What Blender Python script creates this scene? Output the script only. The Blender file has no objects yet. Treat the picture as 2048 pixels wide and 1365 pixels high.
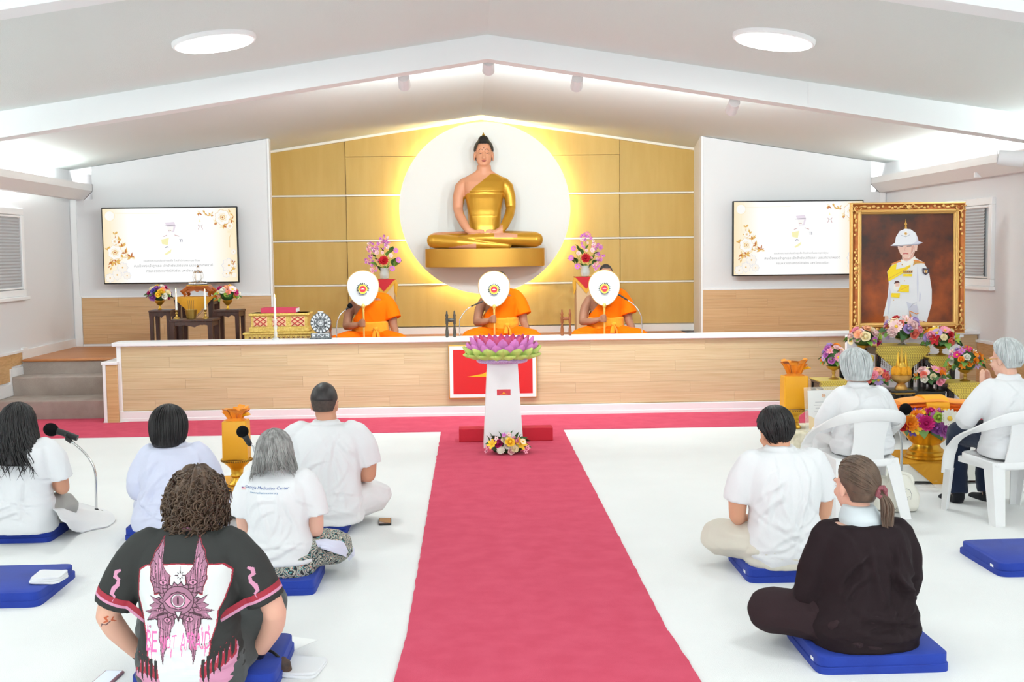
import bpy, bmesh, math, random
import numpy as np
from math import pi, sin, cos, radians as rad, sqrt, atan2, hypot
from mathutils import Vector as V, Matrix, noise
from mathutils.bvhtree import BVHTree

SC = bpy.context.scene
COL = SC.collection
# ------------------------------------------------------------------ camera
FPX, CAMH = 2250.0, 1.70
YAW, PITCH, ROLL = 0.035076, 0.079132, 0.0115
_f = V((sin(YAW) * cos(PITCH), cos(YAW) * cos(PITCH), -sin(PITCH)))
_R0 = V((cos(YAW), -sin(YAW), 0)); _U0 = _R0.cross(_f)
_r = _R0 * cos(ROLL) - _U0 * sin(ROLL); _u = _R0 * sin(ROLL) + _U0 * cos(ROLL)
cd = bpy.data.cameras.new('camera'); cam = bpy.data.objects.new('camera', cd); COL.objects.link(cam)
cd.sensor_width = 36.0; cd.lens = 36.0 * FPX / 2048.0; cd.clip_start = 0.05; cd.clip_end = 100
mw = Matrix.Identity(4)
for i in range(3):
    mw[i][0], mw[i][1], mw[i][2] = _r[i], _u[i], -_f[i]
mw[2][3] = CAMH
cam.matrix_world = mw
SC.camera = cam

def _ray(u, v): return _f * FPX + _r * (u - 1024) - _u * (v - 682.5)
def G(u, v, z=0.0):
    d = _ray(u, v); t = (z - CAMH) / d.z; return V((d.x * t, d.y * t, z))
def W(u, v, y):
    d = _ray(u, v); t = y / d.y; return V((d.x * t, y, CAMH + d.z * t))

# ------------------------------------------------------------------ world, exposure, big lights
wd = bpy.data.worlds.new('world'); SC.world = wd; wd.use_nodes = True
wd.node_tree.nodes['Background'].inputs[0].default_value = (0.9, 0.95, 1, 1)
wd.node_tree.nodes['Background'].inputs[1].default_value = 0.4
vs = SC.view_settings
SC.display_settings.display_device = 'sRGB'
vs.view_transform = 'Standard'; vs.look = 'None'; vs.gamma = 1.0; vs.use_curve_mapping = False
vs.exposure = 0.37
SC.cycles.use_denoising = True
SC.cycles.max_bounces = 10; SC.cycles.diffuse_bounces = 5; SC.cycles.glossy_bounces = 3
SC.cycles.transmission_bounces = 6; SC.cycles.transparent_max_bounces = 8
SC.cycles.caustics_reflective = False; SC.cycles.caustics_refractive = False
SC.cycles.sample_clamp_indirect = 6.0

L_CEIL = 20.0      # round ceiling lamps (W each)
L_UP, L_DOWN = 118.0, 28.0  # strip tubes in the wall valances
def area(name, loc, direction, sx, sy, watts, col=(1, 1, 1), disk=False):
    l = bpy.data.lights.new(name, 'AREA'); l.energy = watts; l.color = col
    l.shape = 'DISK' if disk else 'RECTANGLE'; l.size = sx
    if not disk: l.size_y = sy
    o = bpy.data.objects.new(name, l); COL.objects.link(o)
    o.location = loc; o.rotation_euler = V(direction).to_track_quat('-Z', 'Y').to_euler()
    return o

def strip_light(name, loc, tilt, sx, sy, watts, col=(.89, 1, .99)):
    o = area(name, loc, (0, 0, -1), sx, sy, watts, col); o.rotation_euler = (0, tilt, 0); return o

# added fill lights at the unseen rear wall, brightening camera-facing surfaces
L_REAR = 48.0
for x in (-3.2, 0.2, 3.6): area('rear_fill', (x, -3.38, 1.75), (0, 1, .03), 2.4, 1.7, L_REAR, (.94, .985, .98))

# ------------------------------------------------------------------ materials
def lin(c):
    out = []
    for x in c[:3]:
        x = x / 255.0
        out.append(x / 12.92 if x <= 0.04045 else ((x + 0.055) / 1.055) ** 2.4)
    return out + [1.0]
_MC = {}
def mat(name, col, rough=0.6, metal=0.0, bump=None, var=None, spec=0.5, emit=None, sheen=0, trans=0, ior=1.45, rnd=None, stretch=None, sss=0):
    """principled material; bump=(scale,strength,dist); var=(col2,scale) noise mix; rnd = per-object value variation"""
    if name in _MC: return _MC[name]
    m = bpy.data.materials.new(name); m.use_nodes = True; _MC[name] = m
    nt = m.node_tree; N = nt.nodes; L = nt.links; b = N['Principled BSDF']
    b.inputs['Base Color'].default_value = lin(col); b.inputs['Roughness'].default_value = rough
    b.inputs['Metallic'].default_value = metal; b.inputs['Specular IOR Level'].default_value = spec
    if sheen: b.inputs['Sheen Weight'].default_value = sheen
    if trans: b.inputs['Transmission Weight'].default_value = trans; b.inputs['IOR'].default_value = ior
    if emit:
        b.inputs['Emission Color'].default_value = lin(emit[0]); b.inputs['Emission Strength'].default_value = emit[1]
    if sss:
        b.inputs['Subsurface Weight'].default_value = sss; b.inputs['Subsurface Radius'].default_value = (0.02, 0.008, 0.004)
    m.diffuse_color = lin(col)
    tc = None
    def coords():
        nonlocal tc
        if tc is None:
            tc = N.new('ShaderNodeTexCoord').outputs['Object']
            if stretch:
                mp = N.new('ShaderNodeMapping'); mp.inputs['Scale'].default_value = stretch
                L.new(tc, mp.inputs['Vector']); tc = mp.outputs['Vector']
        return tc
    colsock = None
    if var:
        n = N.new('ShaderNodeTexNoise'); n.inputs['Scale'].default_value = var[1]; n.inputs['Detail'].default_value = 5
        L.new(coords(), n.inputs['Vector'])
        r = N.new('ShaderNodeValToRGB'); r.color_ramp.elements[0].color = lin(col); r.color_ramp.elements[1].color = lin(var[0])
        r.color_ramp.elements[0].position = 0.35; r.color_ramp.elements[1].position = 0.65
        L.new(n.outputs['Fac'], r.inputs['Fac']); colsock = r.outputs['Color']
    if rnd:
        oi = N.new('ShaderNodeObjectInfo'); mr = N.new('ShaderNodeMapRange')
        mr.inputs['To Min'].default_value = 1 - rnd; mr.inputs['To Max'].default_value = 1 + rnd
        L.new(oi.outputs['Random'], mr.inputs['Value'])
        hs = N.new('ShaderNodeHueSaturation'); L.new(mr.outputs['Result'], hs.inputs['Value'])
        if colsock: L.new(colsock, hs.inputs['Color'])
        else: hs.inputs['Color'].default_value = lin(col)
        colsock = hs.outputs['Color']
    if colsock: L.new(colsock, b.inputs['Base Color'])
    if bump:
        n = N.new('ShaderNodeTexNoise'); n.inputs['Scale'].default_value = bump[0]; n.inputs['Detail'].default_value = 4
        L.new(coords(), n.inputs['Vector'])
        bp = N.new('ShaderNodeBump'); bp.inputs['Strength'].default_value = bump[1]; bp.inputs['Distance'].default_value = bump[2] if len(bump) > 2 else 0.01
        L.new(n.outputs['Fac'], bp.inputs['Height']); L.new(bp.outputs['Normal'], b.inputs['Normal'])
    return m

# ------------------------------------------------------------------ mesh building
class MB:
    def __init__(s): s.v = []; s.f = []; s.m = []; s.mi = 0; s.T = None
    def add(s, vs, fs):
        o = len(s.v)
        if s.T is not None: vs = [s.T @ V(p) for p in vs]
        s.v.extend([tuple(p) for p in vs]); s.f.extend([tuple(i + o for i in f) for f in fs]); s.m.extend([s.mi] * len(fs))
        return s
    def box(s, c, d, bev=0.0, R=None):
        x, y, z = d[0] / 2, d[1] / 2, d[2] / 2
        if bev <= 0:
            p = [(-x, -y, -z), (x, -y, -z), (x, y, -z), (-x, y, -z), (-x, -y, z), (x, -y, z), (x, y, z), (-x, y, z)]
            f = [(3, 2, 1, 0), (4, 5, 6, 7), (0, 1, 5, 4), (1, 2, 6, 5), (2, 3, 7, 6), (3, 0, 4, 7)]
        else:
            b = min(bev, x * .95, y * .95, z * .95); p = []
            def rect(hx, hy, zz): return [(-hx, -hy + b, zz), (-hx + b, -hy, zz), (hx - b, -hy, zz), (hx, -hy + b, zz), (hx, hy - b, zz), (hx - b, hy, zz), (-hx + b, hy, zz), (-hx, hy - b, zz)]
            p = rect(x - b, y - b, -z) + rect(x, y, -z + b) + rect(x, y, z - b) + rect(x - b, y - b, z)
            # inner rects keep a small corner cut
            f = [tuple(range(7, -1, -1)), tuple(range(24, 32))]
            for k in range(3):
                for i in range(8):
                    j = (i + 1) % 8; f.append((k * 8 + i, k * 8 + j, k * 8 + 8 + j, k * 8 + 8 + i))
        if R is not None: p = [R @ V(q) for q in p]
        return s.add([V(q) + V(c) for q in p], f)
    def loft(s, rings, cap=True, wrap=True):
        n = len(rings[0]); p = [q for r in rings for q in r]; f = []
        for k in range(len(rings) - 1):
            for i in range(n if wrap else n - 1):
                j = (i + 1) % n; f.append((k * n + i, k * n + j, (k + 1) * n + j, (k + 1) * n + i))
        if cap and wrap:
            f.append(tuple(range(n - 1, -1, -1))); f.append(tuple((len(rings) - 1) * n + i for i in range(n)))
        return s.add(p, f)
    def lathe(s, prof, n=24, c=(0, 0, 0), cap=True, sx=1, sy=1):
        return s.loft([[(c[0] + r * sx * cos(2 * pi * i / n), c[1] + r * sy * sin(2 * pi * i / n), c[2] + z) for i in range(n)] for r, z in prof], cap)
    def tube(s, pts, rad_, n=8, cap=True, flat=None, roundcap=False):   # roundcap may be 'start'
        pts = [V(p) for p in pts]; m = len(pts)
        if not hasattr(rad_, '__len__'): rad_ = [rad_] * m
        rings = []; up = None
        for i in range(m):
            t = (pts[min(i + 1, m - 1)] - pts[max(i - 1, 0)])
            if t.length < 1e-9: t = V((0, 0, 1))
            t.normalize()
            if up is None:
                up = V((0, 0, 1)) if abs(t.z) < 0.9 else V((0, 1, 0))
            a = t.cross(up)
            if a.length < 1e-6: a = t.orthogonal()
            a.normalize(); up = a.cross(t).normalized()
            fl = flat if flat else 1.0
            rings.append((pts[i], a, up, rad_[i], t, fl))
        def ring(c, a, b, r, fl): return [c + a * (r * cos(2 * pi * k / n)) + b * (r * fl * sin(2 * pi * k / n)) for k in range(n)]
        R = [ring(c, a, b, r, fl) for c, a, b, r, t, fl in rings]
        if roundcap:
            c, a, b, r, t, fl = rings[0]
            R = [ring(c - t * r * .95, a, b, r * .3, fl), ring(c - t * r * .7, a, b, r * .72, fl)] + R
            c, a, b, r, t, fl = rings[-1]
            if roundcap != 'start': R = R + [ring(c + t * r * .7, a, b, r * .72, fl), ring(c + t * r * .95, a, b, r * .3, fl)]
        return s.loft(R, cap)
    def ell(s, c, r, nu=16, nv=10, R=None):
        rings = []
        for j in range(nv + 1):
            th = pi * (j + 0.0) / nv; th = min(max(th, 0.04), pi - 0.04)
            rings.append([(r[0] * sin(th) * cos(2 * pi * i / nu), r[1] * sin(th) * sin(2 * pi * i / nu), -r[2] * cos(th)) for i in range(nu)])
        if R is not None: rings = [[R @ V(q) for q in k] for k in rings]
        return s.loft([[V(q) + V(c) for q in k] for k in rings])
    def prism(s, poly, y0, y1):
        """polygon in local XZ extruded along Y"""
        n = len(poly)
        area2 = sum(poly[i][0] * poly[(i + 1) % n][1] - poly[(i + 1) % n][0] * poly[i][1] for i in range(n))
        if area2 < 0: poly = poly[::-1]
        p = [(x, y0, z) for x, z in poly] + [(x, y1, z) for x, z in poly]
        f = [tuple(range(n)), tuple(range(2 * n - 1, n - 1, -1))]
        for i in range(n):
            j = (i + 1) % n; f.append((i, i + n, j + n, j))
        return s.add(p, f)
    def quad(s, a, b, c, d): return s.add([a, b, c, d], [(0, 1, 2, 3)])
    def mesh(s, name, mats, smooth=True, ang=40):
        me = bpy.data.meshes.new(name); me.from_pydata(s.v, [], s.f)
        for m in (mats if isinstance(mats, (list, tuple)) else [mats]): me.materials.append(m)
        if any(s.m): me.polygons.foreach_set('material_index', s.m)
        if smooth: shade(me, ang)
        me.update(); return me
    def build(s, name, mats, parent=None, smooth=True, ang=40, kind=None, label=None):
        return link(name, s.mesh(name, mats, smooth, ang), parent, kind, label)

def shade(me, ang=40):
    me.polygons.foreach_set('use_smooth', [True] * len(me.polygons))
    if ang < 180:
        bm = bmesh.new(); bm.from_mesh(me); a = rad(ang)
        for e in bm.edges:
            if len(e.link_faces) == 2 and e.calc_face_angle(0) > a: e.smooth = False
        bm.to_mesh(me); bm.free()
def link(name, me, parent=None, kind=None, label=None, loc=None, rot=None):
    o = bpy.data.objects.new(name, me); COL.objects.link(o)
    if parent is not None: o.parent = parent
    if kind: o['kind'] = kind
    if label: o['label'] = label
    if loc is not None: o.location = loc
    if rot is not None: o.rotation_euler = rot
    return o
def thing(name, label, cat, loc=(0, 0, 0), rz=0.0, group=None, rot=None, sc=None):
    o = bpy.data.objects.new(name, None); COL.objects.link(o); o.empty_display_size = 0.1
    o.location = loc; o.rotation_euler = rot if rot else (0, 0, rz); o['label'] = label; o['category'] = cat
    if sc: o.scale = (sc, sc, sc)
    if group: o['group'] = group
    return o
def tag(o, label, cat, group=None):
    o['label'] = label; o['category'] = cat
    if group: o['group'] = group
    return o
def dup(root, loc, rz=0.0, label=None, group=None, rot=None):
    r = root.copy(); COL.objects.link(r); r.location = loc; r.rotation_euler = rot if rot else (0, 0, rz)
    if label: r['label'] = label
    if group: r['group'] = group
    def rec(src, dst):
        for ch in list(src.children):
            if ch.name.startswith('~'): continue
            c = ch.copy(); COL.objects.link(c); c.parent = dst; rec(ch, c)
    rec(root, r); return r
def remesh(mb, voxel, smooth=3, mats=None, name='m'):
    """fuse overlapping closed pieces into one continuous surface"""
    me = bpy.data.meshes.new(name); me.from_pydata(mb.v, [], mb.f)
    o = bpy.data.objects.new(name, me); COL.objects.link(o)
    md = o.modifiers.new('r', 'REMESH'); md.mode = 'VOXEL'; md.voxel_size = voxel
    if smooth:
        sm = o.modifiers.new('s', 'SMOOTH'); sm.factor = 0.5; sm.iterations = smooth
    dg = bpy.context.evaluated_depsgraph_get(); dg.update()
    out = bpy.data.meshes.new_from_object(o.evaluated_get(dg)); out.name = name
    bpy.data.objects.remove(o); bpy.data.meshes.remove(me)
    out.materials.clear()
    for m in (mats if isinstance(mats, (list, tuple)) else [mats]): out.materials.append(m)
    out.polygons.foreach_set('use_smooth', [True] * len(out.polygons))
    return out
def coords_of(me):
    a = np.empty(len(me.vertices) * 3); me.vertices.foreach_get('co', a); return a.reshape(-1, 3)
def normals_of(me):
    a = np.empty(len(me.vertices) * 3); me.vertices.foreach_get('normal', a); return a.reshape(-1, 3)
def set_coords(me, a): me.vertices.foreach_set('co', a.astype(np.float32).ravel()); me.update()
def text_mesh(txt, size=1.0, extrude=0.0, align='CENTER', shear=0.0, res=2):
    c = bpy.data.curves.new('t', 'FONT'); c.body = txt; c.size = size; c.align_x = align; c.align_y = 'CENTER'; c.extrude = extrude
    c.shear = shear; c.resolution_u = res
    o = bpy.data.objects.new('t', c); COL.objects.link(o)
    dg = bpy.context.evaluated_depsgraph_get(); dg.update()
    me = bpy.data.meshes.new_from_object(o.evaluated_get(dg))
    bpy.data.objects.remove(o); bpy.data.curves.remove(c)
    return me
RNG = random.Random(7)
# ------------------------------------------------------------------ setting
XL, XR, XC = -5.0, 5.31, 0.16
YB, YTV, YG = -3.5, 14.3, 15.7
ZC, SLOPE, ZST = 3.55, 0.150, 0.575
def zc(x): return ZC - SLOPE * abs(x - XC)
m_ceil = mat('ceiling_popcorn', (225, 231, 229), 0.95, bump=(160, 0.5, 0.006), spec=0.1)
m_wall = mat('wall_paint', (228, 227, 229), 0.8, bump=(40, 0.05, 0.002), spec=0.2)
m_beam = mat('beam_paint', (240, 242, 243), 0.6, spec=0.3)
m_white = mat('trim_white', (242, 241, 242), 0.45)
m_carpet = mat('white_carpet', (237, 237, 236), 0.95, bump=(220, 0.35, 0.006), var=((234, 234, 233), 2.0), spec=0.1)
m_red = mat('red_carpet', (212, 86, 110), 0.95, bump=(260, 0.5, 0.006), var=((205, 78, 102), 7.0), spec=0.1)
m_grey = mat('stair_carpet', (176, 164, 156), 0.95, bump=(240, 0.6, 0.008), var=((164, 151, 143), 6), spec=0.1)
def wood_mat(name, c1, c2, c3, rnd=0.05):
    m = bpy.data.materials.new(name); m.use_nodes = True; nt = m.node_tree; N = nt.nodes; L = nt.links; b = N['Principled BSDF']
    b.inputs['Roughness'].default_value = 0.42; b.inputs['Specular IOR Level'].default_value = 0.4
    tc = N.new('ShaderNodeTexCoord'); mp = N.new('ShaderNodeMapping'); mp.inputs['Scale'].default_value = (0.9, 6, 38)
    oi = N.new('ShaderNodeObjectInfo'); ad = N.new('ShaderNodeVectorMath'); ad.operation = 'ADD'
    sc = N.new('ShaderNodeVectorMath'); sc.operation = 'SCALE'; sc.inputs['Scale'].default_value = 9.0
    cb = N.new('ShaderNodeCombineXYZ'); L.new(oi.outputs['Random'], cb.inputs['X']); L.new(oi.outputs['Random'], cb.inputs['Z'])
    L.new(cb.outputs[0], sc.inputs[0]); L.new(tc.outputs['Object'], ad.inputs[0]); L.new(sc.outputs[0], ad.inputs[1])
    L.new(ad.outputs[0], mp.inputs['Vector'])
    n = N.new('ShaderNodeTexNoise'); n.inputs['Scale'].default_value = 2.0; n.inputs['Detail'].default_value = 6; L.new(mp.outputs[0], n.inputs['Vector'])
    r = N.new('ShaderNodeValToRGB'); e = r.color_ramp.elements; e[0].position = 0.3; e[0].color = lin(c1); e[1].position = 0.72; e[1].color = lin(c3)
    k = r.color_ramp.elements.new(0.5); k.color = lin(c2)
    L.new(n.outputs['Fac'], r.inputs['Fac'])
    mr = N.new('ShaderNodeMapRange'); mr.inputs['To Min'].default_value = 1 - rnd; mr.inputs['To Max'].default_value = 1 + rnd; L.new(oi.outputs['Random'], mr.inputs['Value'])
    hs = N.new('ShaderNodeHueSaturation'); L.new(mr.outputs[0], hs.inputs['Value']); L.new(r.outputs['Color'], hs.inputs['Color'])
    L.new(hs.outputs['Color'], b.inputs['Base Color'])
    return m
m_plank = wood_mat('bamboo_plank', (200, 171, 129), (210, 185, 145), (219, 198, 160))
m_plank2 = wood_mat('bamboo_plank_back', (198, 154, 110), (208, 168, 124), (217, 180, 138), 0.03)
m_floorw = wood_mat('platform_wood', (176, 112, 66), (188, 124, 76), (198, 136, 88), 0.03)
def struct(name, mb, m, parent=None, **k): return mb.build(name, m, parent, kind='structure' if parent is None else None, **k)

struct('floor', MB().box(((XL + XR) / 2, (YB + 16) / 2, -0.06), (XR - XL + .2, 16.2 - YB, 0.12)), m_carpet, smooth=False)
struct('wall_left', MB().prism([(XL - .12, -.05), (XL, -.05), (XL, zc(XL)), (XL - .12, zc(XL))], YB, 16), m_wall, smooth=False)
struct('wall_right', MB().prism([(XR + .12, -.05), (XR, -.05), (XR, zc(XR)), (XR + .12, zc(XR))], YB, 16), m_wall, smooth=False)
gab = [(XL - .1, -.05), (XR + .1, -.05), (XR + .1, zc(XR)), (XC, ZC), (XL - .1, zc(XL))]
struct('wall_back', MB().prism(gab, YB - .12, YB), m_wall, smooth=False)
cl = MB()
cl.prism([(XL - .15, zc(XL - .15)), (XC, ZC), (XR + .15, zc(XR + .15)), (XR + .15, ZC + .3), (XL - .15, ZC + .3)], YB - .12, 16.1)
struct('ceiling', cl, m_ceil, smooth=False)
# sloping beams across the ceiling
def beam(n, y, dep=.205, th=.19):
    b = MB(); dz = -0.02
    b.prism([(XL, zc(XL) - dep + dz), (XC, ZC - dep), (XR, zc(XR) - dep + dz), (XR, zc(XR) + .02), (XC, ZC + .02), (XL, zc(XL) + .02)], y, y + th)
    o = struct('trim_%d' % n, b, m_beam, smooth=False)
    return o
b1 = beam(1, 9.76); b2 = beam(2, 5.92); beam(3, 2.08)
# cover strip joint on the beam face
j = MB(); j.box((2.93, 9.757, zc(2.93) - .10), (.008, .006, .17)); j.build('joint_cover', m_white, b1, smooth=False)
# front wall: two screen walls with a deep golden recess between
wf = MB()
xl0, xr0 = W(541, 400, YTV).x, W(1402, 400, YTV).x
xgl, xgr = W(545, 400, YG).x - .02, W(1387, 400, YG).x
zt = lambda x: zc(x) - .006
nl, nr = W(184, 380, YTV).x, W(1742, 380, YTV).x
wf.prism([(XL, ZST - .1), (xl0, ZST - .1), (xl0, zt(xl0)), (nl, zt(nl)), (nl, 2.41), (XL, 2.41)], YTV, YTV + .1)
wf.prism([(XR, ZST - .1), (xr0, ZST - .1), (xr0, zt(xr0)), (nr, zt(nr)), (nr, 2.41), (XR, 2.41)], YTV, YTV + .1)
# splayed reveals
def slab(x0, y0, x1, y1, z0, z1, t):
    return [(x0, y0), (x1, y1), (x1 + t, y1), (x0 + t, y0)]
for (xa, xb, t) in ((xl0 - .02, xgl, -.06), (xr0, xgr, .06)):
    p = slab(xa, YTV + .02, xb, YG, 0, 0, t)
    wf.loft([[(x, y, ZST - .1) for x, y in (p if t > 0 else p[::-1])], [(x, y, zc(x) + .01) for x, y in (p if t > 0 else p[::-1])]])
WF = struct('wall_front', wf, m_wall, smooth=False)
struct('wall_recess', MB().prism([(XL, 0), (XR, 0), (XR, zc(XR)), (XC, ZC), (XL, zc(XL))], YG, YG + .1), m_wall, smooth=False)
for x in (xl0 - .012, xr0 + .012):      # white corner beads
    MB().box((x, YTV - .004, (ZST + zc(x)) / 2), (.024, .02, zc(x) - ZST - .01)).build('corner_bead', m_white, WF, smooth=False)
for x in (XL + .05, XR - .05):
    MB().box((x, YTV - .008, (ZST + 2.40) / 2), (.07, .016, 2.40 - ZST)).build('corner_bead', m_white, WF, smooth=False)
# narrow back walls seen bright through the gaps above the valances
# golden panels
m_gold = mat('gold_panel', (205, 172, 100), 0.45, 0.1, bump=(300, 0.06, 0.002), var=((199, 164, 91), 9), stretch=(1, 1, .15), spec=0.4)
yof = [0.02, 0.06, 0.03]
zr = [ZST + .09, 1.263, 1.877, 2.497]
cols = [xgl, W(694, 480, YG - .05).x, W(1240, 475, YG - .05).x, xgr]
yof = [0.02, 0.06, 0.03]
for c in range(3):
    x0, x1 = cols[c] + (.004 if c else 0), cols[c + 1] - (.004 if c < 2 else 0)
    y1 = YG; y0 = YG - yof[c]
    for r in range(4):
        za = zr[r] + .014
        if r < 3:
            MB().box(((x0 + x1) / 2, (y0 + y1) / 2, (za + zr[r + 1] - .014) / 2), (x1 - x0, y1 - y0, zr[r + 1] - .014 - za), .003).build('gold_panel', m_gold, WF, smooth=False)
        else:
            def top(x): return zc(x) - .035
            if c == 1:
                zs = 3.02   # second joint high on the centre panel
                MB().box(((x0 + x1) / 2, (y0 + y1) / 2, (za + zs) / 2), (x1 - x0, y1 - y0, zs - za), .003).build('gold_panel', m_gold, WF, smooth=False)
                MB().prism([(x0, zs + .006), (x1, zs + .006), (x1, top(x1)), (XC, top(XC)), (x0, top(x0))], y0, y1).build('gold_panel', m_gold, WF, smooth=False)
            else:
                MB().prism([(x0, za), (x1, za), (x1, top(x1)), (x0, top(x0))], y0, y1).build('gold_panel', m_gold, WF, smooth=False)
m_strip = mat('rail_white', (247, 244, 236), 0.4)
for r in (1, 2, 3):
    for c in range(3):
        MB().box(((cols[c] + cols[c + 1]) / 2, YG - yof[c] / 2 - .008, zr[r]), (cols[c + 1] - cols[c], yof[c] + .016, .022)).build('rail_strip', m_strip, WF, smooth=False)
tb = MB()
tb.prism([(xgl, zc(xgl) - .035), (XC, ZC - .035), (xgr, zc(xgr) - .035), (xgr, zc(xgr) - .002), (XC, ZC - .002), (xgl, zc(xgl) - .002)], YG - .085, YG)
struct('trim_4', tb, m_strip, smooth=False)
struct('baseboard_recess', MB().box(((xgl + xgr) / 2, YG - .05, ZST + .045), (xgr - xgl, .1, .09)), m_white, smooth=False)
# ---- plank cladding helper: rows of separate boards on a wall facing -Y
def planks(parent, x0, x1, z0, z1, y, rowh, length, m, off=0.0, seed=0, th=.012):
    nrow = max(1, round((z1 - z0) / rowh)); h = (z1 - z0) / nrow; cache = {}
    for r in range(nrow):
        o = (off + (r % 2) * .48 * length + .13 * ((r * 7 + seed) % 3) * length) % length
        xs = [x0]; x = x0 + o
        while x < x1 - .08:
            if x > x0 + .08: xs.append(x)
            x += length
        xs.append(x1)
        for a, b in zip(xs, xs[1:]):
            key = round(b - a, 3)
            if key not in cache: cache[key] = MB().box((0, 0, 0), (b - a - .0008, th, h - .0007), .0006).mesh('plank', m, False)
            link('plank', cache[key], parent, loc=((a + b) / 2, y - th / 2 + RNG.uniform(0, .0012), z0 + (r + .5) * h))
for (x0, x1, nm) in ((W(166, 640, YTV).x, xl0 - .002, 'left'), (xr0 + .002, XR - .06, 'right')):
    z1 = 1.185
    planks(WF, x0, x1, ZST + .03, z1, YTV, .118, 1.16, m_plank2, .3)
    MB().box(((x0 + x1) / 2, YTV - .011, z1 + .01), (x1 - x0, .022, .02)).build('cap_rail', m_white, WF, smooth=False)
    MB().box(((x0 + x1) / 2, YTV - .011, ZST + .014), (x1 - x0, .022, .028)).build('base_strip', m_white, WF, smooth=False)
MB().box((W(163, 640, YTV).x, YTV - .012, (ZST + 1.2) / 2), (.03, .024, 1.2 - ZST)).build('edge_strip', m_white, WF, smooth=False)
# ---- side wall wainscot
wl = bpy.data.objects['wall_left']; wr = bpy.data.objects['wall_right']
def side_planks(parent, x, y0, y1, z0, z1, sgn, m):
    nrow = max(1, round((z1 - z0) / .118)); h = (z1 - z0) / nrow
    for r in range(nrow):
        a = y0; k = (r % 2) * .55 + .4
        while a < y1 - .02:
            b = min(y1, a + k); k = 1.16
            MB().box((x + sgn * .006, (a + b) / 2, z0 + (r + .5) * h), (.012, b - a - .0022, h - .0014), .0012).build('plank', m, parent, smooth=False)
            a = b
m_plank_s = wood_mat('bamboo_plank_side', (192, 148, 98), (204, 162, 112), (214, 174, 126))
side_planks(wl, XL, 9.4, 11.93, .10, .655, 1, m_plank_s)
side_planks(wl, XL, 11.93, 12.30, .36, .655, 1, m_plank_s)
side_planks(wl, XL, 12.30, 12.66, .52, .655, 1, m_plank_s)
MB().box((XL + .012, 11.05, .667), (.03, 3.28, .024)).build('cap_rail', m_white, wl, smooth=False)
st = MB()
def sp(y0, y1, z0, z1): st.box((XL + .011, (y0 + y1) / 2, (z0 + z1) / 2), (.026, y1 - y0, z1 - z0))
sp(11.85, 11.94, .0, .335); sp(11.94, 12.30, .21, .335); sp(12.24, 12.32, .335, .50); sp(12.32, 12.66, .41, .50); sp(12.60, 12.72, .50, .70); sp(12.72, YTV, ZST, .675)
st.build('stepped_trim', m_white, wl, smooth=False)
MB().box((XL + .01, 4.2, .06), (.022, 15.2, .12)).build('base_strip', m_white, wl, smooth=False)
side_planks(wr, XR, 8.2, 11.7, .10, .70, -1, m_plank_s)
MB().box((XR - .012, 9.95, .712), (.03, 3.5, .026)).build('cap_rail', m_white, wr, smooth=False)
MB().box((XR - .01, 4.2, .06), (.022, 15.2, .12)).build('base_strip', m_white, wr, smooth=False)
# ---- windows with pleated blinds
m_blind = mat('blind_grey', (190, 192, 195), 0.7); m_pane = mat('window_glass', (225, 235, 240), 0.05); m_pane.node_tree.nodes['Principled BSDF'].inputs['Alpha'].default_value = .3
def window(n, x, sgn, y0, y1, z0, z1):
    fr = MB(); t = .075
    for (a, b, c, d) in ((y0, y1, z1 - t, z1), (y0, y1, z0, z0 + t), (y0, y0 + t, z0 + t, z1 - t), (y1 - t, y1, z0 + t, z1 - t)):
        fr.box((x + sgn * .02, (a + b) / 2, (c + d) / 2), (.045, b - a, d - c), .006)
    w = struct('window_%d' % n, fr, m_white, smooth=False)
    i = t + .002
    MB().box((x + sgn * .006, (y0 + y1) / 2, (z0 + z1) / 2), (.006, y1 - y0 - 2 * i, z1 - z0 - 2 * i)).build('pane', m_pane, w, smooth=False)
    nb = 46; zt0 = z1 - t - .03; hh = (zt0 - z0 - t - .02) / nb; bl = MB(); pl = []
    for k in range(nb + 1): pl.append((x + sgn * (.018 if k % 2 else .030), zt0 - k * hh))
    rings = [[(px, y0 + t + .12, z) for px, z in pl], [(px, y1 - t - (.004 if sgn < 0 else .02), z) for px, z in pl]]
    bl.loft(rings, cap=False, wrap=False); bl.build('blind', m_blind, w, smooth=False)
    MB().box((x + sgn * .026, (y0 + y1) / 2, zt0 + .014), (.03, y1 - y0 - 2 * t - .02, .024), .005).build('blind_rail', m_white, w, smooth=False)
    MB().box((x + sgn * .026, (y0 + y1) / 2, z0 + t + .016), (.03, y1 - y0 - 2 * t - .02, .018), .005).build('blind_rail', m_white, w, smooth=False)
    MB().box((x + sgn * .035, (y0 + y1) / 2, z0 - .02), (.07, y1 - y0 + .06, .04), .006).build('sill', m_white, w, smooth=False)
window(1, XL, 1, 11.30, 12.73, 1.27, 2.24)
window(2, XR, -1, 11.27, 12.70, 1.29, 2.20)
m_rearglow = mat('fill_pane', (240, 246, 250), .3, emit=((236, 244, 255), .6))
for n_, x in ((3, -3.2), (4, .2), (5, 3.6)):      # made-up glowing windows on the unseen rear wall, dressing the fill lights
    b = MB()
    for sx_ in (-1, 1): b.box((x + sx_ * 1.24, YB + .02, 1.75), (.08, .05, 1.86))
    for sz_ in (-1, 1): b.box((x, YB + .02, 1.75 + sz_ * .89), (2.40, .05, .08))
    b.box((x, YB + .02, 1.75), (.05, .04, 1.70)); w_ = struct('window_%d' % n_, b, m_white, smooth=False)
    MB().box((x, YB + .012, 1.75), (2.40, .012, 1.70)).build('pane', m_rearglow, w_, smooth=False)
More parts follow.
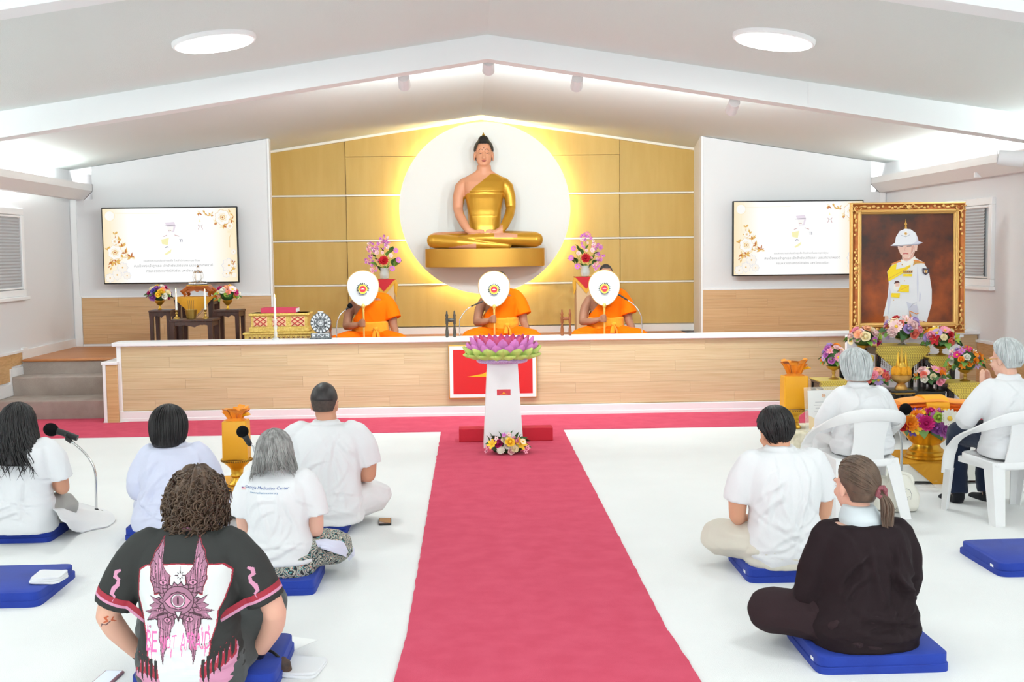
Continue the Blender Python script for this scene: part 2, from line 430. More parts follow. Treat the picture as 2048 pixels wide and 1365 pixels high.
# ---- light valances along the side walls
m_val = mat('valance_paint', (229, 225, 224), 0.6); m_dark = mat('gap_dark', (70, 66, 64), 0.8)
m_tube = mat('tube_glow', (255, 255, 255), 0.5, emit=((255, 253, 250), 6.0))
def valance(n, xi, sgn, y1, xw):
    # xi inner face, sgn towards room
    P = [(xi, 2.595), (xi, 2.515), (xi - sgn * .11, 2.405), (xi - sgn * .20, 2.405), (xi - sgn * .20, 2.417), (xi - sgn * .105, 2.417), (xi - sgn * .012, 2.520), (xi - sgn * .012, 2.595)]
    o = thing('light_valance', 'long pale valance box hiding tube lights high on the %s wall' % n, 'valance')
    b = MB(); b.prism(P, YB + .05, y1); b.build('shell', m_val, o, smooth=False)
    e = MB(); e.prism([(xi + sgn * .004, 2.60), (xi + sgn * .004, 2.513), (xi - sgn * .112, 2.399), (xi - sgn * .12, 2.405), (xi - sgn * .002, 2.52), (xi - sgn * .002, 2.60)], y1, y1 + .008); e.build('end_gasket', m_dark, o, smooth=False)
    for k in range(10):
        y = YB + .6 + k * 1.6
        if y + 1.4 < y1 - 1.0: MB().tube([(xi - sgn * .16, y, 2.50), (xi - sgn * .16, y + 1.45, 2.50)], .013, 8).build('tube_lamp', m_tube, o)
        MB().box((xi - sgn * .15, y - .08, 2.43), (.22, .02, .05)).build('bracket', m_white, o, smooth=False)
    return o
valance('left', W(184, 370, YTV).x, 1, YTV - .002, XL)
valance('right', W(1742, 356, YTV).x, -1, YTV - .002, XR)
for xw, sg in ((XL, 1), (XR, -1)):
    strip_light('valance_up', (xw + sg * .10, 5.3, 2.60), pi + sg * .30, .12, 16.8, L_UP)
    strip_light('valance_down', (xw + sg * .03, 5.0, 2.41), 0, .045, 14.6, L_DOWN)
    area('valance_end', (xw + sg * .13, 14.55, 2.55), (0, .6, .6), .1, .1, 6.0)
# ---- round ceiling lamps
m_glow = mat('lamp_diffuser', (255, 255, 255), 0.5, emit=((252, 253, 255), 9.0))
def lamp(x, y, lab=None):
    s = 1 if x > XC else -1
    nrm = V((-s * SLOPE, 0, -1)).normalized()      # pointing down
    o = thing('ceiling_light', lab or 'round flat white ceiling light', 'ceiling light', (x, y, zc(x)), rot=(0, math.atan(SLOPE) * s, 0), group=None)
    b = MB(); b.lathe([(.30, 0), (.30, -.022), (.292, -.032), (.28, -.034)], 48); b.build('rim', m_white, o)
    d = MB(); d.lathe([(.28, -.030), (.27, -.040), (.02, -.048)], 48); d.build('diffuser', m_glow, o)
    area('lamp_light', V((x, y, zc(x))) + nrm * .07, nrm, .56, 0, L_CEIL, (.87, 1, .985), True)
p1, p2 = G(428, 82, 3.24), G(1548, 75, 3.24)
lamp(p1.x, p1.y, 'round glowing ceiling light on the left slope'); lamp(p2.x, p2.y, 'round glowing ceiling light on the right slope')
for y, x in ((4.1, -1.8), (4.1, 2.2), (0.2, -1.8), (0.2, 2.2), (-2.2, -1.8), (-2.2, 2.2)): 
    s = 1 if x > XC else -1; nrm = V((-s * SLOPE, 0, -1)).normalized()
    area('lamp_light', V((x, y, zc(x))) + nrm * .07, nrm, .56, 0, L_CEIL * .42, (.87, 1, .985), True)
    d = MB(); d.T = Matrix.Translation((x, y, zc(x))) @ Matrix.Rotation(math.atan(SLOPE) * s, 4, 'Y'); d.lathe([(.30, 0), (.30, -.03), (.28, -.036), (.02, -.044)], 40); d.build('lamp_disc', m_glow, bpy.data.objects['ceiling'])
# ---- spot cans behind the beam and a lamp on the right valance
m_can = mat('can_white', (222, 218, 219), 0.4)
for k, (u, v, lb) in enumerate(((808, 163, 'white spot can behind the beam, left of the ridge'), (977, 132, 'small white dome lamp at the beam ridge'), (1154, 165, 'white spot can behind the beam, right of the ridge'), (1466, 213, 'white spot can low on the right beam half'))):
    p = W(u, v, 10.05); o = thing('spot_lamp', lb, 'spot lamp', p, group=None)
    b = MB(); b.tube([(0, -.06, .03), (0, .07, -.03)], [.05, .055], 20); b.build('can', m_can, o)
    b = MB(); b.tube([(0, 0, .02), (0, 0, zc(p.x) - p.z)], .012, 8); b.build('stem', m_can, o)
    area('spot_fill', p + V((0, .16, -.06)), V((0.1 * (XC - p.x), 1, -.28)), .08, .08, 30.0, (.88, 1, 1))
p = W(2012, 315, 8.3); o = thing('cylinder_lamp', 'white cylindrical speaker lamp at the right valance', 'wall lamp', p)
b = MB(); b.tube([(-.06, 0, 0), (.10, -.07, -.02)], [.055, .06], 28); b.build('can', m_can, o)
b = MB(); b.tube([(-.064, .002, 0), (-.07, .005, 0)], [.05, .045], 28); b.build('grille', m_can, o)
b = MB(); b.tube([(.05, 0, 0), (.16, .02, .02), (XR - p.x - .0, .02, .02)], .014, 8); b.build('bracket', m_can, o)
# ---- red carpet
YS = 11.60
nx0, nx1 = W(208, 800, 11.53).x, W(236, 800, 11.53).x
rc = MB()
def strip(x0, x1, y0, y1, z): rc.box(((x0 + x1) / 2, (y0 + y1) / 2, z / 2), (x1 - x0, y1 - y0, z))
def wavy(pts_l, pts_r, z, m, name, lab):
    n = len(pts_l); b = MB()
    rings = [[(l[0], l[1], 0), (r[0], r[1], 0), (r[0], r[1], z), (l[0], l[1], z)] for l, r in zip(pts_l, pts_r)]
    b.loft(rings); o = b.build(name, m, None, smooth=False); tag(o, lab, 'carpet'); return o
nn = 160; pl, pr = [], []
for k in range(nn + 1):
    y = 4.86 + (10.61 - 4.86) * k / nn
    pl.append((-.312 + .006 * noise.noise(V((y * 9, 0, 0))), y)); pr.append((.851 + .006 * noise.noise(V((y * 9, 5, 0))), y))
wavy(pl, pr, .008, m_red, 'carpet_runner', 'red carpet runner leading up the aisle to the white pedestal')
pl, pr = [], []
for k in range(120):
    y = 0.5 + (4.90 - 0.5) * k / 119; t = max(0, (4.9 - y)) * .035
    y = min(y, 4.858); pl.append((-.312 - t + .006 * noise.noise(V((y * 9, 1, 0))), y)); pr.append((.853 + t * 1.15 + .006 * noise.noise(V((y * 9, 6, 0))), y))
wavy(pl, pr, .011, m_red, 'carpet_runner', 'near red carpet length overlapping the longer runner at a seam')
pl, pr = [], []
for k in range(121):
    x = XL + .02 + (XR - XL - .04) * k / 120
    pl.append((x, 11.845 if x < nx0 - .03 else 11.515 if x < nx1 + .03 else YS - .022)); pr.append((x, 10.612 + .004 * noise.noise(V((x * 8, 9, 0)))))
wavy(pl, pr, .008, m_red, 'carpet_strip', 'wide red carpet strip along the foot of the stage')
# ---- stage
YS = 11.60; ZL = .82
sx0, sx1 = W(237, 760, YS).x, XR
ST = thing('stage', 'long low stage with a pale wood plank front and white edging', 'stage')
MB().box(((sx0 + sx1) / 2, YS + .07, ZL / 2 - .03), (sx1 - sx0, .10, ZL - .07)).build('body', m_plank2, ST, smooth=False)
pf = MB(); pf.box(((XL + XR) / 2, (12.625 + YTV) / 2, ZST / 2), (XR - XL - .004, YTV - 12.625, ZST)); pf.box(((sx0 + sx1) / 2 + .1, 12.18, ZST / 2), (sx1 - sx0 - .2, 0.89, ZST))
pf.box(((xl0 + xr0) / 2, (YTV + YG) / 2, ZST / 2), (xr0 - xl0 - .04, YG - YTV - .004, ZST)); struct('floor_platform', pf, m_floorw, smooth=False)
planks(ST, sx0 + .035, sx1 - .01, .115, ZL - .045, YS + .02, .110, 1.20, m_plank, .33)
MB().box(((sx0 + sx1) / 2 - .02, YS + .12, ZL - .02), (sx1 - sx0 + .06, .30, .04), .006).build('top_ledge', m_white, ST, smooth=False)
MB().box((sx0 + .012, YS + .004, ZL / 2), (.045, .03, ZL - .04), .004).build('edge_strip', m_white, ST, smooth=False)
bb = MB(); bb.box(((sx0 + sx1) / 2, YS, .055), (sx1 - sx0, .03, .11), .004); bb.box(((sx0 + sx1) / 2, YS - .012, .02), (sx1 - sx0, .016, .04), .003)
bb.build('base_strip', m_white, ST, smooth=False)
# newel beside the stairs
nx0, nx1 = W(208, 800, 11.53).x, W(236, 800, 11.53).x
NW = thing('stair_newel', 'short pale wood pier with white cap beside the stage steps', 'stair post')
MB().box(((nx0 + nx1) / 2 - .004, 12.08, .30), (nx1 - nx0 - .012, 1.05, .60)).build('body', m_plank_s, NW, smooth=False)
for k in range(1):
    MB().box(((nx0 + nx1) / 2 + .013, 11.545, .30), (nx1 - nx0 - .03, .02, .59), .002).build('plank', m_plank_s, NW, smooth=False)
MB().box((nx0 + .012, 11.54, .30), (.03, .035, .60), .003).build('edge_strip', m_white, NW, smooth=False)
MB().box(((nx0 + nx1) / 2 - .005, 12.07, .613), (nx1 - nx0 + .02, 1.10, .03), .004).build('cap', m_white, NW, smooth=False)
# carpeted steps
SP = thing('staircase', 'grey carpeted steps climbing to the stage at the left wall', 'stairs')
sx = nx0 - .002
def step(y, z0, z1, y2):
    r = .018; pr = [(y, z0)]
    for k in range(6):
        a = pi / 2 * k / 5; pr.append((y - .02 + r - r * cos(a), z1 - r + r * sin(a)))
    pr += [(y2, z1), (y2, z0)]
    b = MB(); b.loft([[(XL + .026, py, pz) for py, pz in pr], [(sx, py, pz) for py, pz in pr]]); b.build('step', m_grey, SP, ang=30)
step(11.85, .0, .207, 12.62); step(12.285, .207, .411, 12.62); 
MB().box(((XL + sx) / 2 + .013, 12.60, .485), (sx - XL - .026, .05, .148)).build('riser', m_grey, SP, smooth=False)
MB().box(((XL + sx) / 2 + .013, 12.60, ZST - .012), (sx - XL - .026, .09, .03), .008).build('nosing', m_floorw, SP, smooth=False)
# ------------------------------------------------------------------ shared materials and small builders
m_goldm = mat('gold_metal', (226, 176, 62), 0.28, 0.85, bump=(120, 0.15, 0.003))
m_goldp = mat('gold_paint', (214, 160, 66), 0.38, 0.55)
m_brass = mat('brass', (196, 160, 84), 0.3, 0.9)
m_silver = mat('silver_metal', (206, 206, 204), 0.2, 0.95)
m_chrome = mat('chrome', (215, 218, 220), 0.12, 1.0)
m_black = mat('black_plastic', (24, 24, 26), 0.45)
m_foam = mat('black_foam', (20, 20, 22), 0.95, bump=(300, 0.4, 0.002), spec=0.1)
m_darkwood = mat('dark_wood', (74, 42, 32), 0.4, var=((58, 32, 25), 12), stretch=(4, 4, .6))
m_saff = mat('saffron_cloth', (246, 150, 20), 0.75, sheen=0.2, bump=(60, 0.12, 0.004))
m_saffd = mat('saffron_deep', (236, 112, 14), 0.8)
m_yel = mat('yellow_wrap', (240, 168, 12), 0.42, bump=(25, 0.15, 0.006), spec=0.5)
m_must = mat('mustard_cloth', (218, 152, 24), 0.65, bump=(40, 0.2, 0.006))
m_candle = mat('candle_wax', (248, 244, 236), 0.5, sss=.2)
m_flame = mat('flame_glow', (255, 214, 130), 0.5, emit=((255, 206, 120), 9.0))
m_glass = mat('clear_glass', (244, 248, 248), 0.08, spec=.8); m_glass.node_tree.nodes['Principled BSDF'].inputs['Alpha'].default_value = .38
m_crystal = mat('crystal', (252, 250, 248), 0.02, trans=1.0, ior=1.35)
m_paper = mat('white_paper', (246, 246, 244), 0.7)
m_blackp = mat('print_black', (36, 36, 38), 0.7)
m_leaf = mat('leaf_green', (62, 104, 52), 0.55, rnd=.25)
m_leafl = mat('leaf_light', (110, 156, 62), 0.55, rnd=.2)
def fl(name, c): return mat('petal_' + name, c, 0.6, rnd=.08, spec=.25)
PET = dict(pink=fl('pink', (242, 158, 178)), pale=fl('pale', (250, 214, 214)), white=fl('white', (250, 246, 234)), cream=fl('cream', (250, 236, 196)), yellow=fl('yellow', (250, 206, 62)),
           orange=fl('orange', (246, 146, 36)), coral=fl('coral', (242, 128, 112)), red=fl('red', (200, 40, 52)), magenta=fl('magenta', (206, 44, 122)), purple=fl('purple', (168, 98, 176)),
           lilac=fl('lilac', (190, 164, 218)), orchid=fl('orchid', (206, 120, 196)), green=fl('green', (176, 200, 84)), peach=fl('peach', (250, 190, 150)), violet=fl('violet', (112, 92, 180)))
m_fcen = mat('flower_centre', (236, 190, 60), 0.8); m_fcend = mat('flower_centre_dark', (120, 30, 40), 0.8)
_FM = {}
def petal(b, R, l, w, cup, tip=0.0, lift=0.0):
    """petal along +X in local frame then rotated by R; cup curls it up"""
    pts = []
    for i, (t, ww) in enumerate(((0, .25), (.4, .9), (.75, 1.0), (1, .35 - tip))):
        z = lift + cup * t * t
        for sgn in (-1, 0, 1):
            pts.append(R @ V((l * t, sgn * w * ww * .5, z - (0 if sgn else .12 * w) + (0))))
    f = []
    for i in range(3):
        for j in range(2): f.append((i * 3 + j, i * 3 + j + 1, i * 3 + j + 4, i * 3 + j + 3))
    b.add(pts, f)
def flower_mesh(kind, col):
    k = (kind, col)
    if k in _FM: return _FM[k]
    b = MB(); rg = random.Random(hash(kind) % 99)
    if kind == 'rose':
        b.ell((0, 0, .35), (.28, .28, .32), 8, 5)
        for lay, (n, l, cup, tilt) in enumerate(((3, .55, .55, 65), (5, .8, .45, 42), (5, 1.0, .25, 12))):
            for i in range(n):
                R = Matrix.Rotation(2 * pi * i / n + lay * .7, 3, 'Z') @ Matrix.Rotation(-rad(tilt), 3, 'Y'); petal(b, R, l, 1.0, cup * .6)
    elif kind == 'daisy':
        n = 14
        for i in range(n): petal(b, Matrix.Rotation(2 * pi * i / n, 3, 'Z') @ Matrix.Rotation(-rad(12), 3, 'Y'), 1.0, .42, .05)
        b.mi = 1; b.ell((0, 0, .08), (.27, .27, .16), 10, 5); b.mi = 0
    elif kind == 'mum':
        for lay, (n, l, tilt) in enumerate(((7, .6, 62), (11, .85, 38), (14, 1.0, 12))):
            for i in range(n): petal(b, Matrix.Rotation(2 * pi * i / n + lay * .4, 3, 'Z') @ Matrix.Rotation(-rad(tilt), 3, 'Y'), l, .40, .18)
        b.ell((0, 0, .3), (.22, .22, .2), 8, 4)
    elif kind == 'lily':
        for i in range(6): petal(b, Matrix.Rotation(2 * pi * i / 6, 3, 'Z') @ Matrix.Rotation(-rad(38 if i % 2 else 26), 3, 'Y'), 1.1, .55, -.12, .2)
        b.mi = 1
        for i in range(4): b.tube([(0, 0, 0), (.2 * cos(i * 1.6), .2 * sin(i * 1.6), .6)], .03, 4)
        b.mi = 0
    elif kind == 'orchid':
        for i in range(5): petal(b, Matrix.Rotation(2 * pi * i / 5, 3, 'Z') @ Matrix.Rotation(-rad(15), 3, 'Y'), .95, .6, .05)
        b.mi = 1; b.ell((0, 0, .12), (.2, .14, .14), 6, 4); b.mi = 0
    me = b.mesh('flower', [PET[col], m_fcend if kind in ('orchid',) else m_fcen], True, 80)
    _FM[k] = me; return me
def leaf_mesh(m):
    k = ('leaf', m.name)
    if k not in _FM:
        b = MB(); pts, f = [], []
        for i, (t, w) in enumerate(((0, .04), (.25, .32), (.55, .36), (.8, .2), (1, .01))):
            z = .25 * t - .45 * t * t
            for s in (-1, 0, 1): pts.append((t, s * w, z + abs(s) * w * .35))
        for i in range(4):
            for j in range(2): f.append((i * 3 + j, i * 3 + j + 1, i * 3 + j + 4, i * 3 + j + 3))
        b.add(pts, f); _FM[k] = b.mesh('leaf', [m], True, 80)
    return _FM[k]
def put_flower(parent, kind, col, p, nrm, r, rg=RNG):
    o = link('flower', flower_mesh(kind, col), parent, loc=p)
    q = V(nrm).to_track_quat('Z', 'Y'); o.rotation_mode = 'QUATERNION'; o.rotation_quaternion = q @ Matrix.Rotation(rg.uniform(0, 6.28), 4, 'Z').to_quaternion()
    o.scale = (r, r, r); return o
def put_leaf(parent, p, d, l, m=None, rg=RNG):
    o = link('leaf', leaf_mesh(m or m_leaf), parent, loc=p); d = V(d).normalized()
    x = d; z = (V((0, 0, 1)) - x * x.z); z = z.normalized() if z.length > 1e-3 else V((0, 1, 0)); y = z.cross(x)
    M = Matrix((x, y, z)).transposed(); o.rotation_mode = 'QUATERNION'; o.rotation_quaternion = M.to_quaternion() @ Matrix.Rotation(rg.uniform(-.6, .6), 4, 'X').to_quaternion()
    o.scale = (l, l, l); return o
def dome(parent, c, rx, rz, n, pal, r, seed=1, leaves=10, ry=None, low=-.35, kinds=('rose', 'mum', 'daisy', 'rose', 'lily'), filler=True):
    """flowers spread over an ellipsoid head, leaves round the lower edge"""
    rg = random.Random(seed); ry = ry or rx; c = V(c); ga = pi * (3 - sqrt(5))
    if filler:
        b = MB(); b.ell(c, (rx * .72, ry * .72, rz * .72), 14, 8); b.build('foliage', m_leaf, parent)
    for i in range(n):
        z = 1 - (i + .5) / n * (1 - low); a = i * ga + rg.uniform(-.3, .3); q = sqrt(max(0, 1 - z * z))
        d = V((q * cos(a), q * sin(a), z)); p = c + V((d.x * rx, d.y * ry, d.z * rz)) * rg.uniform(.82, .98)
        if d.y > .55: continue
        put_flower(parent, rg.choice(kinds), pal[i % len(pal)], p, d + V((0, -.25, .1)), r * rg.uniform(.8, 1.2), rg)
    for i in range(leaves):
        a = 2 * pi * i / leaves + rg.uniform(-.2, .2); d = V((cos(a), sin(a), rg.uniform(-.5, .1)))
        put_leaf(parent, c + V((d.x * rx * .75, d.y * ry * .75, d.z * rz * .6)), d, rx * rg.uniform(.5, .75), rg.choice((m_leaf, m_leaf, m_leafl)), rg)
def pedestal_bowl(parent, r, h, m, name='bowl'):
    b = MB(); b.lathe([(.42 * r, 0), (.44 * r, .04 * h), (.25 * r, .18 * h), (.17 * r, .34 * h), (.22 * r, .46 * h), (.62 * r, .62 * h), (.95 * r, .86 * h), (r, h), (.92 * r, h), (.5 * r, .7 * h)], 28)
    return b.build(name, m, parent)
class Flat:
    """flat print: polygons in the XZ plane facing -Y, each layer a hair in front of the last"""
    def __init__(s, step=.0004): s.v = []; s.f = []; s.m = []; s.y = 0; s.step = step
    def poly(s, pts, mi=0):
        s.y -= s.step; o = len(s.v)
        a = sum(pts[i][0] * pts[(i + 1) % len(pts)][1] - pts[(i + 1) % len(pts)][0] * pts[i][1] for i in range(len(pts)))
        if a < 0: pts = pts[::-1]
        s.v += [(x, s.y, z) for x, z in pts]; s.f.append(tuple(range(o, o + len(pts)))); s.m.append(mi); return s
    def circle(s, c, r, mi=0, n=28, rz=None): return s.poly([(c[0] + r * cos(2 * pi * i / n), c[1] + (rz or r) * sin(2 * pi * i / n)) for i in range(n)], mi)
    def rect(s, x0, z0, x1, z1, mi=0): return s.poly([(x0, z0), (x1, z0), (x1, z1), (x0, z1)], mi)
    def line(s, pts, w, mi=0):
        L, R = [], []
        for i, p in enumerate(pts):
            a = V((*pts[max(i - 1, 0)], 0)); c = V((*pts[min(i + 1, len(pts) - 1)], 0)); t = (c - a).normalized(); ww = w[i] if hasattr(w, '__len__') else w
            L.append((p[0] - t.y * ww / 2, p[1] + t.x * ww / 2)); R.append((p[0] + t.y * ww / 2, p[1] - t.x * ww / 2))
        for i in range(len(pts) - 1): s.poly([L[i], L[i + 1], R[i + 1], R[i]], mi); s.y += s.step
        s.y -= s.step; return s
    def petals(s, c, r, n, mi, w=.5, ph=0, r0=0.0):
        for i in range(n):
            a = 2 * pi * i / n + ph; d = (cos(a), sin(a)); e = (-d[1], d[0])
            P = lambda t, k: (c[0] + d[0] * t + e[0] * k, c[1] + d[1] * t + e[1] * k)
            s.poly([P(r0, 0), P(r0 + (r - r0) * .4, w * r * .4), P(r0 + (r - r0) * .8, w * r * .35), P(r, 0), P(r0 + (r - r0) * .8, -w * r * .35), P(r0 + (r - r0) * .4, -w * r * .4)], mi)
            s.y += s.step
        s.y -= s.step; return s
    def text(s, txt, c, width, mi=0, zs=1.0, shear=0):
        me = text_mesh(txt, 1.0, shear=shear); a = coords_of(me)
        if not len(a): return s
        w = a[:, 0].max() - a[:, 0].min(); k = width / w
        mx = (a[:, 0].max() + a[:, 0].min()) / 2; my = (a[:, 1].max() + a[:, 1].min()) / 2
        s.y -= s.step; o = len(s.v)
        s.v += [(c[0] + (p[0] - mx) * k, s.y, c[1] + (p[1] - my) * k * zs) for p in a]
        for p in me.polygons: s.f.append(tuple(i + o for i in p.vertices)); s.m.append(mi)
        bpy.data.meshes.remove(me); return s
    def build(s, name, mats, parent, y=0.0):
        me = bpy.data.meshes.new(name); me.from_pydata([(a, b + y, c) for a, b, c in s.v], [], s.f)
        for m in mats: me.materials.append(m)
        me.polygons.foreach_set('material_index', s.m); me.update()
        return link(name, me, parent)
    def project(s, name, mats, parent, bvh, T=None, off=.0015, sub=.002, d=V((0, 1, 0)), start=1.0):
        """lay the print on a curved garment: a fine grid follows the cloth and each cell takes the ink on top of it"""
        v = np.array([(p[0], p[2]) for p in s.v]); lo = v.min(0) - sub; hi = v.max(0) + sub; nx, nz = int((hi[0] - lo[0]) / sub) + 1, int((hi[1] - lo[1]) / sub) + 1
        cx = lo[0] + (np.arange(nx) + .5) * sub; cz = lo[1] + (np.arange(nz) + .5) * sub; ink = -np.ones((nx, nz), int)
        for f, mi in zip(s.f, s.m):
            P = v[list(f)]; i0, i1 = np.searchsorted(cx, (P[:, 0].min(), P[:, 0].max())); j0, j1 = np.searchsorted(cz, (P[:, 1].min(), P[:, 1].max()))
            if i1 <= i0 or j1 <= j0: continue
            X, Z = np.meshgrid(cx[i0:i1], cz[j0:j1], indexing='ij'); ins = np.zeros(X.shape, bool)
            for (xa, za), (xb, zb_) in zip(P, np.roll(P, -1, 0)):
                if za == zb_: continue
                ins ^= ((za > Z) != (zb_ > Z)) & (X < (xb - xa) * (Z - za) / (zb_ - za) + xa)
            ink[i0:i1, j0:j1][ins] = mi
        idx = {}; V_ = []; F_ = []; M_ = []
        def vert(i, j):
            if (i, j) not in idx:
                h = bvh.ray_cast(V((lo[0] + i * sub, -start, lo[1] + j * sub)), d); idx[(i, j)] = None if h[0] is None else len(V_)
                if h[0] is not None: V_.append(tuple(h[0] - d * off))
            return idx[(i, j)]
        for i, j in zip(*np.nonzero(ink >= 0)):
            q = [vert(i, j), vert(i + 1, j), vert(i + 1, j + 1), vert(i, j + 1)]
            if None in q: continue
            if max(V_[k][1] for k in q) - min(V_[k][1] for k in q) > sub * 6: continue
            F_.append(q); M_.append(int(ink[i, j]))
        me = bpy.data.meshes.new(name); me.from_pydata(V_, [], F_)
        for m in mats: me.materials.append(m)
        me.polygons.foreach_set('material_index', M_); me.polygons.foreach_set('use_smooth', [True] * len(F_)); me.update()
        return link(name, me, parent)
# ------------------------------------------------------------------ televisions
def emit_mat(n, c, k=1.0):
    m = mat('screen_' + n, c, 0.4, spec=.1, emit=(c, k * .75)); m.node_tree.nodes['Principled BSDF'].inputs['Base Color'].default_value = (0.01, 0.01, 0.01, 1); return m
sm = [emit_mat('white', (255, 254, 250), 1.0), emit_mat('cream', (254, 240, 204), 1.0), emit_mat('gold', (238, 190, 104), .95), emit_mat('rust', (206, 122, 62), .9), emit_mat('grey', (168, 166, 170), .8),
      emit_mat('lilac', (238, 226, 238), 1.0), emit_mat('navy', (96, 92, 132), .8), emit_mat('rose', (206, 150, 150), .9), emit_mat('lemon', (252, 246, 188), 1.0), emit_mat('petal', (255, 248, 236), 1.0), emit_mat('pale', (222, 224, 236), 1.0)]
def screen_face():
    m = bpy.data.materials.new('screen_field'); m.use_nodes = True; nt = m.node_tree; N = nt.nodes; L = nt.links; b = N['Principled BSDF']
    b.inputs['Base Color'].default_value = (.01, .01, .01, 1); b.inputs['Roughness'].default_value = .35
    tc = N.new('ShaderNodeTexCoord'); sx = N.new('ShaderNodeSeparateXYZ'); L.new(tc.outputs['Generated'], sx.inputs[0])
    sub = N.new('ShaderNodeMath'); sub.operation = 'SUBTRACT'; sub.inputs[1].default_value = .5; L.new(sx.outputs['X'], sub.inputs[0])
    ab = N.new('ShaderNodeMath'); ab.operation = 'ABSOLUTE'; L.new(sub.outputs[0], ab.inputs[0])
    r = N.new('ShaderNodeValToRGB'); e = r.color_ramp.elements; e[0].position = .30; e[0].color = lin((255, 255, 254)); e[1].position = .5; e[1].color = lin((252, 232, 190)); L.new(ab.outputs[0], r.inputs['Fac'])
    L.new(r.outputs['Color'], b.inputs['Emission Color']); b.inputs['Emission Strength'].default_value = .765
    return m
m_field = screen_face()
def tv(c, lab):
    w, h = 1.665, .945
    t = thing('television', lab, 'television', c)
    b = MB(); b.box((0, .02, 0), (w, .05, h), .006); b.box((0, .10, 0), (.6, .118, .4), .01); b.build('case', m_black, t, smooth=False)
    b = MB(); b.box((0, -.006, 0), (w - .03, .004, h - .03)); s = b.build('screen', m_field, t, smooth=False)
    F = Flat(.0002); X = lambda x: (x - 1012) / 1875 * (w - .03); Z = lambda y: -(y - 600) / 1018 * (h - .03); K = (w - .03) / 1875
    P = lambda x, y: (X(x), Z(y))
    rg = random.Random(3)
    # ornamental frame lines
    F.line([P(240, 160), P(900, 160)], .003, 1); F.line([P(178, 260), P(178, 500)], .006, 1)
    F.line([P(1850, 640), P(1850, 500), P(1880, 440), P(1850, 380)], .005, 2)
    F.circle(P(175, 190), 76 * K, 1); F.circle(P(175, 190), 66 * K, 0)
    # soft pale blossoms in the corners
    for (x, y, r) in ((330, 900, 85), (250, 1000, 80), (390, 1010, 60), (150, 1040, 70), (1830, 885, 110), (1900, 700, 80), (1900, 1020, 80), (1790, 1000, 60)):
        r = min(r, 1940 - x) if x > 1000 else r
        F.petals(P(x, y), r * K, 8, 10, .75); F.petals(P(x, y), r * K * .93, 8, 9, .72); F.circle(P(x, y), r * .14 * K, 2, 12)
    def spray(x, y, r, n=6):
        for k in range(n):
            a = rg.uniform(0, 6.28); l = r * rg.uniform(.7, 1.4); d = (cos(a), sin(a))
            tip = min(max(x + d[0] * l, 100), 1930), min(max(y + d[1] * l, 100), 1100)
            F.line([P(x, y), P((x + tip[0]) / 2, (y + tip[1]) / 2), P(*tip)], [.008, r * K * .46, .001], rg.choice((2, 2, 3, 1)))
    for (x, y, r) in ((240, 440, 50), (300, 530, 60), (340, 610, 55), (390, 700, 60), (350, 760, 60), (460, 762, 55), (180, 810, 50), (250, 820, 60), (185, 880, 50), (130, 650, 45), (240, 545, 45),
                      (1600, 190, 45), (1680, 290, 50), (1770, 345, 50), (1880, 165, 50), (1890, 260, 45), (1880, 430, 45), (1900, 850, 40), (1900, 940, 40), (1850, 975, 40), (1440, 160, 40), (1520, 165, 40), (1760, 130, 40), (1830, 330, 40)):
        spray(x, y, r, 7)
    for (x, y, r) in ((245, 690, 105), (1770, 225, 112), (1870, 345, 48), (250, 540, 45)):
        F.petals(P(x, y), r * 1.04 * K, 7, 2, .95); F.petals(P(x, y), r * K, 7, 0, .95, .03); F.petals(P(x, y), r * .6 * K, 6, 1, .9, .3); F.petals(P(x, y), r * .5 * K, 6, 9, .9, .3)
        F.circle(P(x, y), r * .33 * K, 2, 16); F.circle(P(x, y), r * .25 * K, 1, 16); F.circle(P(x, y), r * .12 * K, 3, 10)
    # faded portrait traces
    F.poly([P(960, 290), P(1090, 280), P(1110, 335), P(1085, 420), P(1010, 425), P(985, 340)], 5)
    F.poly([P(985, 345), P(1080, 345), P(1070, 400), P(1035, 420), P(1000, 400)], 0)
    F.line([P(955, 336), P(1030, 330), P(1105, 326)], .006, 4); F.line([P(1005, 396), P(1028, 393), P(1045, 398)], .008, 7)
    F.line([P(935, 480), P(985, 460)], .007, 7); F.line([P(1090, 458), P(1155, 478)], .007, 7)
    F.poly([P(900, 520), P(1010, 500), P(990, 600), P(910, 580)], 8)
    for x in (1165, 1188): F.line([P(x - 8, 518), P(x + 6, 520), P(x + 6, 556)], .007, 6)
    F.line([P(958, 632), P(978, 618), P(1000, 630)], .010, 6); F.poly([P(940, 720), P(1040, 655), P(1030, 700), P(960, 735)], 8)
    F.line([P(1425, 322), P(1440, 350), P(1425, 388)], .006, 7); F.line([P(1488, 322), P(1472, 350), P(1488, 388)], .006, 7); F.line([P(1440, 335), P(1455, 345), P(1472, 335)], .005, 4)
    F.poly([P(1440, 285), P(1451, 245), P(1464, 285)], 8)
    F.text('ขอแสดงความอาลัยอย่างสุดซึ้ง ด้วยสำนึกในพระกรุณาธิคุณ', P(1040, 812), 790 * K, 4)
    F.text('สมเด็จพระเจ้าลูกเธอ เจ้าฟ้าพัชรกิติยาภา นเรนทิราเทพยวดี', P(1060, 880), 1105 * K, 4)
    F.text('กรมหลวงราชสาริณีสิริพัชร มหาวัชรราชธิดา', P(1065, 948), 770 * K, 4)
    F.build('picture', sm, s, y=-.0085)
    return t
p = W(341, 491, 14.14); tv(p, 'wide flat television showing pale flowers, behind the candle altar')
p = W(1596, 476.5, 14.14); tv(p, 'wide flat television showing pale flowers, partly behind the framed portrait')
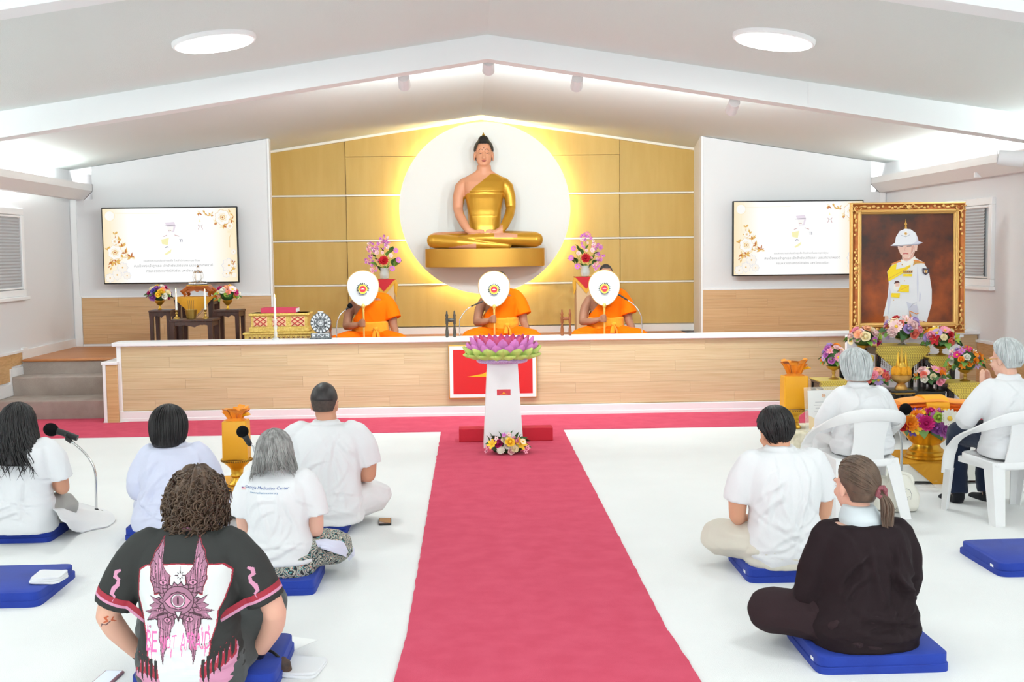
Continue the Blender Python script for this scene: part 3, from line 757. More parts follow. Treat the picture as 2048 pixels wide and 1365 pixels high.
# ------------------------------------------------------------------ halo disc with light ring
HY = 15.46
HX, HZ = W(970, 417, HY).x, W(970, 417, HY).z
HR = 170 * HY / 2250
m_disc = mat('halo_white', (246, 246, 244), 0.55); m_led = mat('led_warm', (255, 240, 190), 0.5, emit=((255, 236, 176), 46.0))
H = thing('halo_disc', 'large round white back-lit disc behind the golden statue', 'disc', (HX, HY, HZ))
b = MB(); R90 = Matrix.Rotation(pi / 2, 4, 'X'); b.T = R90; b.lathe([(.02, 0), (HR, 0), (HR, -.02), (HR - .01, -.03), (.02, -.03)], 128); b.build('disc', m_disc, H)
b = MB(); b.tube([((HR - .06) * cos(a * pi / 64), .085, (HR - .05) * sin(a * pi / 64)) for a in range(129)], .008, 6); b.build('light_strip', m_led, H)
for a in (45, 135, 225, 315): MB().box((.7 * cos(rad(a)), .105, .7 * sin(rad(a))), (.08, .149, .08)).build('spacer', m_white, H, smooth=False)
# ------------------------------------------------------------------ golden seated statue on its half-round shelf
SY = 15.10; sk = .001572 * SY / 15.2 * 1.0
BX = W(970, 500, SY).x; BZ = W(970, 497, SY).z
m_bskin = mat('statue_skin', (226, 160, 126), 0.5); m_bgold = mat('statue_gold', (216, 162, 56), 0.33, 0.55, spec=.5)
m_plinth = mat('statue_plinth', (210, 156, 62), 0.36, 0.5)
S = thing('seated_statue', 'golden-robed meditating statue with black topknot before the white disc', 'statue', (BX, SY, BZ))
q = lambda cx, cy, y=0: V(((cx - 553) * sk, y, (1087 - cy) * sk))
b = MB()
b.loft([[(rx * (abs(cos(a)) ** .8) * (1 if cos(a) >= 0 else -1), yo + ry * (abs(sin(a)) ** .8) * (1 if sin(a) >= 0 else -1), z) for a in [2 * pi * i / 32 for i in range(32)]] for z, rx, ry, yo in
        ((.02, .25, .18, .02), (.18, .23, .15, .02), (.30, .215, .14, .02), (.50, .226, .15, .02), (.66, .25, .165, .01), (.74, .262, .178, 0), (.80, .272, .172, .01), (.88, .285, .15, .02), (.93, .272, .125, .03), (.965, .22, .11, .03), (1.0, .15, .10, .03), (1.04, .095, .09, .02))])
b.tube([q(553, 520, .03), q(553, 450, .02), q(553, 380, .01)], [.115, .100, .094], 20)
for s in (-1, 1):
    b.tube([V((s * .25, .03, .865)), V((s * .305, .03, .81)), V((s * .342, .02, .68)), V((s * .352, .01, .53)), V((s * .33, -.08, .44)), V((s * .262, -.2, .30)), V((s * .215, -.26, .235)), V((s * .16, -.27, .215))],
           [.085, .088, .078, .066, .064, .056, .045, .04], 18, roundcap=True)
    b.tube([V((s * .20, .0, .12)), V((s * .45, -.08, .115)), V((s * .62, -.14, .11)), V((s * .665, -.17, .108))], [.115, .11, .107, .104], 20, roundcap=True)
    b.tube([V((s * .655, -.17, .106)), V((s * .35, -.26, .10 + s * .02)), V((s * .0, -.30, .09 + s * .04)), V((-s * .3, -.27, .08 + s * .05))], [.104, .085, .062, .045], 18, roundcap=True)
    # hands folded in the lap: palm, four fingers, thumb
    px = s * .105; b.tube([V((s * .19, -.27, .215)), V((s * .07, -.285, .205))], [.04, .036], 12, flat=.6, roundcap=True)
    for k in range(4): b.tube([V((s * .09, -.265 - .018 * k, .212)), V((s * .02, -.268 - .018 * k, .206)), V((-s * (.055 - .006 * abs(k - 1.5)), -.27 - .017 * k, .205))], [.012, .011, .009], 8, roundcap=True)
    b.tube([V((s * .14, -.26, .225)), V((s * .08, -.30, .238)), V((s * .02, -.31, .236))], [.014, .013, .010], 8, roundcap=True)
# head
hc = q(553, 275)
b.ell(hc + V((0, .015, .03)), (.118, .135, .145), 28, 18); b.ell(hc + V((0, -.045, -.075)), (.102, .088, .118), 24, 14); b.ell(hc + V((0, -.075, -.148)), (.062, .046, .042), 16, 8)
b.tube([hc + V((0, -.118, .0)), hc + V((0, -.136, -.045)), hc + V((0, -.146, -.078))], [.012, .015, .021], 10, roundcap=True)
for s in (-1, 1):
    b.ell(hc + V((s * .022, -.128, -.082)), (.012, .014, .012), 8, 6); b.ell(hc + V((s * .122, .015, -.05)), (.014, .03, .065), 10, 8); b.ell(hc + V((s * .046, -.098, -.018)), (.03, .026, .016), 10, 6)
me = remesh(b, .0095, 2, [m_bskin, m_bgold], 'body')
co = coords_of(me); cen = np.zeros(len(me.polygons) * 3); me.polygons.foreach_get('center', cen); cen = cen.reshape(-1, 3)
X, Y_, Z_ = cen[:, 0], cen[:, 1], cen[:, 2]
robe = (Z_ < .985)
edge = .985 - (-(X - .09)) * .82          # diagonal robe edge from the neck down to the bare arm pit
robe &= ~((X < .10) & (Z_ > edge))
bare_arm = (X < -.20) & (Z_ > .20) & ((X < -.285 + .0 * Z_) | (Z_ > .73) | ((Y_ < -.05) & (Z_ < .45)))
bare_arm |= (X < -.13) & (Y_ < -.2) & (Z_ > .185)
robe &= ~bare_arm
hands = (np.abs(X) < .23) & (Y_ < -.2) & (Z_ > .195) & (Z_ < .30)
robe &= ~hands
foot1 = (X > .12) & (X < .42) & (Y_ < -.2) & (Z_ > .135) & (Z_ < .215) & (Z_ < .215 - (X - .12) * .12)
foot2 = (X > -.48) & (X < -.12) & (Z_ < .062 - (-(X + .12)) * .13) & (Y_ < -.15)
robe &= ~(foot1 | foot2)
me.polygons.foreach_set('material_index', robe.astype(np.int32))
# chest fold and belt seam pressed into the robe
co = coords_of(me); nr = normals_of(me)
d = -.010 * np.exp(-((co[:, 2] - (.735 + .25 * (np.abs(co[:, 0]) - .12) ** 2)) / .010) ** 2) * (co[:, 1] < -.05) * (np.abs(co[:, 0]) < .25)
d += -.002 * np.exp(-((co[:, 2] - .43) / .006) ** 2) * (np.abs(co[:, 0]) < .24)
set_coords(me, co + nr * d[:, None]); link('body', me, S)
m_hairb = mat('statue_hair', (34, 30, 30), 0.55, bump=(90, .5, .006)); m_lash = mat('statue_lines', (52, 32, 28), .6); m_lip = mat('statue_lip', (176, 92, 84), .5); m_lid = mat('statue_lid', (206, 138, 110), .5)
b = MB()
cap = []
for j in range(12):
    th = .04 + 1.66 * j / 11; cap.append([hc + V((.130 * sin(th) * cos(a) * 1.03, .02 + .146 * sin(th) * sin(a), .035 + .152 * cos(th))) for a in [2 * pi * i / 36 for i in range(36)]])
b.loft(cap)
b.lathe([(.075, .168), (.068, .19), (.046, .215), (.018, .228)], 24, hc + V((0, .02, 0)))
b2 = MB(); b2.ell(hc + V((0, .06, -.02)), (.128, .12, .14), 24, 14)
b.add(b2.v, b2.f); hm = remesh(b, .008, 3, m_hairb, 'hair')
# hairline: keep the face clear
bm = bmesh.new(); bm.from_mesh(hm)
bmesh.ops.delete(bm, geom=[v for v in bm.verts if (v.co.y < -.015 and v.co.z < hc.z + .108 - 36 * max(0, abs(v.co.x - hc.x) - .055) ** 2) or (v.co.z < hc.z - .11) or (v.co.y < .01 and v.co.z < hc.z - .02)], context='VERTS'); bm.to_mesh(hm); bm.free()
link('hair', hm, S)
b = MB(); b.lathe([(.016, .222), (.020, .232), (.010, .25), (.002, .268)], 14, hc + V((0, .02, 0))); b.build('finial', m_goldm, S)
def arcs(name, pts, r, m, par): b = MB(); b.tube(pts, r, 6, roundcap=False); return b.build(name, m, par)
bv = BVHTree.FromPolygons([tuple(v.co) for v in me.vertices], [tuple(p.vertices) for p in me.polygons])
def onface(x, z, off=.001):
    h = bv.ray_cast(V((x, -1, z)), V((0, 1, 0))); return (h[0] if h[0] else V((x, -.1, z))) + V((0, -off, 0))
for s in (-1, 1):
    arcs('eyebrow', [onface(hc.x + s * (.014 + .058 * t), hc.z + .020 + .020 * sin(pi * min(1, t * 1.1)) - .004 * t) for t in [k / 8 for k in range(9)]], [.001, .003, .0036, .0036, .0036, .0034, .003, .002, .001], m_lash, S)
    arcs('eyelid', [onface(hc.x + s * (.018 + .052 * t), hc.z - .012 - .010 * sin(pi * t)) for t in [k / 8 for k in range(9)]], [.001, .0026, .003, .0034, .0034, .0034, .003, .0024, .001], m_lash, S)
b = MB(); c = onface(hc.x, hc.z - .118, .0); b.ell(c + V((0, 0, .005)), (.034, .008, .0065), 14, 6); b.ell(c + V((0, 0, -.006)), (.026, .009, .0075), 14, 6); b.build('lips', m_lip, S)
b = MB(); b.ell(onface(hc.x, hc.z + .052, 0), (.006, .004, .006), 10, 6); b.build('forehead_dot', m_lash, S)
# shelf
b = MB(); rx = 119 * SY / 2250; hh = 35.5 * SY / 2250; dep = .40
pr = [(rx * cos(pi + pi * i / 40), dep * sin(pi + pi * i / 40)) for i in range(41)]
pr = [(x, y + .02) for x, y in pr] + [(rx, .32), (-rx, .32)]
b.loft([[(x, y, -hh) for x, y in pr], [(x, y, -.004) for x, y in pr]]); b.build('plinth', m_plinth, S, ang=30)
b = MB(); b.loft([[(x * .985, y * .985, -hh - .006) for x, y in pr], [(x * .985, y * .985, -hh) for x, y in pr]]); b.build('plinth_base', m_goldp, S, ang=30)
# ------------------------------------------------------------------ emblem plate on the stage front
m_flagred = mat('flag_red', (206, 22, 26), 0.45); m_flagy = mat('flag_yellow', (248, 176, 20), 0.45)
c0, c1 = W(896.5, 691, 11.59), W(1074.5, 795, 11.59)
E_ = thing('emblem_plate', 'red rectangular plate with yellow peak, white border and gold edge on the stage front', 'sign', ((c0.x + c1.x) / 2, 11.59, (c0.z + c1.z) / 2))
w, h = c1.x - c0.x, c0.z - c1.z
b = MB(); b.box((0, -.012, 0), (w, .02, h), .004); b.build('frame', m_goldp, E_, smooth=False)
b = MB(); b.box((0, -.016, 0), (w - .02, .02, h - .02), .002); b.build('border', m_paper, E_, smooth=False)
F = Flat(.0012); F.rect(-w / 2 + .047, -h / 2 + .047, w / 2 - .047, h / 2 - .047, 0)
F.poly([(-.275, -.052), (-.10, -.02), (0, .035), (.10, -.02), (.275, -.052)], 1); F.build('emblem', [m_flagred, m_flagy], E_, -.0265)
# ------------------------------------------------------------------ lotus pedestal
m_pil = mat('pedestal_white', (244, 246, 248), 0.5); m_glit = mat('purple_glitter', (168, 128, 186), 0.35, .3, var=((216, 190, 226), 160))
m_lpink = mat('lotus_pink', (226, 134, 206), 0.55, rnd=.06, sheen=.1); m_lrose = mat('lotus_rose', (220, 96, 140), 0.6, rnd=.06); m_lgreen = mat('lotus_green', (204, 222, 120), 0.55, rnd=.06, var=((178, 208, 96), 9))
PY = 9.62; pc = W(1007.5, 905, PY); PX = pc.x
LP = thing('lotus_pedestal', 'tapered white pedestal carrying a large pink and green lotus ring', 'pedestal', (PX, PY + .17, .008))
zt = W(1007, 728, PY).z - .008
b = MB(); rw = lambda t: (.172 - .041 * t, .165 - .03 * t)
b.loft([[(-x, -y, z), (x, -y, z), (x, y, z), (-x, y, z)] for (x, y), z in ((rw(0), 0), (rw(1), zt))]); b.build('column', m_pil, LP, smooth=False)
b = MB(); b.lathe([(.05, zt), (.215, zt), (.225, zt + .012), (.225, zt + .034), (.215, zt + .046), (.05, zt + .046)], 48); b.build('disc', m_glit, LP)
b = MB(); b.lathe([(.06, zt + .046), (.19, zt + .046), (.235, zt + .08), (.235, zt + .12), (.20, zt + .13), (.06, zt + .11)], 40); b.build('core', m_lrose, LP)
def lotus_petal(w, h, curl, out):
    b = MB(); n = 6; rows = []
    for i in range(n + 1):
        t = i / n; ww = w * (sin(pi * min(1, .18 + t * .82)) ** .7) * (1 if t < 1 else .02); r = []
        for j in range(7):
            s = (j - 3) / 3; x = s * ww / 2
            y = -out * sin(t * pi * .5) - curl * (1 - s * s) + abs(s) * .2 * ww; r.append((x, y, h * t))
        rows.append(r)
    back = [[(x, y + .007, z) for x, y, z in r] for r in rows]
    b.loft(rows, cap=False, wrap=False); b.loft([r[::-1] for r in back], cap=False, wrap=False)
    return b
def ring(n, r, z, w, h, out, tilt, m, ph=0, curl=.012):
    me = lotus_petal(w, h, curl, out).mesh('petal', m, True, 70)
    for i in range(n):
        a = 2 * pi * (i + ph) / n; o = link('petal', me, LP, loc=(r * sin(a), -r * cos(a), z)); o.rotation_euler = (rad(tilt), 0, a)
ring(13, .195, zt + .060, .105, .175, .02, 6, m_lrose, .5)
ring(15, .222, zt + .055, .115, .172, .03, 8, m_lpink, 0)
ring(16, .246, zt + .052, .112, .130, .035, 14, m_lpink, .5)
ring(15, .262, zt + .046, .13, .112, .045, 18, m_lgreen, 0)
ring(15, .246, zt + .038, .135, .085, .05, 36, m_lgreen, .5)
pw = .105
lb = thing('name_plate', 'small red plate with yellow peak on the front of the white pedestal', 'sign', W(1007.5, 787, PY + .028))
b = MB(); b.box((0, 0, 0), (.122, .006, .072), .002); b.build('backing', m_paper, lb, smooth=False)
F = Flat(.0008); F.rect(-.059, -.028, .059, .034, 0); F.poly([(-.036, -.01), (-.012, -.002), (0, .013), (.012, -.002), (.036, -.01), (0, -.008)], 1); F.build('emblem', [mat('plate_red', (214, 60, 74), .5), m_flagy], lb, -.0035)
m_redbox = mat('red_box', (196, 30, 52), 0.8, bump=(200, .3, .004))
b = MB(); c0, c1 = W(918, 876, 9.96), W(1106, 874, 9.96); b.box(((c0.x + c1.x) / 2, 10.04, .068), (c1.x - c0.x, .16, .118), .004); tag(b.build('red_block', m_redbox, None, smooth=False), 'long low red box behind the white pedestal', 'box')
FA = thing('flower_arrangement', 'mixed roses and leaves on the carpet before the white pedestal', 'flowers', W(1014, 893, 9.43) - V((0, 0, .07)))
FA.location.z = .012
b = MB(); b.lathe([(.11, 0), (.13, .02), (.11, .06), (.05, .09), (.01, .095)], 24, sy=.7); b.build('base', m_leaf, FA)
rg = random.Random(5); Qs = 9.4 / 2250
for (u, v, k, c, r) in ((985, 890, 'lily', 'yellow', .042), (997, 888, 'rose', 'magenta', .04), (1013, 880, 'rose', 'cream', .045), (1020, 886, 'rose', 'yellow', .04), (1030, 884, 'rose', 'pink', .042), (1041, 890, 'lily', 'yellow', .05), (1002, 902, 'mum', 'white', .036), (1016, 893, 'mum', 'white', .036), (1029, 899, 'mum', 'cream', .034),
                        (1022, 911, 'rose', 'pale', .028), (975, 895, 'orchid', 'pink', .025), (973, 903, 'orchid', 'pink', .02), (1055, 896, 'orchid', 'pink', .025), (1051, 904, 'orchid', 'pink', .022), (1008, 871, 'orchid', 'orchid', .022), (1018, 870, 'orchid', 'pale', .022), (993, 878, 'orchid', 'pale', .022), (1034, 893, 'rose', 'green', .02), (1046, 884, 'daisy', 'cream', .026)):
    p = W(u, v, 9.29 + rg.uniform(-.02, .03)) - FA.location; p.z = max(p.z, .02); put_flower(FA, k, c, p, (p.x * 2.0, -.45, .3), r * 1.12, rg)
for k in range(30):
    a = rg.uniform(0, 2 * pi); d = V((cos(a), -abs(sin(a)) * .8, rg.uniform(.05, .9))); put_leaf(FA, V((d.x * .11, d.y * .09, .04 + .06 * d.z)), d, rg.uniform(.06, .11), m_leaf, rg)
for (u, v) in ((978, 874), (984, 869), (1034, 868), (1038, 873), (1001, 868), (1023, 865)):
    p = W(u, v, 9.42) - FA.location; put_leaf(FA, p - V((0, 0, .05)), (p.x, 0, .9), .07, m_leaf, rg)
# ------------------------------------------------------------------ candle altar on the stage, left
def side_table(name, lab, u0, u1, v, y, d, rz, apron=.05, legw=.045, group=None):
    a, c = W(u0, v, y), W(u1, v, y); w = c.x - a.x; zt = a.z; h = zt - ZST
    t = thing(name, lab, 'table', ((a.x + c.x) / 2, y + d / 2, ZST), rz)
    b = MB(); b.box((0, 0, h - .0125), (w, d, .025), .006); b.build('table_top', m_darkwood, t, smooth=False)
    b = MB(); n = 12
    for s in (-1, 1):
        P = [(-w / 2 + .02 + (w - .04) * i / n, h - .025) for i in range(n + 1)] + [(w / 2 - .02 - (w - .04) * i / n, h - .025 - apron + .018 * abs(sin(2.5 * pi * i / n)) - .012 * (abs(i - n / 2) < 1.5)) for i in range(n + 1)]
        b.prism(P, s * (d / 2 - .02) - .008, s * (d / 2 - .02) + .008)
    for s in (-1, 1): b.box((s * (w / 2 - .02), 0, h - .025 - apron / 2), (.016, d - .05, apron))
    b.build('apron', m_darkwood, t, smooth=False)
    for sx_ in (-1, 1):
        for sy in (-1, 1):
            b = MB(); x, yy = sx_ * (w / 2 - .03), sy * (d / 2 - .03)
            b.loft([[(x + i * legw / 2 * k, yy + j * legw / 2 * k, z) for i, j in ((-1, -1), (1, -1), (1, 1), (-1, 1))] for z, k in ((h - .025, 1.1), (h - .1, .95), (.1, .8), (0, 1.0))]); b.build('leg', m_darkwood, t, smooth=False)
    return t, zt
tl, zl = side_table('side_table', 'tall narrow dark wood table under the left flower bowl', 296, 341, 621.5, 12.75, .30, .0)
tr, zr_ = side_table('side_table', 'tall narrow dark wood table under the right flower bowl', 426, 480, 621.0, 12.75, .30, -.06)
tf, zf = side_table('altar_table', 'low dark wood table carrying two candles and a brass pot', 338, 424.5, 640.5, 12.25, .40, 0, .05, .05)
tb_, zb = side_table('altar_table', 'dark wood table under the mustard cloth and crystal figure', 349, 426, 596, 13.05, .36, 0, .06, .06)
# mustard cloth with a hanging point
def drape(name, lab, w, d, drop, m, loc, fr=None, tip=.5, tri=True, fringe_m=None):
    """square cloth over a table top: flat top, pointed front flap with fringe"""
    t = thing(name, lab, 'cloth', loc); b = MB(); n = 18
    b.box((0, 0, .003), (w, d, .006))
    top = [(-w / 2 + w * i / n, -d / 2 - .003 - .004 * sin(i * 1.9), .006) for i in range(n + 1)]
    mid, bot = [], []
    for i in range(n + 1):
        u = abs(2 * i / n - 1); dz = drop * ((1 - u) if tri else 1) + .015
        mid.append((top[i][0] * 1.01, -d / 2 - .010 - .006 * sin(i * 2.3), .006 - dz * .5)); bot.append((top[i][0] * 1.01, -d / 2 - .010 - .008 * sin(i * 2.3 + .5), .006 - dz))
    b.loft([top, mid, bot], cap=False, wrap=False)
    b.loft([[(x, y + .004, z) for x, y, z in r] for r in (bot, mid, top)], cap=False, wrap=False)
    for s in (-1, 1): b.box((s * (w / 2 + .004), 0, -.02), (.005, d, .05))
    b.build('cover', m, t, ang=60)
    f = MB()
    for i in range(2 * n + 1):
        k = i / 2; a = int(min(k, n - 1)); fx = k - a; P = V(bot[a]).lerp(V(bot[a + 1]), fx)
        f.tube([P, P + V((0, -.001, -.022))], [.0022, .0012], 4); f.ell(P + V((0, 0, -.026)), (.0035, .0035, .006), 5, 4)
    o = f.build('fringe', fringe_m or m_darkwood, t); o['kind'] = 'stuff'
    return t
drape('altar_cloth', 'mustard pointed cloth hanging from the altar table below the crystal figure', .44, .36, .22, m_must, ((W(387.5, 596, 13.05).x), 13.23, zb))
# wooden stand + crystal figure
m_orwood = mat('orange_wood', (186, 100, 40), 0.3, var=((164, 82, 30), 9))
c = W(393.5, 595, 13.1); WS = thing('carved_stand', 'orange-brown carved wooden stand on the mustard cloth', 'stand', (c.x, 13.22, zb + .008))
b = MB(); b.box((0, 0, .112), (.27, .2, .022), .008); b.box((0, 0, .094), (.29, .22, .018), .006); b.build('top', m_orwood, WS, smooth=False)
b = MB(); b.box((0, 0, .127), (.25, .18, .012), .004); b.build('gold_rim', m_goldp, WS, smooth=False)
for sx_ in (-1, 1):
    for sy in (-1, 1):
        b = MB(); b.tube([(sx_ * .12, sy * .08, .09), (sx_ * .165, sy * .11, .06), (sx_ * .135, sy * .09, .02), (sx_ * .15, sy * .1, .01)], [.026, .03, .02, .016], 10); b.build('leg', m_orwood, WS)
b = MB(); P = [(-.13, .086), (.13, .086), (.13, .045), (.07, .06), (.03, .068), (0, .05), (-.03, .068), (-.07, .06), (-.13, .045)]; b.prism(P, -.095, -.08); b.build('apron', m_orwood, WS, smooth=False)
CF = thing('crystal_figure', 'small clear crystal seated figure on the orange carved stand', 'statue', (c.x + .0, 13.2, zb + .142)); k = .245 / 1.54
b = MB()
b.loft([[(rx * cos(a), ry * sin(a), z) for a in [2 * pi * i / 24 for i in range(24)]] for z, rx, ry in ((.05, .24, .18), (.3, .2, .14), (.6, .23, .15), (.85, .26, .14), (.98, .16, .1), (1.04, .07, .07))])
b.ell((0, 0, 1.22), (.11, .12, .16), 16, 10); b.ell((0, .02, 1.38), (.06, .06, .06), 12, 8); b.tube([(0, 0, 1.42), (0, 0, 1.50)], [.025, .006], 8); b.tube([(0, 0, 1.0), (0, 0, 1.15)], .075, 14)
for s in (-1, 1):
    b.tube([(s * .26, 0, .88), (s * .35, 0, .55), (s * .2, -.22, .24), (s * .05, -.26, .2)], [.09, .07, .05, .04], 14, roundcap=True); b.tube([(s * .2, 0, .13), (s * .6, -.12, .12), (s * .2, -.27, .11), (-s * .2, -.27, .1)], [.12, .115, .08, .06], 16, roundcap=True)
b.lathe([(.74, 0), (.74, .02)], 32, (0, -.08, -.02), sy=.5)
b.v = [(x * k, y * k, z * k) for x, y, z in b.v]
me = remesh(b, .0042, 3, m_crystal, 'figure'); link('figure', me, CF)
b = MB(); b.lathe([(.118, 0), (.122, .008), (.11, .014), (.01, .016)], 32, (0, -.01, -.004), sy=.62); b.build('base', m_crystal, CF)
# candles
def candle(u, v0, vm, v1, y, lab, flame=.03, base=None, glass=False):
    a = W(u, v0, y); zb_ = base if base is not None else a.z; s = y / 2250
    t = thing('candle', lab, 'candle', (a.x, y, zb_)); hm_ = (v0 - vm) * s; hc_ = (vm - v1) * s
    b = MB()
    if glass: b.lathe([(.036, 0), (.036, .012), (.014, .03), (.020, hm_ * .3), (.012, hm_ * .45), (.022, hm_ * .6), (.013, hm_ * .75), (.024, hm_), (.018, hm_)], 20); b.build('holder', m_glass, t)
    else: b.lathe([(.036, 0), (.036, .01), (.012, .03), (.009, hm_ * .5), (.016, hm_ * .6), (.009, hm_ * .75), (.020, hm_), (.014, hm_)], 20); b.build('holder', m_brass, t)
    b = MB(); b.lathe([(.0115, hm_ - .006), (.0115, hm_ + hc_), (.002, hm_ + hc_ - .002)], 14); b.build('wax', m_candle, t)
    if flame:
        z = hm_ + hc_; b = MB(); b.lathe([(.001, z), (.006, z + flame * .3), (.005, z + flame * .6), (.0008, z + flame)], 10); b.build('flame', m_flame, t)
    return t
candle(353.6, 639.5, 621.5, 588, 12.42, 'lit white candle, left of the two on the low dark table', .055, zf)
candle(411.4, 639.5, 621.5, 586.5, 12.42, 'lit white candle, right of the two on the low dark table', .035, zf)
candle(551.5, 681.5, 641, 597, 11.70, 'tall white candle in a clear holder before the gilded chest', .035, ZL, True)
c = W(382.5, 640, 12.45); b = MB(); b.lathe([(.045, 0), (.05, .004), (.064, .09), (.067, .098), (.06, .098), (.045, .02), (.005, .02)], 28); t = thing('brass_pot', 'brass incense pot between the two candles', 'pot', (c.x, 12.45, zf)); b.build('pot', m_brass, t)
b = MB()
for i in range(4): b.tube([((i - 1.5) * .016, .005 * i, .02), ((i - 1.5) * .02, .005 * i, .20)], .0016, 5)
o = b.build('incense_sticks', m_darkwood, t); o['kind'] = 'stuff'
for (u, lab, pal, zz, sd) in ((318.5, 'gold bowl of purple, white and yellow flowers on the left tall table', ('white', 'yellow', 'purple', 'magenta', 'cream', 'coral', 'yellow', 'violet', 'pink'), zl, 11), (454.5, 'gold bowl of yellow, coral and pink flowers on the right tall table', ('yellow', 'coral', 'peach', 'cream', 'magenta', 'pale', 'green', 'white', 'orange'), zr_, 23)):
    c = W(u, 610, 12.88); t = thing('flower_bowl', lab, 'flowers', (c.x, 12.90, zz)); pedestal_bowl(t, .055, .105, m_goldm)
    dome(t, (0, 0, .17), .125, .095, 22, pal, .042, sd, 10)
# ------------------------------------------------------------------ gilded chest, red book
m_gild = mat('gilt_carving', (214, 176, 84), 0.4, 0.35, bump=(170, 0.9, 0.006), var=((238, 208, 120), 60)); m_gred = mat('chest_red', (190, 52, 46), 0.5); m_gpeach = mat('chest_peach', (240, 196, 150), 0.5)
CH = thing('gilded_chest', 'gilded carved chest with red lattice panels on the stage ledge', 'chest', ((W(557.5, 660, 12.2).x), 12.2, ZST)); s = 12.2 / 2250
zb0 = W(557, 665.5, 12.2).z - ZST; zt0 = W(557, 627.5, 12.2).z - ZST
b = MB(); b.box((0, .19, zb0 / 2 - .01), (138 * s, .36, zb0 - .02), .006); b.box((0, .19, zb0 - .012), (144 * s, .38, .024), .006); b.box((0, .188, zb0 - .075), (141 * s, .37, .012), .004); b.build('base', m_gild, CH, smooth=False)
b = MB(); b.box((0, .19, (zb0 + zt0) / 2), (112 * s, .30, zt0 - zb0), .004); b.build('body', m_gild, CH, smooth=False)
b = MB(); b.box((0, .19, zt0 - .014), (120 * s, .34, .028), .006); b.build('lid', m_gild, CH, smooth=False)
b = MB(); b.box((0, .19, zb0 + .03), (119 * s, .33, .055), .006); b.build('foot_moulding', m_gild, CH, smooth=False)
pz = (zb0 + .062 + zt0 - .032) / 2; ph = (zt0 - .032) - (zb0 + .062)
for i in (-1, 0, 1):
    cx = i * 37.3 * s; pwid = 27 * s
    b = MB(); b.box((cx, .037, pz), (pwid, .008, ph * .96), .002); pn = b.build('lattice_panel', m_gpeach, CH, smooth=False)
    b = MB()
    for k in (-1, 0, 1):
        for dr in (-1, 1):
            x0, x1 = cx + (-.5 + .25 * (k)) * pwid * .9, cx + (.5 + .25 * (k)) * pwid * .9
            p0, p1 = V((cx - pwid * .46, .031, pz - dr * (ph * .44) + k * ph * .44)), V((cx + pwid * .46, .031, pz + dr * (ph * .44) + k * ph * .44))
            # clip to the panel
            def clip(p, q_):
                for lim, sg in ((pz + ph * .44, 1), (pz - ph * .44, -1)):
                    if (p.z - lim) * sg > 0 and (q_.z - lim) * sg < 0: p = p.lerp(q_, (lim - p.z) / (q_.z - p.z))
                    elif (q_.z - lim) * sg > 0 and (p.z - lim) * sg < 0: q_ = q_.lerp(p, (lim - q_.z) / (p.z - q_.z))
                return p, q_
            p0, p1 = clip(p0, p1)
            if (p0 - p1).length > .02: b.tube([p0, p1], .0055, 6)
    b.build('lattice', m_gred, pn)
b = MB()
for i in range(-6, 7):
    cx = i * 9.6 * s
    if abs(i) < 7:
        for dr in (-1, 1): b.tube([(cx - .014, .004, zb0 - .055 - dr * .012), (cx + .014, .004, zb0 - .055 + dr * .012)], .003, 5)
b.build('cross_ornament', mat('ornament_brown', (110, 62, 40), .5), CH)
c = W(558, 622, 12.3); b = MB(); b.box((0, 0, .03), (70 * s, .24, .056), .003); t = thing('red_book', 'thick crimson book lying on the gilded chest', 'book', (W(558.5, 622, 12.3).x, 12.36, ZST + zt0)); b.build('cover', mat('book_red', (196, 52, 82), .6), t, smooth=False)
b = MB(); b.box((0, .002, .03), (70 * s + .004, .236, .04), .001); b.build('pages', m_paper, t, smooth=False)
# carved wheel
m_wdark = mat('wheel_dark', (46, 50, 54), 0.4, .3, var=((120, 124, 128), 70)); m_wlight = mat('wheel_silver', (206, 208, 210), 0.35, .5)
c = W(641.5, 682, 11.70); s = 11.7 / 2250
WH = thing('disc_ornament', 'round black and silver carved wheel standing on the stage ledge', 'ornament', (c.x, 11.70, ZL))
b = MB(); b.box((0, .03, .008), (42 * s, .09, .014), .002); b.box((0, .03, .038), (39 * s, .075, .05), .004); b.build('base', m_wdark, WH, smooth=False)
F = Flat(.0006); F.rect(-.088, .018, .088, .058, 1); F.rect(-.082, .024, .082, .052, 0)
F.line([(-.03, .030), (-.035, .042), (-.015, .048), (0, .038), (.015, .028), (.035, .034), (.03, .046)], .007, 1)
for sgn in (-1, 1): F.poly([(sgn * .05, .038), (sgn * .066, .05), (sgn * .08, .038), (sgn * .066, .026)], 1)
F.build('scroll_ornament', [m_wdark, m_wlight], WH, -.0085)
zc_ = .058 + .108; b = MB(); b.T = Matrix.Translation((0, .04, zc_)) @ R90; b.lathe([(.01, -.012), (.105, -.012), (.108, 0), (.105, .012), (.09, .014), (.01, .014)], 48); b.build('disc', m_wdark, WH)
F = Flat(.0005); F.petals((0, zc_), .104, 16, 1, .28, 0, .074); F.circle((0, zc_), .076, 1, 40); F.circle((0, zc_), .071, 0, 40); F.petals((0, zc_), .066, 8, 1, .34, .39, .03); F.circle((0, zc_), .030, 1); F.circle((0, zc_), .025, 0); F.petals((0, zc_), .024, 8, 1, .4)
for i in range(8): F.circle((.044 * cos(i * pi / 4 + .39), zc_ + .044 * sin(i * pi / 4 + .39)), .009, 0, 12)
F.build('tracery', [m_wdark, m_wlight], WH, .040 - .0145)
b = MB(); b.box((0, .04, zc_ + .112), (.06, .02, .016), .004); b.build('top_bracket', m_wlight, WH, smooth=False)
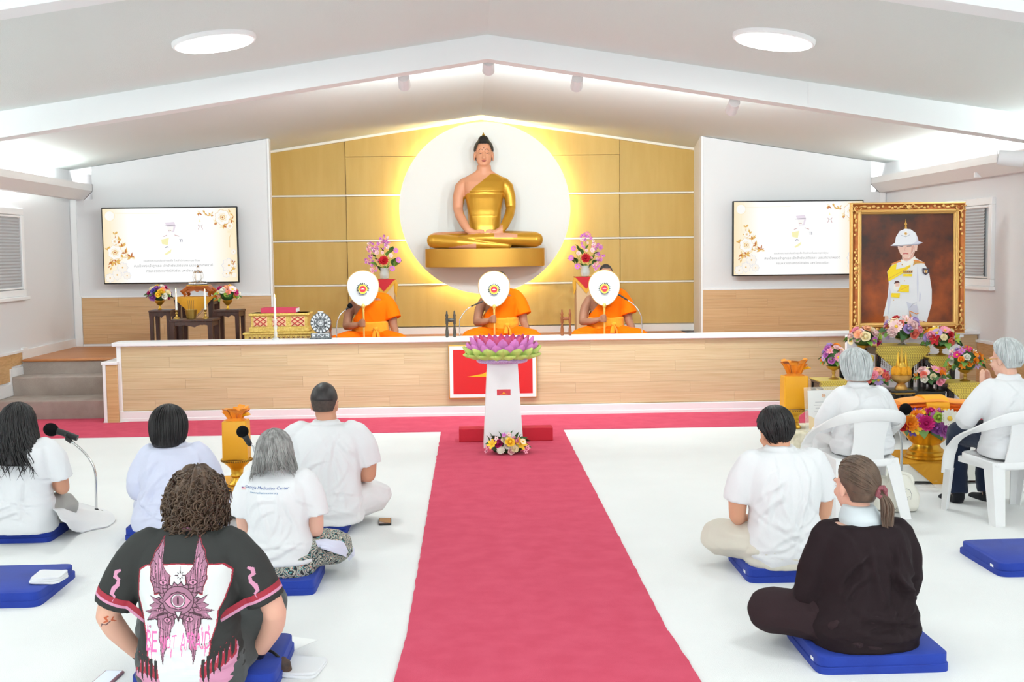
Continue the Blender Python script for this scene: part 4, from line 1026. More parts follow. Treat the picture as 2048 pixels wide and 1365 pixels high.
# clapper stands
m_pewter = mat('pewter', (84, 80, 74), 0.35, .6, bump=(60, .3, .004)); m_tan = mat('turned_wood', (150, 84, 40), 0.35, var=((126, 66, 30), 12))
def clapper(u0, u1, v0, v1, y, m, lab, base=ZL):
    a, c = W(u0, v0, y), W(u1, v0, y); s = y / 2250; h = (v0 - v1) * s
    t = thing('turned_rack', lab, 'stand', ((a.x + c.x) / 2, y, base)); d = (c.x - a.x) / 2
    for sg in (-1, 1):
        b = MB(); b.lathe([(.010, 0), (.015, .02 * h), (.018, .12 * h), (.016, .25 * h), (.010, .40 * h), (.013, .43 * h), (.010, .46 * h), (.015, .50 * h), (.015, .70 * h), (.011, .76 * h), (.016, .80 * h), (.014, .84 * h), (.008, .90 * h), (.010, .93 * h), (.002, h)], 14, (sg * d, 0, 0)); b.build('post', m, t)
    b = MB(); b.T = Matrix.Translation((0, 0, .64 * h)) @ Matrix.Rotation(pi / 2, 4, 'Y'); b.lathe([(.010, -d + .004), (.016, -d * .55), (.021, 0), (.016, d * .55), (.010, d - .004)], 14); b.build('crossbar', m, t); return t
clapper(894.3, 909.4, 675, 620.8, 11.68, m_pewter, 'small dark pewter twin-post rack on the stage ledge')
clapper(1124.3, 1140.2, 671.6, 617.6, 11.68, m_tan, 'small brown wooden twin-post rack on the stage ledge')
clapper(647, 661, 678, 624, 12.05, m_tan, 'brown wooden twin-post rack mostly behind the carved wheel', ZST + .17)
b = MB(); cc = W(654, 678, 12.05); b.box((cc.x, 12.05, ZST + .085), (.22, .12, .17), .005); tag(b.build('wooden_block', m_darkwood, None, smooth=False), 'dark wooden block under the brown rack behind the wheel', 'block')
# gooseneck microphones on the stage
def goose(pts, y, lab, head=.014, hl=.09, foam=None, base=ZL, name='gooseneck_microphone', rb=.006):
    """pts: pixels from the foot up to the tip, the last stretch is the microphone body"""
    P = [W(u, v, y) for u, v in pts]; o = V((P[0].x, y, base)); P = [p - o for p in P]; P[0].z = 0
    t = thing(name, lab, 'microphone', o)
    # smooth the neck
    S_ = []
    for i in range(len(P) - 2):
        p0, p1, p2, p3 = P[max(i - 1, 0)], P[i], P[i + 1], P[min(i + 2, len(P) - 1)]
        for k in range(6):
            q_ = k / 6; S_.append(.5 * ((2 * p1) + (-p0 + p2) * q_ + (2 * p0 - 5 * p1 + 4 * p2 - p3) * q_ ** 2 + (-p0 + 3 * p1 - 3 * p2 + p3) * q_ ** 3))
    S_.append(P[-2])
    b = MB(); b.tube(S_, rb, 10); b.build('neck', m_chrome, t)
    b = MB(); b.lathe([(.055, 0), (.055, .008), (.02, .014), (.008, .03)], 24); b.build('foot', m_black, t)
    b = MB(); d = (P[-1] - P[-2]); b.tube([P[-2] - d * .1, P[-2] + d * .15, P[-1]], [rb * 1.2, head * .9, head], 14, roundcap=True); b.build('microphone_body', m_black, t)
    if foam: b = MB(); b.ell(P[-1], (foam,) * 3, 18, 12); b.build('foam_cover', m_foam, t)
    return t
goose([(673, 680), (673.5, 655), (676, 640), (683, 627), (693, 619), (700, 612)], 12.0, 'chrome gooseneck microphone before the left monk', .012, foam=.028, base=ZST)
goose([(919.5, 676), (919, 650), (921, 637), (931, 622), (945, 612), (966, 603)], 11.95, 'chrome gooseneck microphone left of the middle monk', .008, base=ZST)
goose([(1284, 668), (1283.5, 645), (1281, 630), (1270, 612), (1254, 600), (1238, 590)], 11.95, 'chrome gooseneck microphone right of the right-hand monk', .010, base=ZST)
# low seats for the monks
m_seat = mat('seat_tan', (196, 160, 116), 0.7); m_mat = mat('seat_mat', (216, 212, 206), .8)
for (u0, u1, v, lab, z) in ((872, 1060, 661, 'low tan platform under the middle monk', .09), (1165, 1262, 668, 'low tan platform under the right-hand monk', .06), (690, 775, 668, 'low tan platform under the monk at the left microphone', .06)):
    a, c = W(u0, v, 12.9), W(u1, v, 12.9); b = MB(); b.box(((a.x + c.x) / 2, 12.72, ZST + z / 2), (c.x - a.x, .80, z), .01); tag(b.build('low_platform', m_seat, None, smooth=False), lab, 'platform')
# flower stands either side of the disc
m_stand = mat('stand_tan', (206, 172, 132), 0.6); m_rcl = mat('red_drape', (190, 22, 36), 0.7); m_gcl = mat('gold_drape', (214, 156, 40), 0.6, bump=(50, .3, .004))
def flower_stand(u, v, lab, lab2, mir, seed):
    Y = 14.0; c = W(u, v, Y); h = c.z - ZST; w = .25
    t = thing('flower_stand', lab, 'stand', (c.x, Y + .13, ZST))
    b = MB(); b.box((0, 0, h / 2), (w, .25, h), .004); b.build('column', m_stand, t, smooth=False)
    b = MB(); b.box((0, 0, h + .004), (w + .02, .27, .008), .002); b.build('top', m_rcl, t, smooth=False)
    b = MB(); b.prism([(-w / 2 - .01, h + .004), (w / 2 + .01, h + .004), (.0, h - .14)], -.142, -.136); b.build('drape', m_rcl, t, smooth=False)
    b = MB(); b.prism([(-w / 2 - .012, h - .0), (w / 2 + .012, h - .0), (w / 2 + .012, h - .04), (.0, h - .20), (-w / 2 - .012, h - .04)], -.135, -.130); b.build('drape_border', m_gcl, t, smooth=False)
    for s_ in (-1, 1):
        b = MB(); b.tube([(s_ * (w / 2 + .012), -.12, h), (s_ * (w / 2 + .025), -.12, h - .06), (s_ * (w / 2 + .02), -.12, h - .15), (s_ * (w / 2 + .03), -.12, h - .21)], [.016, .024, .016, .004], 8, flat=.5); b.build('drape_tail', m_gcl, t)
    vz = thing('flower_vase', lab2, 'flowers', (c.x, Y + .13, ZST + h + .008))
    b = MB(); b.lathe([(.035, 0), (.055, .01), (.062, .06), (.052, .12), (.06, .14), (.055, .14), (.046, .115), (.052, .05), (.01, .012)], 22); b.build('vase', m_glass, vz)
    b = MB()
    for i in range(14): b.tube([(.03 * cos(i), .03 * sin(i), .015), (.02 * cos(i * 2), .02 * sin(i * 2), .16)], .003, 5)
    o = b.build('stems', m_leafl, vz); o['kind'] = 'stuff'
    k = Y / 2250; rg = random.Random(seed); M = -1 if mir else 1
    # offsets in picture pixels from the vase foot (dx right for the left-hand one, dz up)
    for (dx, dz, kd, cc, r) in ((0, 37, 'mum', 'red', .066), (24, 57, 'daisy', 'orchid', .036), (29, 38, 'daisy', 'orchid', .04), (16, 21, 'daisy', 'orchid', .04), (14, 47, 'mum', 'pale', .032), (-13, 53, 'mum', 'pale', .034), (-2, 53, 'rose', 'pale', .022), (-12, 38, 'rose', 'pink', .018)):
        put_flower(vz, kd, cc, V((M * dx * k, -.06 + rg.uniform(-.02, .02), dz * k)), (M * dx * .02, -1, .25), r, rg)
    for (cx, cz, n, rr) in ((-1, 78, 16, 11), (-26, 62, 16, 10), (-30, 40, 14, 9), (-22, 22, 10, 8), (4, 68, 6, 8), (-15, 66, 6, 6)):
        for i in range(n):
            a = rg.uniform(0, 6.28); q_ = sqrt(rg.random()) * rr; put_flower(vz, 'orchid', rg.choice(('orchid', 'pink', 'orchid', 'pale')), V((M * (cx + q_ * cos(a)) * k, -.02 + rg.uniform(-.03, .03), (cz + q_ * 1.2 * sin(a)) * k)), (rg.uniform(-.6, .6), -1, rg.uniform(-.4, .4)), rg.uniform(.018, .026), rg)
    for (dx, dz, ax, az, l) in ((-8, 35, -.6, .9, .11), (6, 50, .3, 1, .09), (14, 35, .8, .5, .13), (17, 30, .6, 1, .15), (-14, 30, -.7, .6, .1), (10, 55, .5, .8, .08), (-2, 58, -.3, 1, .08), (4, 20, .4, .9, .1), (-6, 20, -.5, .8, .1), (14, 58, .3, 1, .09), (-16, 48, -.8, .5, .1), (20, 30, .9, .9, .13)):
        put_leaf(vz, V((M * dx * k, -.01, dz * k - .03)), (M * ax, -.25, az), l, m_leafl if rg.random() < .6 else m_leaf, rg)
    b = MB()
    for (dx, dz) in ((-1, 80), (-26, 60), (-30, 38), (24, 57), (29, 38), (16, 21), (14, 47)): b.tube([(0, 0, .1), (M * dx * k * .5, -.01, dz * k * .6), (M * dx * k, -.03, dz * k)], .0028, 5)
    o = b.build('flower_stems', m_leafl, vz); o['kind'] = 'stuff'
flower_stand(767.5, 560.5, 'tan pedestal with red and gold pointed drape, left of the disc', 'glass vase of pink orchids and a red bloom, left of the disc', False, 4)
flower_stand(1172.5, 555.5, 'tan pedestal with red and gold pointed drape, right of the disc', 'glass vase of pink orchids and a red bloom, right of the disc', True, 9)
# ------------------------------------------------------------------ framed portrait and its stand
FY = 10.95
fl_, fr_ = W(1698.5, 540, FY).x, W(1927.5, 540, FY).x
fzt, fzb = W(1814, 405, FY).z, W(1814, 668, FY).z
fw, fh = fr_ - fl_, fzt - fzb
PF = thing('framed_portrait', 'large ornate gilt frame with a painted officer in white uniform and helmet', 'painting', ((fl_ + fr_) / 2, FY, (fzt + fzb) / 2), rot=(rad(-1.5), 0, 0))
m_fr1 = mat('frame_bronze', (184, 106, 46), 0.35, .45, bump=(50, .4, .006), var=((160, 84, 34), 10)); m_fr2 = mat('frame_gold', (232, 184, 110), 0.3, .5)
bw = .115
def moulding(prof, m, nm):
    """mitred frame swept round the rectangle; prof = (inset from outer edge, depth towards viewer)"""
    b = MB(); R = []
    for ins, dep in prof: R.append([(-fw / 2 + ins, -dep, -fh / 2 + ins), (fw / 2 - ins, -dep, -fh / 2 + ins), (fw / 2 - ins, -dep, fh / 2 - ins), (-fw / 2 + ins, -dep, fh / 2 - ins)])
    b.loft(R, cap=False); b.build(nm, m, PF, smooth=False)
moulding([(0, 0), (0, .03), (.008, .046), (.016, .048)], m_fr2, 'outer_lip')
moulding([(.016, .048), (.03, .040), (.045, .036), (.06, .040), (.072, .048)], m_fr1, 'cove')
moulding([(.072, .048), (.078, .050), (.082, .046), (.088, .046), (.092, .050), (.098, .046), (.102, .036), (.108, .034), (bw, .022), (bw, .01)], m_fr2, 'inner_lip')
rg = random.Random(2)
def scroll(c, r, sx, sz, big=True):
    b = MB(); c = V(c)
    P = []
    for i in range(22):
        t = i / 21; a = 5.2 * t; q_ = r * (1 - .78 * t); P.append(c + V((sx * q_ * cos(a), -.004 - .01 * t, sz * q_ * sin(a))))
    b.tube(P, [r * .17 * (1 - .5 * i / 21) for i in range(22)], 8, roundcap=True)
    if big:
        for k in range(5):
            a = rad(-20 + 55 * k); d = V((sx * cos(a), 0, sz * sin(a))); b.tube([c + d * r * .6, c + d * r * 1.1 + V((0, -.012, 0)), c + d * r * 1.5], [r * .12, r * .2, r * .04], 7, flat=.6)
    return b
for sx in (-1, 1):
    for sz in (-1, 1):
        b = scroll((sx * (fw / 2 - .055), -.046, sz * (fh / 2 - .055)), .045, -sx, -sz)
        for k in range(5):
            for (ax, az) in ((1, 0), (0, 1)):
                t = .09 + .045 * k; b.ell((sx * (fw / 2 - .045 - ax * t + .006 * (-1) ** k * az), -.043, sz * (fh / 2 - .045 - az * t + .006 * (-1) ** k * ax)), (.026 - .003 * k if ax else .013, .010, .026 - .003 * k if az else .013), 8, 6)
        b.build('corner_ornament', m_fr2, PF)
for (x, z, hz) in ((0, fh / 2 - .05, 1), (0, -fh / 2 + .05, 1), (-fw / 2 + .05, 0, 0), (fw / 2 - .05, 0, 0)):
    b = MB()
    for s in (-1, 1):
        q_ = scroll((x + (s * .035 if hz else 0), -.046, z + (0 if hz else s * .035)), .03, s if hz else 1, 1 if hz else s, False); b.add(q_.v, q_.f)
        for k in range(5): b.ell((x + (s * (.07 + .03 * k) if hz else .006 * (-1) ** k), -.042, z + (.006 * (-1) ** k if hz else s * (.07 + .03 * k))), (.02 - .002 * k if hz else .012, .009, .012 if hz else .02 - .002 * k), 8, 6)
    b.ell((x, -.052, z), (.024, .014, .024), 10, 8); b.build('side_ornament', m_fr2, PF)
# picture: dark mottled brown ground and a generic uniformed figure
def paint_ground():
    m = bpy.data.materials.new('portrait_ground'); m.use_nodes = True; nt = m.node_tree; N = nt.nodes; L = nt.links; b = N['Principled BSDF']; b.inputs['Roughness'].default_value = .35
    tc = N.new('ShaderNodeTexCoord'); n = N.new('ShaderNodeTexNoise'); n.inputs['Scale'].default_value = 2.6; n.inputs['Detail'].default_value = 7; n.inputs['Roughness'].default_value = .6; L.new(tc.outputs['Object'], n.inputs['Vector'])
    sx = N.new('ShaderNodeSeparateXYZ'); L.new(tc.outputs['Generated'], sx.inputs[0])
    mm = N.new('ShaderNodeMath'); mm.operation = 'MULTIPLY_ADD'; mm.inputs[1].default_value = -.28; mm.inputs[2].default_value = .10; L.new(sx.outputs['Z'], mm.inputs[0])
    ad = N.new('ShaderNodeMath'); ad.operation = 'ADD'; L.new(n.outputs['Fac'], ad.inputs[0]); L.new(mm.outputs[0], ad.inputs[1])
    r = N.new('ShaderNodeValToRGB'); e = r.color_ramp.elements; e[0].position = .28; e[0].color = lin((60, 34, 26)); e[1].position = .66; e[1].color = lin((168, 80, 28))
    k = e.new(.46); k.color = lin((112, 52, 26)); L.new(ad.outputs[0], r.inputs['Fac']); L.new(r.outputs['Color'], b.inputs['Base Color']); return m
iw, ih = fw - 2 * bw, fh - 2 * bw
MB().box((0, -.008, 0), (iw + .02, .012, ih + .02)).build('canvas', paint_ground(), PF, smooth=False)
pm = [mat('paint_' + n, c, .5) for n, c in (('white', (240, 240, 246)), ('shade', (216, 216, 232)), ('skin', (240, 200, 184)), ('skin2', (224, 168, 152)), ('gold', (214, 160, 74)), ('yellow', (250, 216, 30)), ('orange', (226, 140, 70)), ('lips', (204, 104, 100)), ('dark', (70, 60, 76)), ('hair', (96, 52, 44)), ('cream', (250, 246, 240)), ('grey', (160, 160, 176)))]
F = Flat(.00025)
U = lambda x, y: ((x - 566) / 755 * iw, (672 - y) / 935 * ih)   # crop pixels of the painting
Pg = lambda mi, *p: F.poly([U(*q_) for q_ in p], mi)
Pg(2, (385, 1080), (415, 1080), (420, 1138), (380, 1138)); Pg(2, (640, 1085), (700, 1100), (700, 1138), (640, 1138))
Pg(0, (440, 640), (510, 600), (620, 575), (700, 620), (745, 700), (770, 860), (770, 980), (730, 1138), (640, 1115), (655, 1020), (660, 900), (655, 1138), (420, 1138), (410, 1080), (370, 1085), (405, 920), (415, 800), (400, 700))
Pg(1, (668, 870), (664, 960), (676, 955), (680, 900)); Pg(1, (650, 640), (660, 800), (655, 1000), (645, 800)); Pg(1, (640, 970), (660, 1030), (655, 1130), (640, 1138))
Pg(1, (418, 830), (440, 900), (412, 1075), (404, 1000)); Pg(1, (560, 960), (650, 1000), (640, 1138), (600, 1138))
Pg(2, (520, 520), (622, 520), (612, 590), (560, 612), (524, 596)); Pg(3, (530, 575), (612, 560), (608, 592), (540, 606))
Pg(10, (512, 590), (560, 622), (628, 566), (640, 600), (580, 660), (520, 650))
Pg(2, (484, 470), (630, 465), (634, 500), (622, 548), (585, 582), (545, 582), (508, 548), (488, 500)); Pg(2, (626, 470), (650, 472), (644, 522), (624, 524))
Pg(3, (600, 480), (630, 470), (620, 545), (590, 575))
F.line([U(498, 486), U(530, 482)], .006, 8); F.line([U(560, 482), U(600, 478)], .006, 8); F.line([U(548, 490), U(542, 518), U(552, 520)], .004, 3); F.line([U(530, 546), U(550, 543), U(574, 546)], .011, 7)
F.line([U(626, 470), U(612, 530), U(575, 580)], .003, 10)
Pg(0, (425, 476), (462, 450), (470, 400), (500, 350), (545, 330), (590, 335), (630, 365), (650, 410), (656, 438), (692, 452), (650, 466), (560, 468), (480, 474))
Pg(1, (640, 390), (656, 438), (692, 452), (650, 462), (600, 464), (640, 440)); Pg(11, (425, 476), (480, 470), (650, 462), (692, 453), (650, 470), (560, 474), (480, 480))
Pg(4, (541, 330), (545, 300), (538, 292), (546, 270), (549, 242), (553, 270), (562, 292), (556, 302), (562, 330)); F.petals(U(550, 372), .026, 7, 10, .5); F.petals(U(550, 372), .017, 7, 4, .5); F.line([U(512, 385), U(550, 400), U(585, 382)], .004, 11)
Pg(6, (430, 630), (505, 600), (515, 612), (440, 640)); Pg(6, (612, 600), (640, 598), (712, 626), (700, 632), (625, 618)); Pg(4, (620, 612), (700, 628), (640, 632), (610, 650))
Pg(5, (400, 700), (430, 650), (478, 628), (470, 680), (540, 665), (590, 640), (590, 660), (520, 720), (410, 785))
F.line([U(410, 760), U(500, 710), U(588, 652)], .004, 4)
Pg(10, (455, 820), (480, 780), (505, 790), (512, 830), (480, 870), (450, 850)); Pg(2, (462, 800), (500, 798), (498, 826), (470, 830)); Pg(9, (455, 805), (465, 782), (490, 778), (506, 800), (490, 796))
Pg(5, (510, 812), (580, 818), (578, 880), (490, 872)); F.line([U(482, 872), U(578, 822)], .004, 6); Pg(5, (436, 884), (506, 886), (500, 926), (430, 918))
Pg(4, (528, 690), (610, 692), (606, 712), (530, 712)); Pg(5, (530, 720), (604, 722), (602, 742), (530, 740))
for i in range(5): F.circle(U(538 + 15 * i, 702), .006, 8, 8)
Pg(8, (688, 672), (742, 676), (744, 712), (714, 734), (690, 712)); F.petals(U(715, 700), .02, 6, 4, .5); Pg(10, (700, 690), (712, 700), (706, 715)); Pg(10, (732, 690), (720, 700), (726, 715))
Pg(6, (582, 1040), (600, 1080), (596, 1138), (586, 1138)); F.line([U(582, 1040), U(640, 1068), U(660, 1060)], .008, 6); F.line([U(585, 1015), U(610, 980), U(640, 970)], .004, 11)
for y in (640, 780, 945): F.circle(U(520 if y < 700 else 540 if y < 800 else 452, y), .006, 4, 10)
F.build('painted_figure', pm, PF, -.0145)
MS = thing('portrait_stand', 'white board stand below the gilt frame', 'stand', ((fl_ + fr_) / 2, FY, 0.008))
b = MB(); b.box((0, .07, fzb / 2 - .006), (fw + .005, .05, fzb - .02), .004); b.build('board', m_pil, MS, smooth=False)
b = MB(); b.box((0, .03, fzb - .035), (fw, .13, .03), .004); b.build('ledge', m_pil, MS, smooth=False)
for s in (-1, 1):
    b = MB(); b.box((s * .35, .20, .02), (.05, .28, .04), .004); b.build('foot', m_pil, MS, smooth=False)
# ------------------------------------------------------------------ black tiered tables with fish-scale cloths
m_lacq = mat('black_lacquer', (26, 22, 22), 0.22, spec=.6)
def scale_cloth_mat():
    m = bpy.data.materials.new('fishscale_cloth'); m.use_nodes = True; nt = m.node_tree; N = nt.nodes; L = nt.links; b = N['Principled BSDF']; b.inputs['Roughness'].default_value = .4; b.inputs['Metallic'].default_value = .1
    b.inputs['Base Color'].default_value = lin((226, 198, 86)); m.diffuse_color = lin((226, 198, 86)); return m
m_scale = scale_cloth_mat(); m_scaled = mat('fishscale_gap', (168, 138, 62), .6); m_fringe = mat('dark_fringe', (84, 40, 30), .5)
def scale_drape(name, lab, w, d, drop, loc, back=False):
    t = thing(name, lab, 'cloth', loc)
    b = MB(); b.box((0, 0, .003), (w, d, .006)); b.build('cover', m_scaled, t, smooth=False)
    b = MB(); b.box((0, 0, .0075), (w - .004, d - .004, .003)); b.build('top_sheet', m_scale, t, smooth=False)
    b = MB(); b.prism([(-w / 2, .004), (w / 2, .004), (w / 2 + .004, -drop * .18), (.01, -drop), (-w / 2 - .004, -drop * .18)], -d / 2 - .008, -d / 2 - .003); b.build('front_flap', m_scaled, t, smooth=False)
    # overlapping scales
    sc = MB(); rw = .021; rh = .015; nr_ = int(drop / rh) + 1
    for r in range(nr_):
        z = -r * rh; ww = w if -z < drop * .18 else w * (1 - (-z - drop * .18) / (drop * .82)); n = int(ww / rw)
        for i in range(n):
            x = (i - (n - 1) / 2) * rw + (rw / 2 if r % 2 and n % 2 == 0 else 0)
            P = [(x + rw * .46 * cos(a), -d / 2 - .0085 - (.0025 if a > 3.3 and a < 6.1 else 0), z + rh * .5 * sin(a)) for a in [2 * pi * k / 8 for k in range(8)]]
            sc.add(P, [tuple(range(7, -1, -1))]); 
    o = sc.build('scales', m_scale, t, smooth=False); o['kind'] = 'stuff'
    for f_ in o.data.polygons: pass
    f = MB(); n = int(w / .016)
    for i in range(n + 1):
        x = -w / 2 + w * i / n; z0 = -drop * (.18 + .82 * (1 - abs(2 * i / n - 1))); l = .055
        f.tube([(x, -d / 2 - .006, z0), (x, -d / 2 - .008, z0 - l)], .0014, 4)
        for k in range(3): f.ell((x, -d / 2 - .008, z0 - l * (.4 + .3 * k)), (.004, .004, .006), 5, 4)
    o = f.build('fringe', m_fringe, t); o['kind'] = 'stuff'
    return t
def black_table(name, lab, u0, u1, v, y, d, h0=0.008, leg=.04, rail=.05):
    a, c = W(u0, v, y), W(u1, v, y); w = c.x - a.x; h = a.z - h0
    t = thing(name, lab, 'table', ((a.x + c.x) / 2, y + d / 2, h0))
    MB().box((0, 0, h - .012), (w, d, .024), .005).build('table_top', m_lacq, t, smooth=False)
    b = MB()
    for s in (-1, 1): b.box((0, s * (d / 2 - .02), h - .024 - rail / 2), (w - .06, .016, rail)); b.box((s * (w / 2 - .02), 0, h - .024 - rail / 2), (.016, d - .06, rail))
    b.build('apron', m_lacq, t, smooth=False)
    for sx in (-1, 1):
        for sy in (-1, 1):
            x, yy = sx * (w / 2 - leg * .6), sy * (d / 2 - leg * .6); MB().loft([[(x + i * leg / 2 * k, yy + j * leg / 2 * k, z) for i, j in ((-1, -1), (1, -1), (1, 1), (-1, 1))] for z, k in ((h - .024, 1), (.06, .85), (0, 1.15))]).build('leg', m_lacq, t, smooth=False)
    return t, a.z, w
tc_, zc1, wc = black_table('altar_table', 'black lacquer table under the central fish-scale cloth', 1753, 1856, 695.5, 10.35, .36)
scale_drape('scale_cloth', 'gold fish-scale cloth with dark fringe on the central altar table', wc + .02, .37, .27, (tc_.location.x, tc_.location.y, zc1))
t2, z2, w2 = black_table('altar_table', 'black lacquer table under the right middle fish-scale cloth', 1859, 1912, 716.5, 10.2, .30)
scale_drape('scale_cloth', 'gold fish-scale cloth on the middle table right of the altar centre', w2 + .02, .31, .17, (t2.location.x, t2.location.y, z2))
t3, z3, w3 = black_table('altar_table', 'black lacquer table under the left middle fish-scale cloth', 1698, 1745, 714, 10.2, .30)
scale_drape('scale_cloth', 'gold fish-scale cloth on the middle table left of the altar centre', w3 + .02, .31, .17, (t3.location.x, t3.location.y, z3))
t4, z4, w4 = black_table('altar_table', 'low black lacquer table under the far right fish-scale cloth', 1897, 1960, 769, 9.75, .30)
scale_drape('scale_cloth', 'gold fish-scale cloth on the low table at the far right of the altar', w4 + .02, .31, .17, (t4.location.x, t4.location.y, z4))
t5, z5, w5 = black_table('altar_table', 'low black lacquer table under the far left fish-scale cloth', 1641, 1697, 765, 9.75, .30)
scale_drape('scale_cloth', 'gold fish-scale cloth on the low table at the far left of the altar', w5 + .02, .31, .17, (t5.location.x, t5.location.y, z5))
# long low black bench behind the small offerings
a, c = W(1700, 779, 9.85), W(1890, 779, 9.85)
t6, z6, w6 = black_table('altar_bench', 'long low black lacquer bench behind the small altar flowers', 1702, 1892, 786, 9.72, .34)
# flower stands
m_sil = m_silver
def stem_vase(u, vb, vt, y, lab, pal, rx, rz, seed, m, n=24, r=.045, base=None, kinds=('rose', 'mum', 'daisy', 'rose', 'lily'), leaves=12, cz=None):
    c = W(u, vb, y); s = y / 2250; h = (vb - vt) * s
    t = thing('flower_vase', lab, 'flowers', (c.x, y, base if base is not None else c.z))
    b = MB(); b.lathe([(.045, 0), (.047, .006), (.018, .02), (.011, h * .35), (.018, h * .5), (.012, h * .62), (.05, h * .8), (.068, h), (.062, h), (.03, h * .82)], 24); b.build('vase', m, t)
    dome(t, (0, 0, h + rz * .62), rx, rz, n, pal, r, seed, leaves, kinds=kinds); return t
stem_vase(1804, 694, 680, 10.5, 'top central vase of roses, dahlias and orange lily before the gilt frame', ('pale', 'red', 'pale', 'coral', 'cream', 'lilac', 'orange', 'coral', 'pink', 'lilac'), .165, .12, 31, m_silver, 26, .058, zc1 + .009)
stem_vase(1727, 713, 695, 10.36, 'pedestal vase of mixed roses, upper left of the altar', ('pale', 'yellow', 'peach', 'orchid', 'pink', 'cream', 'magenta', 'pale', 'green', 'coral'), .135, .105, 32, m_brass, 28, .044, z3 + .009)
stem_vase(1881, 716, 697, 10.36, 'pedestal vase of mixed roses, upper right of the altar', ('red', 'white', 'pink', 'coral', 'yellow', 'cream', 'pale', 'lilac', 'green', 'orange'), .145, .105, 33, m_brass, 28, .046, z2 + .009)
stem_vase(1667, 765, 738, 9.9, 'silver-stemmed vase of orange and pink roses, far left of the altar', ('orange', 'lilac', 'pale', 'orange', 'orchid', 'pale', 'orange', 'pink'), .105, .115, 34, m_brass, 24, .036, z5 + .009)
stem_vase(1930, 768, 744, 9.9, 'silver-stemmed vase of orange and violet flowers, far right of the altar', ('orange', 'lilac', 'magenta', 'orange', 'lilac', 'white', 'coral', 'orchid', 'orange', 'pale'), .14, .125, 35, m_brass, 34, .034, z4 + .009, leaves=16)
stem_vase(1752, 790, 775, 9.86, 'low bowl of coral and pink roses beside the gold offering bowl', ('coral', 'pink', 'peach', 'lilac', 'coral', 'magenta'), .11, .075, 36, m_silver, 18, .042, z6)
stem_vase(1861, 796, 779, 9.80, 'dark low bowl of pale pink and orange flowers, right of the offering bowl', ('pale', 'cream', 'pink', 'orange', 'pale', 'coral', 'white'), .135, .08, 37, m_black, 24, .042, z6)
# gold offering bowl with marigold cones on its own stool
OS = thing('small_stool', 'small black footed stool under the gold offering bowl', 'stool', (W(1800, 800, 9.62).x, 9.60, 0.008))
zs = W(1800, 779, 9.62).z - .008
MB().box((0, 0, zs - .01), (.22, .16, .02), .005).build('stool_top', m_lacq, OS, smooth=False); MB().box((0, 0, zs - .028), (.20, .14, .014), .004).build('gold_band', m_goldp, OS, smooth=False)
for sx in (-1, 1):
    for sy in (-1, 1): MB().tube([(sx * .085, sy * .06, zs - .03), (sx * .10, sy * .07, zs * .6), (sx * .085, sy * .06, .02), (sx * .095, sy * .07, .008)], [.016, .014, .010, .012], 8).build('leg', m_lacq, OS)
OB = thing('offering_bowl', 'gilded footed bowl holding marigold cones, centre of the altar', 'bowl', (OS.location.x, 9.60, zs + .008)); s = 9.6 / 2250
b = MB(); b.lathe([(.052, 0), (.054, .012), (.038, .04), (.03, .052), (.04, .06), (.07, .075), (.088, .11), (.09, .13), (.082, .13), (.05, .09)], 32); b.build('bowl', mat('chased_gold', (206, 158, 84), .3, .75, bump=(150, .7, .004)), OB)
m_mari = mat('marigold', (232, 158, 22), .8, bump=(130, 1.0, .008))
for i in range(7):
    a = 2 * pi * i / 7 + .3; MB().ell((.055 * cos(a), .05 * sin(a), .155), (.034, .034, .05), 12, 8).build('marigold_cone', m_mari, OB)
MB().lathe([(.03, .14), (.046, .19), (.036, .225), (.02, .24), (.024, .255), (.012, .29), (.004, .37)], 14).build('centre_finial', mat('finial_gold', (200, 160, 60), .35, .5), OB)
for sx in (-1, 1): MB().lathe([(.012, .18), (.018, .22), (.010, .26), (.003, .33)], 10, (sx * .035, -.01, 0)).build('finial', m_goldm, OB)
